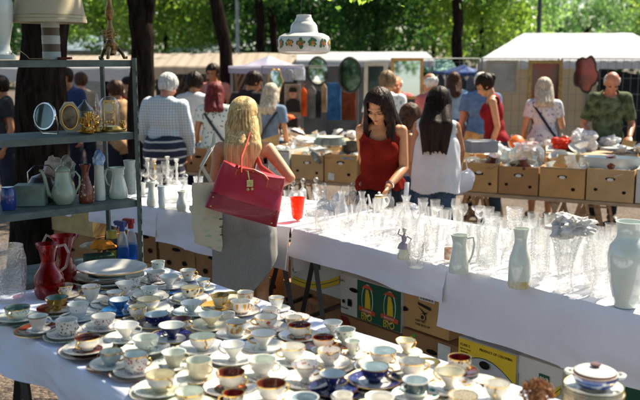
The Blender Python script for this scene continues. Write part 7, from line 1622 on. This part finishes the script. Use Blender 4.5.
# garden house behind
r = empty('garden_house', (X(80, 30), 30, 0), 0, 'low house with a blue-grey roof seen between the lamp and the candlestick', 'house')
MB().box((0, 1.5, 1.0), (2.2, 2.6, 2.0)).build('wall', pbr('pale_render', (.42, .40, .42), .9), r, smooth=False)
m = MB(); m.poly([(-1.25, 0, 2.02), (1.25, 0, 2.02), (1.05, 1.5, 2.55), (-1.05, 1.5, 2.55)], .05, nrm=V((0, 0, 1))); m.poly([(-1.25, 3, 2.02), (1.25, 3, 2.02), (1.05, 1.5, 2.55), (-1.05, 1.5, 2.55)], .05, nrm=V((0, 0, 1))); m.build('roof', pbr('slate_roof', (.20, .26, .33), .7, var=.15, stretch=(1, 6, 1)), r, smooth=False)
r = empty('long_shed', (X(228, 27), 27, 0), 0, 'long shed with a low grey roof behind the leaning trunk', 'shed')
MB().box((0, 1.5, .9), (4.4, 2.6, 1.8)).build('wall', pbr('peach_render', (.46, .36, .26), .9), r, smooth=False)
m = MB(); m.poly([(-2.3, 0, 1.84), (2.3, 0, 2.05), (2.1, 1.6, 2.45), (-1.9, 1.6, 2.1)], .05, nrm=V((0, 0, 1))); m.build('roof', pbr('grey_sheet_roof', (.34, .38, .40), .6, var=.1), r, smooth=False)
# poles
for px, Y, c, lb, h in [(537.5, 17, (.02, .025, .025), 'thin dark lamp post rising behind the white tent', 5.2), (238, 20, (.38, .42, .42), 'pale grey post standing before the trees left of the lamp shade', 6)]:
    r = empty('lamp_post', (X(px, Y), Y, 0), 0, lb, 'lamp post'); MB().tube([(0, 0, 0), (0, 0, h)], [.05, .032], 10).build('post', pbr('post_%d' % px, c, .5), r); MB().ell((0, 0, h + .12), (.2, .2, .15)).build('lamp_head', porc, r)
# hanging milk glass lamp shade in front
pc = aty(304, 40, 5.3); k = ppm(pc); r = empty('hanging_lamp_shade', tuple(pc), 0, 'white milk glass lamp shade painted with yellow and green flowers hanging in mid air', 'lamp shade')
def zz(y): return (40 - y) / k
mg = pbr('milk_glass_shade', (.72, .70, .64), .15, coat=.5, var=.03, trans=.12)
prof = [(18, 54.0), (22, 53.6), (25.5, 51.5), (26.5, 48), (26.5, 40), (25, 36.5), (20, 33.8), (14.5, 33), (13.8, 31), (13.2, 26), (11, 22.8), (7.6, 21), (7.2, 19), (7.6, 16.6), (7.2, 15.4), (6.0, 15.2)]
MB().lathe([(a / k, zz(y)) for a, y in prof] + [((prof[i][0] - .8) / k, zz(prof[i][1]) - .001) for i in (14, 10, 7, 5, 3, 0)], 48).build('shade', mg, r)
for kf in range(14):
    a = kf * 2 * PI / 14 + .12; rad = 26.62 / k; cc = V((math.cos(a), math.sin(a), 0)); tt = V((-math.sin(a), math.cos(a), 0)); o0 = cc * rad + V((0, 0, zz(43.5)))
    m = MB(); rn = random.Random(kf); yel = kf % 2
    for q in range(34):
        b_ = rn.uniform(0, 2 * PI); rr2 = rn.uniform(0, .025); pz = o0 + tt * math.cos(b_) * rr2 + V((0, 0, math.sin(b_) * rr2)); pz = pz.normalized() * pz.length
        s2 = rn.uniform(.006, .011); nn = V((pz.x, pz.y, 0)).normalized(); pz = nn * (rad + .0006 * (q % 4)) + V((0, 0, pz.z)); t2 = V((-nn.y, nn.x, 0))
        m.add([pz + t2 * s2 * math.cos(w) + V((0, 0, s2 * math.sin(w))) for w in [i * PI / 3 for i in range(6)]], [tuple(range(6))], 0 if rr2 > .013 else (1 if rn.random() < .75 else 2))
    m.build('painted_flower', [pbr('paint_leaf', (.03, .14, .03), .3), pbr('paint_petal_%d' % yel, (.65, .33, .02) if yel else (.55, .16, .05), .3), pbr('paint_core', (.4, .06, .02), .3)], r, smooth=False)
m = MB()
for kf in range(3): a = kf * 2.1; m.tube([(math.cos(a) * .036, math.sin(a) * .036, zz(16)), (math.cos(a) * .04, math.sin(a) * .04, zz(13.4)), (0, 0, zz(-30))], .0012, 5)
m.tube([(0, 0, zz(-30)), (0, 0, 1.95)], .0015, 5); m.build('wire', blackm, r)
# ---------------------------------------------------------------- trees
def leafmat(name, c1, c2, tr=.5):
    m, nt, out = nodes(name); N = nt.nodes.new; K_ = nt.links.new
    tc = N('ShaderNodeTexCoord'); nz = N('ShaderNodeTexNoise'); nz.inputs['Scale'].default_value = 1.3; nz.inputs['Detail'].default_value = 6; K_(tc.outputs['Object'], nz.inputs['Vector'])
    ge = N('ShaderNodeNewGeometry'); ad = N('ShaderNodeMath'); ad.operation = 'MULTIPLY_ADD'; ad.inputs[1].default_value = .45; K_(ge.outputs['Random Per Island'], ad.inputs[0])
    mu = N('ShaderNodeMath'); mu.operation = 'MULTIPLY_ADD'; mu.inputs[1].default_value = 1.2; mu.inputs[2].default_value = -.35; K_(nz.outputs['Fac'], mu.inputs[0]); K_(mu.outputs[0], ad.inputs[2])
    mx = N('ShaderNodeMix'); mx.data_type = 'RGBA'; mx.inputs['A'].default_value = c4(c1); mx.inputs['B'].default_value = c4(c2); K_(ad.outputs[0], mx.inputs['Factor'])
    d = N('ShaderNodeBsdfPrincipled'); d.inputs['Roughness'].default_value = .45; K_(mx.outputs['Result'], d.inputs['Base Color'])
    t = N('ShaderNodeBsdfTranslucent'); g = N('ShaderNodeMix'); g.data_type = 'RGBA'; g.blend_type = 'MULTIPLY'; g.inputs['Factor'].default_value = 1; K_(mx.outputs['Result'], g.inputs['A']); g.inputs['B'].default_value = (1.0, 1.0, .5, 1)
    sc2 = N('ShaderNodeVectorMath'); sc2.operation = 'SCALE'; sc2.inputs['Scale'].default_value = 3.0; K_(g.outputs['Result'], sc2.inputs[0]); K_(sc2.outputs[0], t.inputs[0])
    a = N('ShaderNodeMixShader'); a.inputs[0].default_value = tr; K_(d.outputs[0], a.inputs[1]); K_(t.outputs[0], a.inputs[2]); K_(a.outputs[0], out.inputs[0]); return m
LF = leafmat('leaf_mid', (.008, .038, .018), (.10, .19, .04)); LF2 = leafmat('leaf_dark', (.004, .028, .016), (.05, .13, .04)); LF3 = leafmat('leaf_bright', (.025, .09, .025), (.23, .31, .07)); LF4 = leafmat('leaf_haze_tint', (.10, .19, .11), (.24, .36, .20))  # LF4 has the haze of distance mixed into its paler leaf colours
bark = pbr('bark', (.018, .013, .010), .95, var=.5, vs=10, bump=1.0, bs=14, stretch=(3, 3, .5))
def leaves(clumps, n, size, mat, parent, seed, sub=26, sig=.16, name='crown', ext=None):
    rs = np.random.RandomState(seed); C = []; wt = lambda c: c[1][0] * c[1][1] * c[1][2] * (c[2] if len(c) > 2 else 1); tot = sum(wt(c) for c in clumps)
    for cl_ in clumps:
        c, r = cl_[:2]; k = max(2, int(n * wt(cl_) / tot / sub)); u = rs.normal(size=(k, 3)); u /= np.linalg.norm(u, axis=1)[:, None]; u *= rs.uniform(.25, 1.05, (k, 1)) ** .6
        C.append(np.array(c) + u * np.array(r))
    C = np.concatenate(C); P = np.repeat(C, sub, axis=0) + rs.normal(size=(len(C) * sub, 3)) * sig * np.array([1, 1, .6])
    N = len(P); a = rs.normal(size=(N, 3)); a /= np.linalg.norm(a, axis=1)[:, None]; b = np.cross(a, rs.normal(size=(N, 3))); b /= np.linalg.norm(b, axis=1)[:, None]
    s = size * rs.uniform(.6, 1.25, (N, 1)); Vt = np.empty((N, 4, 3)); Vt[:, 0] = P - a * s * .5; Vt[:, 1] = P + b * s * .3 - a * s * .05; Vt[:, 2] = P + a * s * .5; Vt[:, 3] = P - b * s * .3 - a * s * .05
    me = bpy.data.meshes.new(name); me.vertices.add(N * 4); me.vertices.foreach_set('co', Vt.reshape(-1)); me.loops.add(N * 4); me.loops.foreach_set('vertex_index', np.arange(N * 4, dtype=np.int32))
    me.polygons.add(N); me.polygons.foreach_set('loop_start', np.arange(N, dtype=np.int32) * 4); me.polygons.foreach_set('loop_total', np.full(N, 4, dtype=np.int32)); me.materials.append(mat); me.update(calc_edges=True); me.validate()
    o = bpy.data.objects.new(name, me); COL.objects.link(o); par(o, parent); return o
def tree(x, y, trunk, r, limbs, clumps, n, size, mat, label, seed, sig=.16, group='trees around the market', sub=26):
    root = empty('broadleaf_tree', (x, y, 0), 0, label, 'tree', group); m = MB(); T = [V(p) for p in trunk]; pts = []; rs_ = []
    for i in range(len(T) - 1):
        for k in range(6): t = k / 6; p = T[i].lerp(T[i + 1], t); p += V((noise.noise(p * 1.3 + V((seed, 0, 0))), noise.noise(p * 1.3 + V((0, seed, 0))), 0)) * .05; pts.append(p); f = (i + t) / (len(T) - 1); rs_.append(r * (1 - .35 * f) * (1 + .25 * math.exp(-f * 14)))
    pts.append(T[-1]); rs_.append(r * .6); b0 = len(m.v); m.tube(pts, rs_, 20)
    for v in m.v[b0:]: pass
    for i in range(b0, len(m.v)): q = m.v[i]; m.v[i] = q + V((noise.noise(q * 5), noise.noise(q * 5 + V((9, 0, 0))), 0)) * r * .16
    m.build('trunk', bark, root, ang=0)
    for lb in limbs:
        mm = MB(); L_ = [V(p) for p in lb[0]]; pp = []
        for i in range(len(L_) - 1):
            for k in range(5): p = L_[i].lerp(L_[i + 1], k / 5); pp.append(p + V((noise.noise(p * 2), noise.noise(p * 2 + V((5, 5, 5))), noise.noise(p * 2.2))) * .07)
        pp.append(L_[-1]); mm.tube(pp, [lb[1] * (1 - .8 * i / len(pp)) for i in range(len(pp))], 10); mm.build('limb', bark, root, ang=0)
    leaves(clumps, n, size, mat, root, seed, sig=sig, sub=sub)
    return root
# great trunk behind the rack; its crown reaches over the cup table and shades it
bx = aty(44, 60, 6.7).x
tree(bx, 6.7, [(-.12, 0, 0), (-.06, 0, 1.2), (.02, 0, 2.1), (.12, -.05, 3.4)], .225,
     [([(.1, -.05, 3.2), (.9, -.3, 4.0), (2.2, -.8, 4.6), (3.3, -1.0, 4.7)], .11), ([(.1, -.05, 3.2), (-.6, .3, 4.4), (-1.5, .6, 5)], .11), ([(.1, -.05, 3.3), (.5, 1, 4.4), (1.4, 1.9, 5.1)], .10)],
     [((2.75, -1.3, 4.5), (.95, 1.25, .45)), ((1.9, -.2, 4.7), (1.0, 1.0, .5)), ((2.3, 1.3, 4.8), (.8, .8, .4)), ((1.0, .6, 4.9), (1.0, 1.1, .5)), ((4.2, -1.75, 4.5), (1.0, .95, .35), .10), ((3.6, -2.6, 4.0), (.8, .8, .3), .12), ((-.8, .2, 4.9), (1.2, 1.2, .6))], 15500, .12, LF, 'great dark tree trunk just behind the rack, its crown shading the cups', 1, sig=.12)
bx = aty(141, 60, 8.9).x
tree(bx, 8.9, [(-.02, 0, 0), (.0, 0, 1.4), (.0, 0, 2.3)], .17, [([(0, 0, 2.1), (-.10, .0, 2.7), (-.5, .2, 4.2)], .11), ([(0, 0, 2.1), (.13, 0, 2.7), (.6, .1, 4.4)], .11)],
     [((-.8, .4, 5.2), (1.5, 1.4, .8)), ((.9, .3, 5.3), (1.3, 1.3, .8))], 5500, .13, LF, 'dark forked tree trunk behind the grey-haired man', 2)
bx = aty(222, 80, 12).x
tree(bx, 12.5, [(.12, 0, 0), (.05, 0, 1.2), (-.03, 0, 2.0), (-.18, 0, 3.2)], .13, [([(-.16, 0, 3), (-.6, 0, 4.5)], .08), ([(-.16, 0, 3), (.5, .2, 4.6)], .08)], [((0, .3, 5.3), (1.7, 1.5, .9))], 4500, .14, LF, 'slim dark leaning trunk left of the lavender canopy', 3)
for i, (px, Y, r) in enumerate([(262, 19, .13), (275, 20.5, .12), (458, 18.5, .16)]):
    x = X(px, Y); tree(x, Y, [(.05, 0, 0), (0, 0, 1.6), (-.08, 0, 3.4)], r, [([(-.08, 0, 3.2), (-.8, .1, 4.4)], .07), ([(-.08, 0, 3.2), (.8, .1, 4.6)], .07)],
        [((-.5, 0, 4.6), (1.5, 1.3, 1.3)), ((.8, 0, 4.9), (1.5, 1.3, 1.2)), ((.1, -.5, 3.6), (1.2, 1, .6))], 5500, .13, (LF, LF2, LF)[i % 3], ['slim trunk just left of the hanging lamp shade', 'slim trunk hidden behind the hanging lamp shade', 'dark trunk standing behind the blue canopy', 'trunk far behind the candlestick', 'trunk far behind the orange framed mirror'][i], 10 + i, sig=.2)
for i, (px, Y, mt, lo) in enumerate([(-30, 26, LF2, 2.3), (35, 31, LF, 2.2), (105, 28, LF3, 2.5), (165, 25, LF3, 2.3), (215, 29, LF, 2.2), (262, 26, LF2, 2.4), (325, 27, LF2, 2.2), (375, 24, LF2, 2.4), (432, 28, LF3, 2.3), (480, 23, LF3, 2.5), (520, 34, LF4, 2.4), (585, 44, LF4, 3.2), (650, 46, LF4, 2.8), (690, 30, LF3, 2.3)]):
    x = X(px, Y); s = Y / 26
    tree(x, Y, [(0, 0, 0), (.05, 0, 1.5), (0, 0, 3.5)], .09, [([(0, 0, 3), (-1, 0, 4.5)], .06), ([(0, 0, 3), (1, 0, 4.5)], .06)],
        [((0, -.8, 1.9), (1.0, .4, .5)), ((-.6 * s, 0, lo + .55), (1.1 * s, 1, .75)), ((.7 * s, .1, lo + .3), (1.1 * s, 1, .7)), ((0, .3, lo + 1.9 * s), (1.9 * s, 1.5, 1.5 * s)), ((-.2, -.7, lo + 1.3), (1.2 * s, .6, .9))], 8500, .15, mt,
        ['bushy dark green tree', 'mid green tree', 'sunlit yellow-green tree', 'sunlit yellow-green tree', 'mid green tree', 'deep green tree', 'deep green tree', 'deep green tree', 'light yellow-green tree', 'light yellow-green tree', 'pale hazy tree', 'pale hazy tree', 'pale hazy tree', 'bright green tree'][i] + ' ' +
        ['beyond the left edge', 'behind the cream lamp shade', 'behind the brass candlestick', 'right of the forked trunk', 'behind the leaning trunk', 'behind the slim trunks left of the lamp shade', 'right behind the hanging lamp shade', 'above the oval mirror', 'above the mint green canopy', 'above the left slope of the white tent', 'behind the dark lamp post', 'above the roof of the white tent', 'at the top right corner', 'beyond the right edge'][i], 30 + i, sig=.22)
# far wood closing the view
rw = random.Random(4); o = leaves([((-30 + 5 * k, 52 + rw.uniform(-3, 3), 2.6 + rw.uniform(-.4, 1.2)), (4, 3, 3.6)) for k in range(13)], 42000, .42, LF2, None, 99, sig=.5, name='far_wood'); o['kind'] = 'stuff'
# nearer branch dipping into the top right with separate leaves
x0 = X(470, 8.2); tree(X(700, 9.5), 9.5, [(0, 0, 0), (0, 0, 2), (-.1, 0, 4)], .16, [([(-.1, 0, 3.6), (-1.2, -.7, 3.3), (x0 - X(700, 9.5) + .5, -1.2, 2.75), (x0 - X(700, 9.5) - .8, -1.3, 2.45)], .05), ([(-.1, 0, 3.8), (.8, .5, 5)], .08)],
     [((x0 - X(700, 9.5) - .6, -1.3, 2.42), (.7, .4, .20)), ((x0 - X(700, 9.5) + .35, -1.2, 2.55), (.6, .4, .2)), ((-.4, 0, 5), (1.3, 1.3, .8))], 2600, .075, LF3, 'tree beyond the right edge whose leafy branch dips into the top of the view', 60, sig=.10, sub=12)
# trees round the photographer, seen in mirrors and glazes and shading the near tables; the left one is added to block open sky
tree(-2.6, -1.2, [(0, 0, 0), (.05, 0, 1.5), (.2, 0, 3.6)], .22, [([(.2, 0, 3.4), (1.6, -.3, 4.6), (3.6, -.5, 5)], .1)], [((1.2, -1.2, 4.9), (3.0, 2.0, .8)), ((4.4, -1.4, 5.0), (2.4, 1.8, .8)), ((-1.2, .2, 4.8), (2.0, 2.4, .8))], 12000, .2, LF, 'unseen leafy tree added left of the photographer to block open sky', 79, sig=.25)
for i, (x, y) in enumerate([(-4.5, -7), (.5, -9), (5, -7)]):
    tree(x, y, [(0, 0, 0), (.05, 0, 1.5), (0, 0, 3.5)], .2, [([(0, 0, 3), (-1, 0, 4.5)], .09)], [((0, 0, 3.6), (2.4, 1.6, 1.9)), ((.5, .3, 5.8), (2.2, 1.6, 1.4))], 5500, .2, LF, ['leafy tree behind the photographer at the left', 'leafy tree straight behind the photographer', 'leafy tree behind the photographer at the right'][i], 80 + i, sig=.25)
# ---------------------------------------------------------------- camera and light
cam = bpy.data.cameras.new('camera'); co = bpy.data.objects.new('camera', cam); COL.objects.link(co)
cam.sensor_width = 36; cam.lens = 36 * F / 640; cam.clip_end = 1000; cam.clip_start = .05
co.location = (0, 0, CH); co.rotation_euler = (PI / 2 - TH, 0, 0)
cam.dof.use_dof = True; cam.dof.focus_distance = 4.2; cam.dof.aperture_fstop = 2.8
sc.camera = co
SAZ, SEL = R(45), R(52)
sd = V((math.sin(SAZ) * math.cos(SEL), math.cos(SAZ) * math.cos(SEL), math.sin(SEL)))
sl = bpy.data.lights.new('sun', 'SUN'); sl.energy = 4.8; sl.angle = R(.5); sl.color = (1, .89, .71)
so = bpy.data.objects.new('sun', sl); COL.objects.link(so); so.rotation_euler = sd.to_track_quat('Z', 'Y').to_euler(); so.location = sd * 30
w = bpy.data.worlds.new('World'); sc.world = w; w.use_nodes = True; nt = w.node_tree
bg = nt.nodes['Background']; sk = nt.nodes.new('ShaderNodeTexSky'); sk.sky_type = 'NISHITA'; sk.sun_disc = False
sk.sun_elevation = SEL; sk.sun_rotation = SAZ; nt.links.new(sk.outputs[0], bg.inputs[0]); bg.inputs[1].default_value = .065
sc.view_settings.view_transform = 'Standard'; sc.view_settings.look = 'None'; sc.view_settings.exposure = 1.48; sc.view_settings.gamma = 1
sc.cycles.transparent_max_bounces = 24; sc.cycles.max_bounces = 8; sc.cycles.sample_clamp_indirect = 6

# things of one label are told apart by their place in the row they stand in
ORD = 'first second third fourth fifth sixth seventh eighth ninth tenth eleventh twelfth thirteenth fourteenth fifteenth sixteenth seventeenth eighteenth nineteenth twentieth'.split()
ORD += ['twenty-' + w for w in ORD[:9]] + ['thirtieth'] + ['thirty-' + w for w in ORD[:9]]
byl = {}
for o in COL.objects:
    if o.get('label') and o.parent is None: byl.setdefault(o['label'], []).append(o)
for l, os_ in byl.items():
    if len(os_) > 1:
        os_.sort(key=lambda o: o.location.x / o.location.y)
        for i, o in enumerate(os_): o['label'] = ORD[i] + ' from left, ' + l
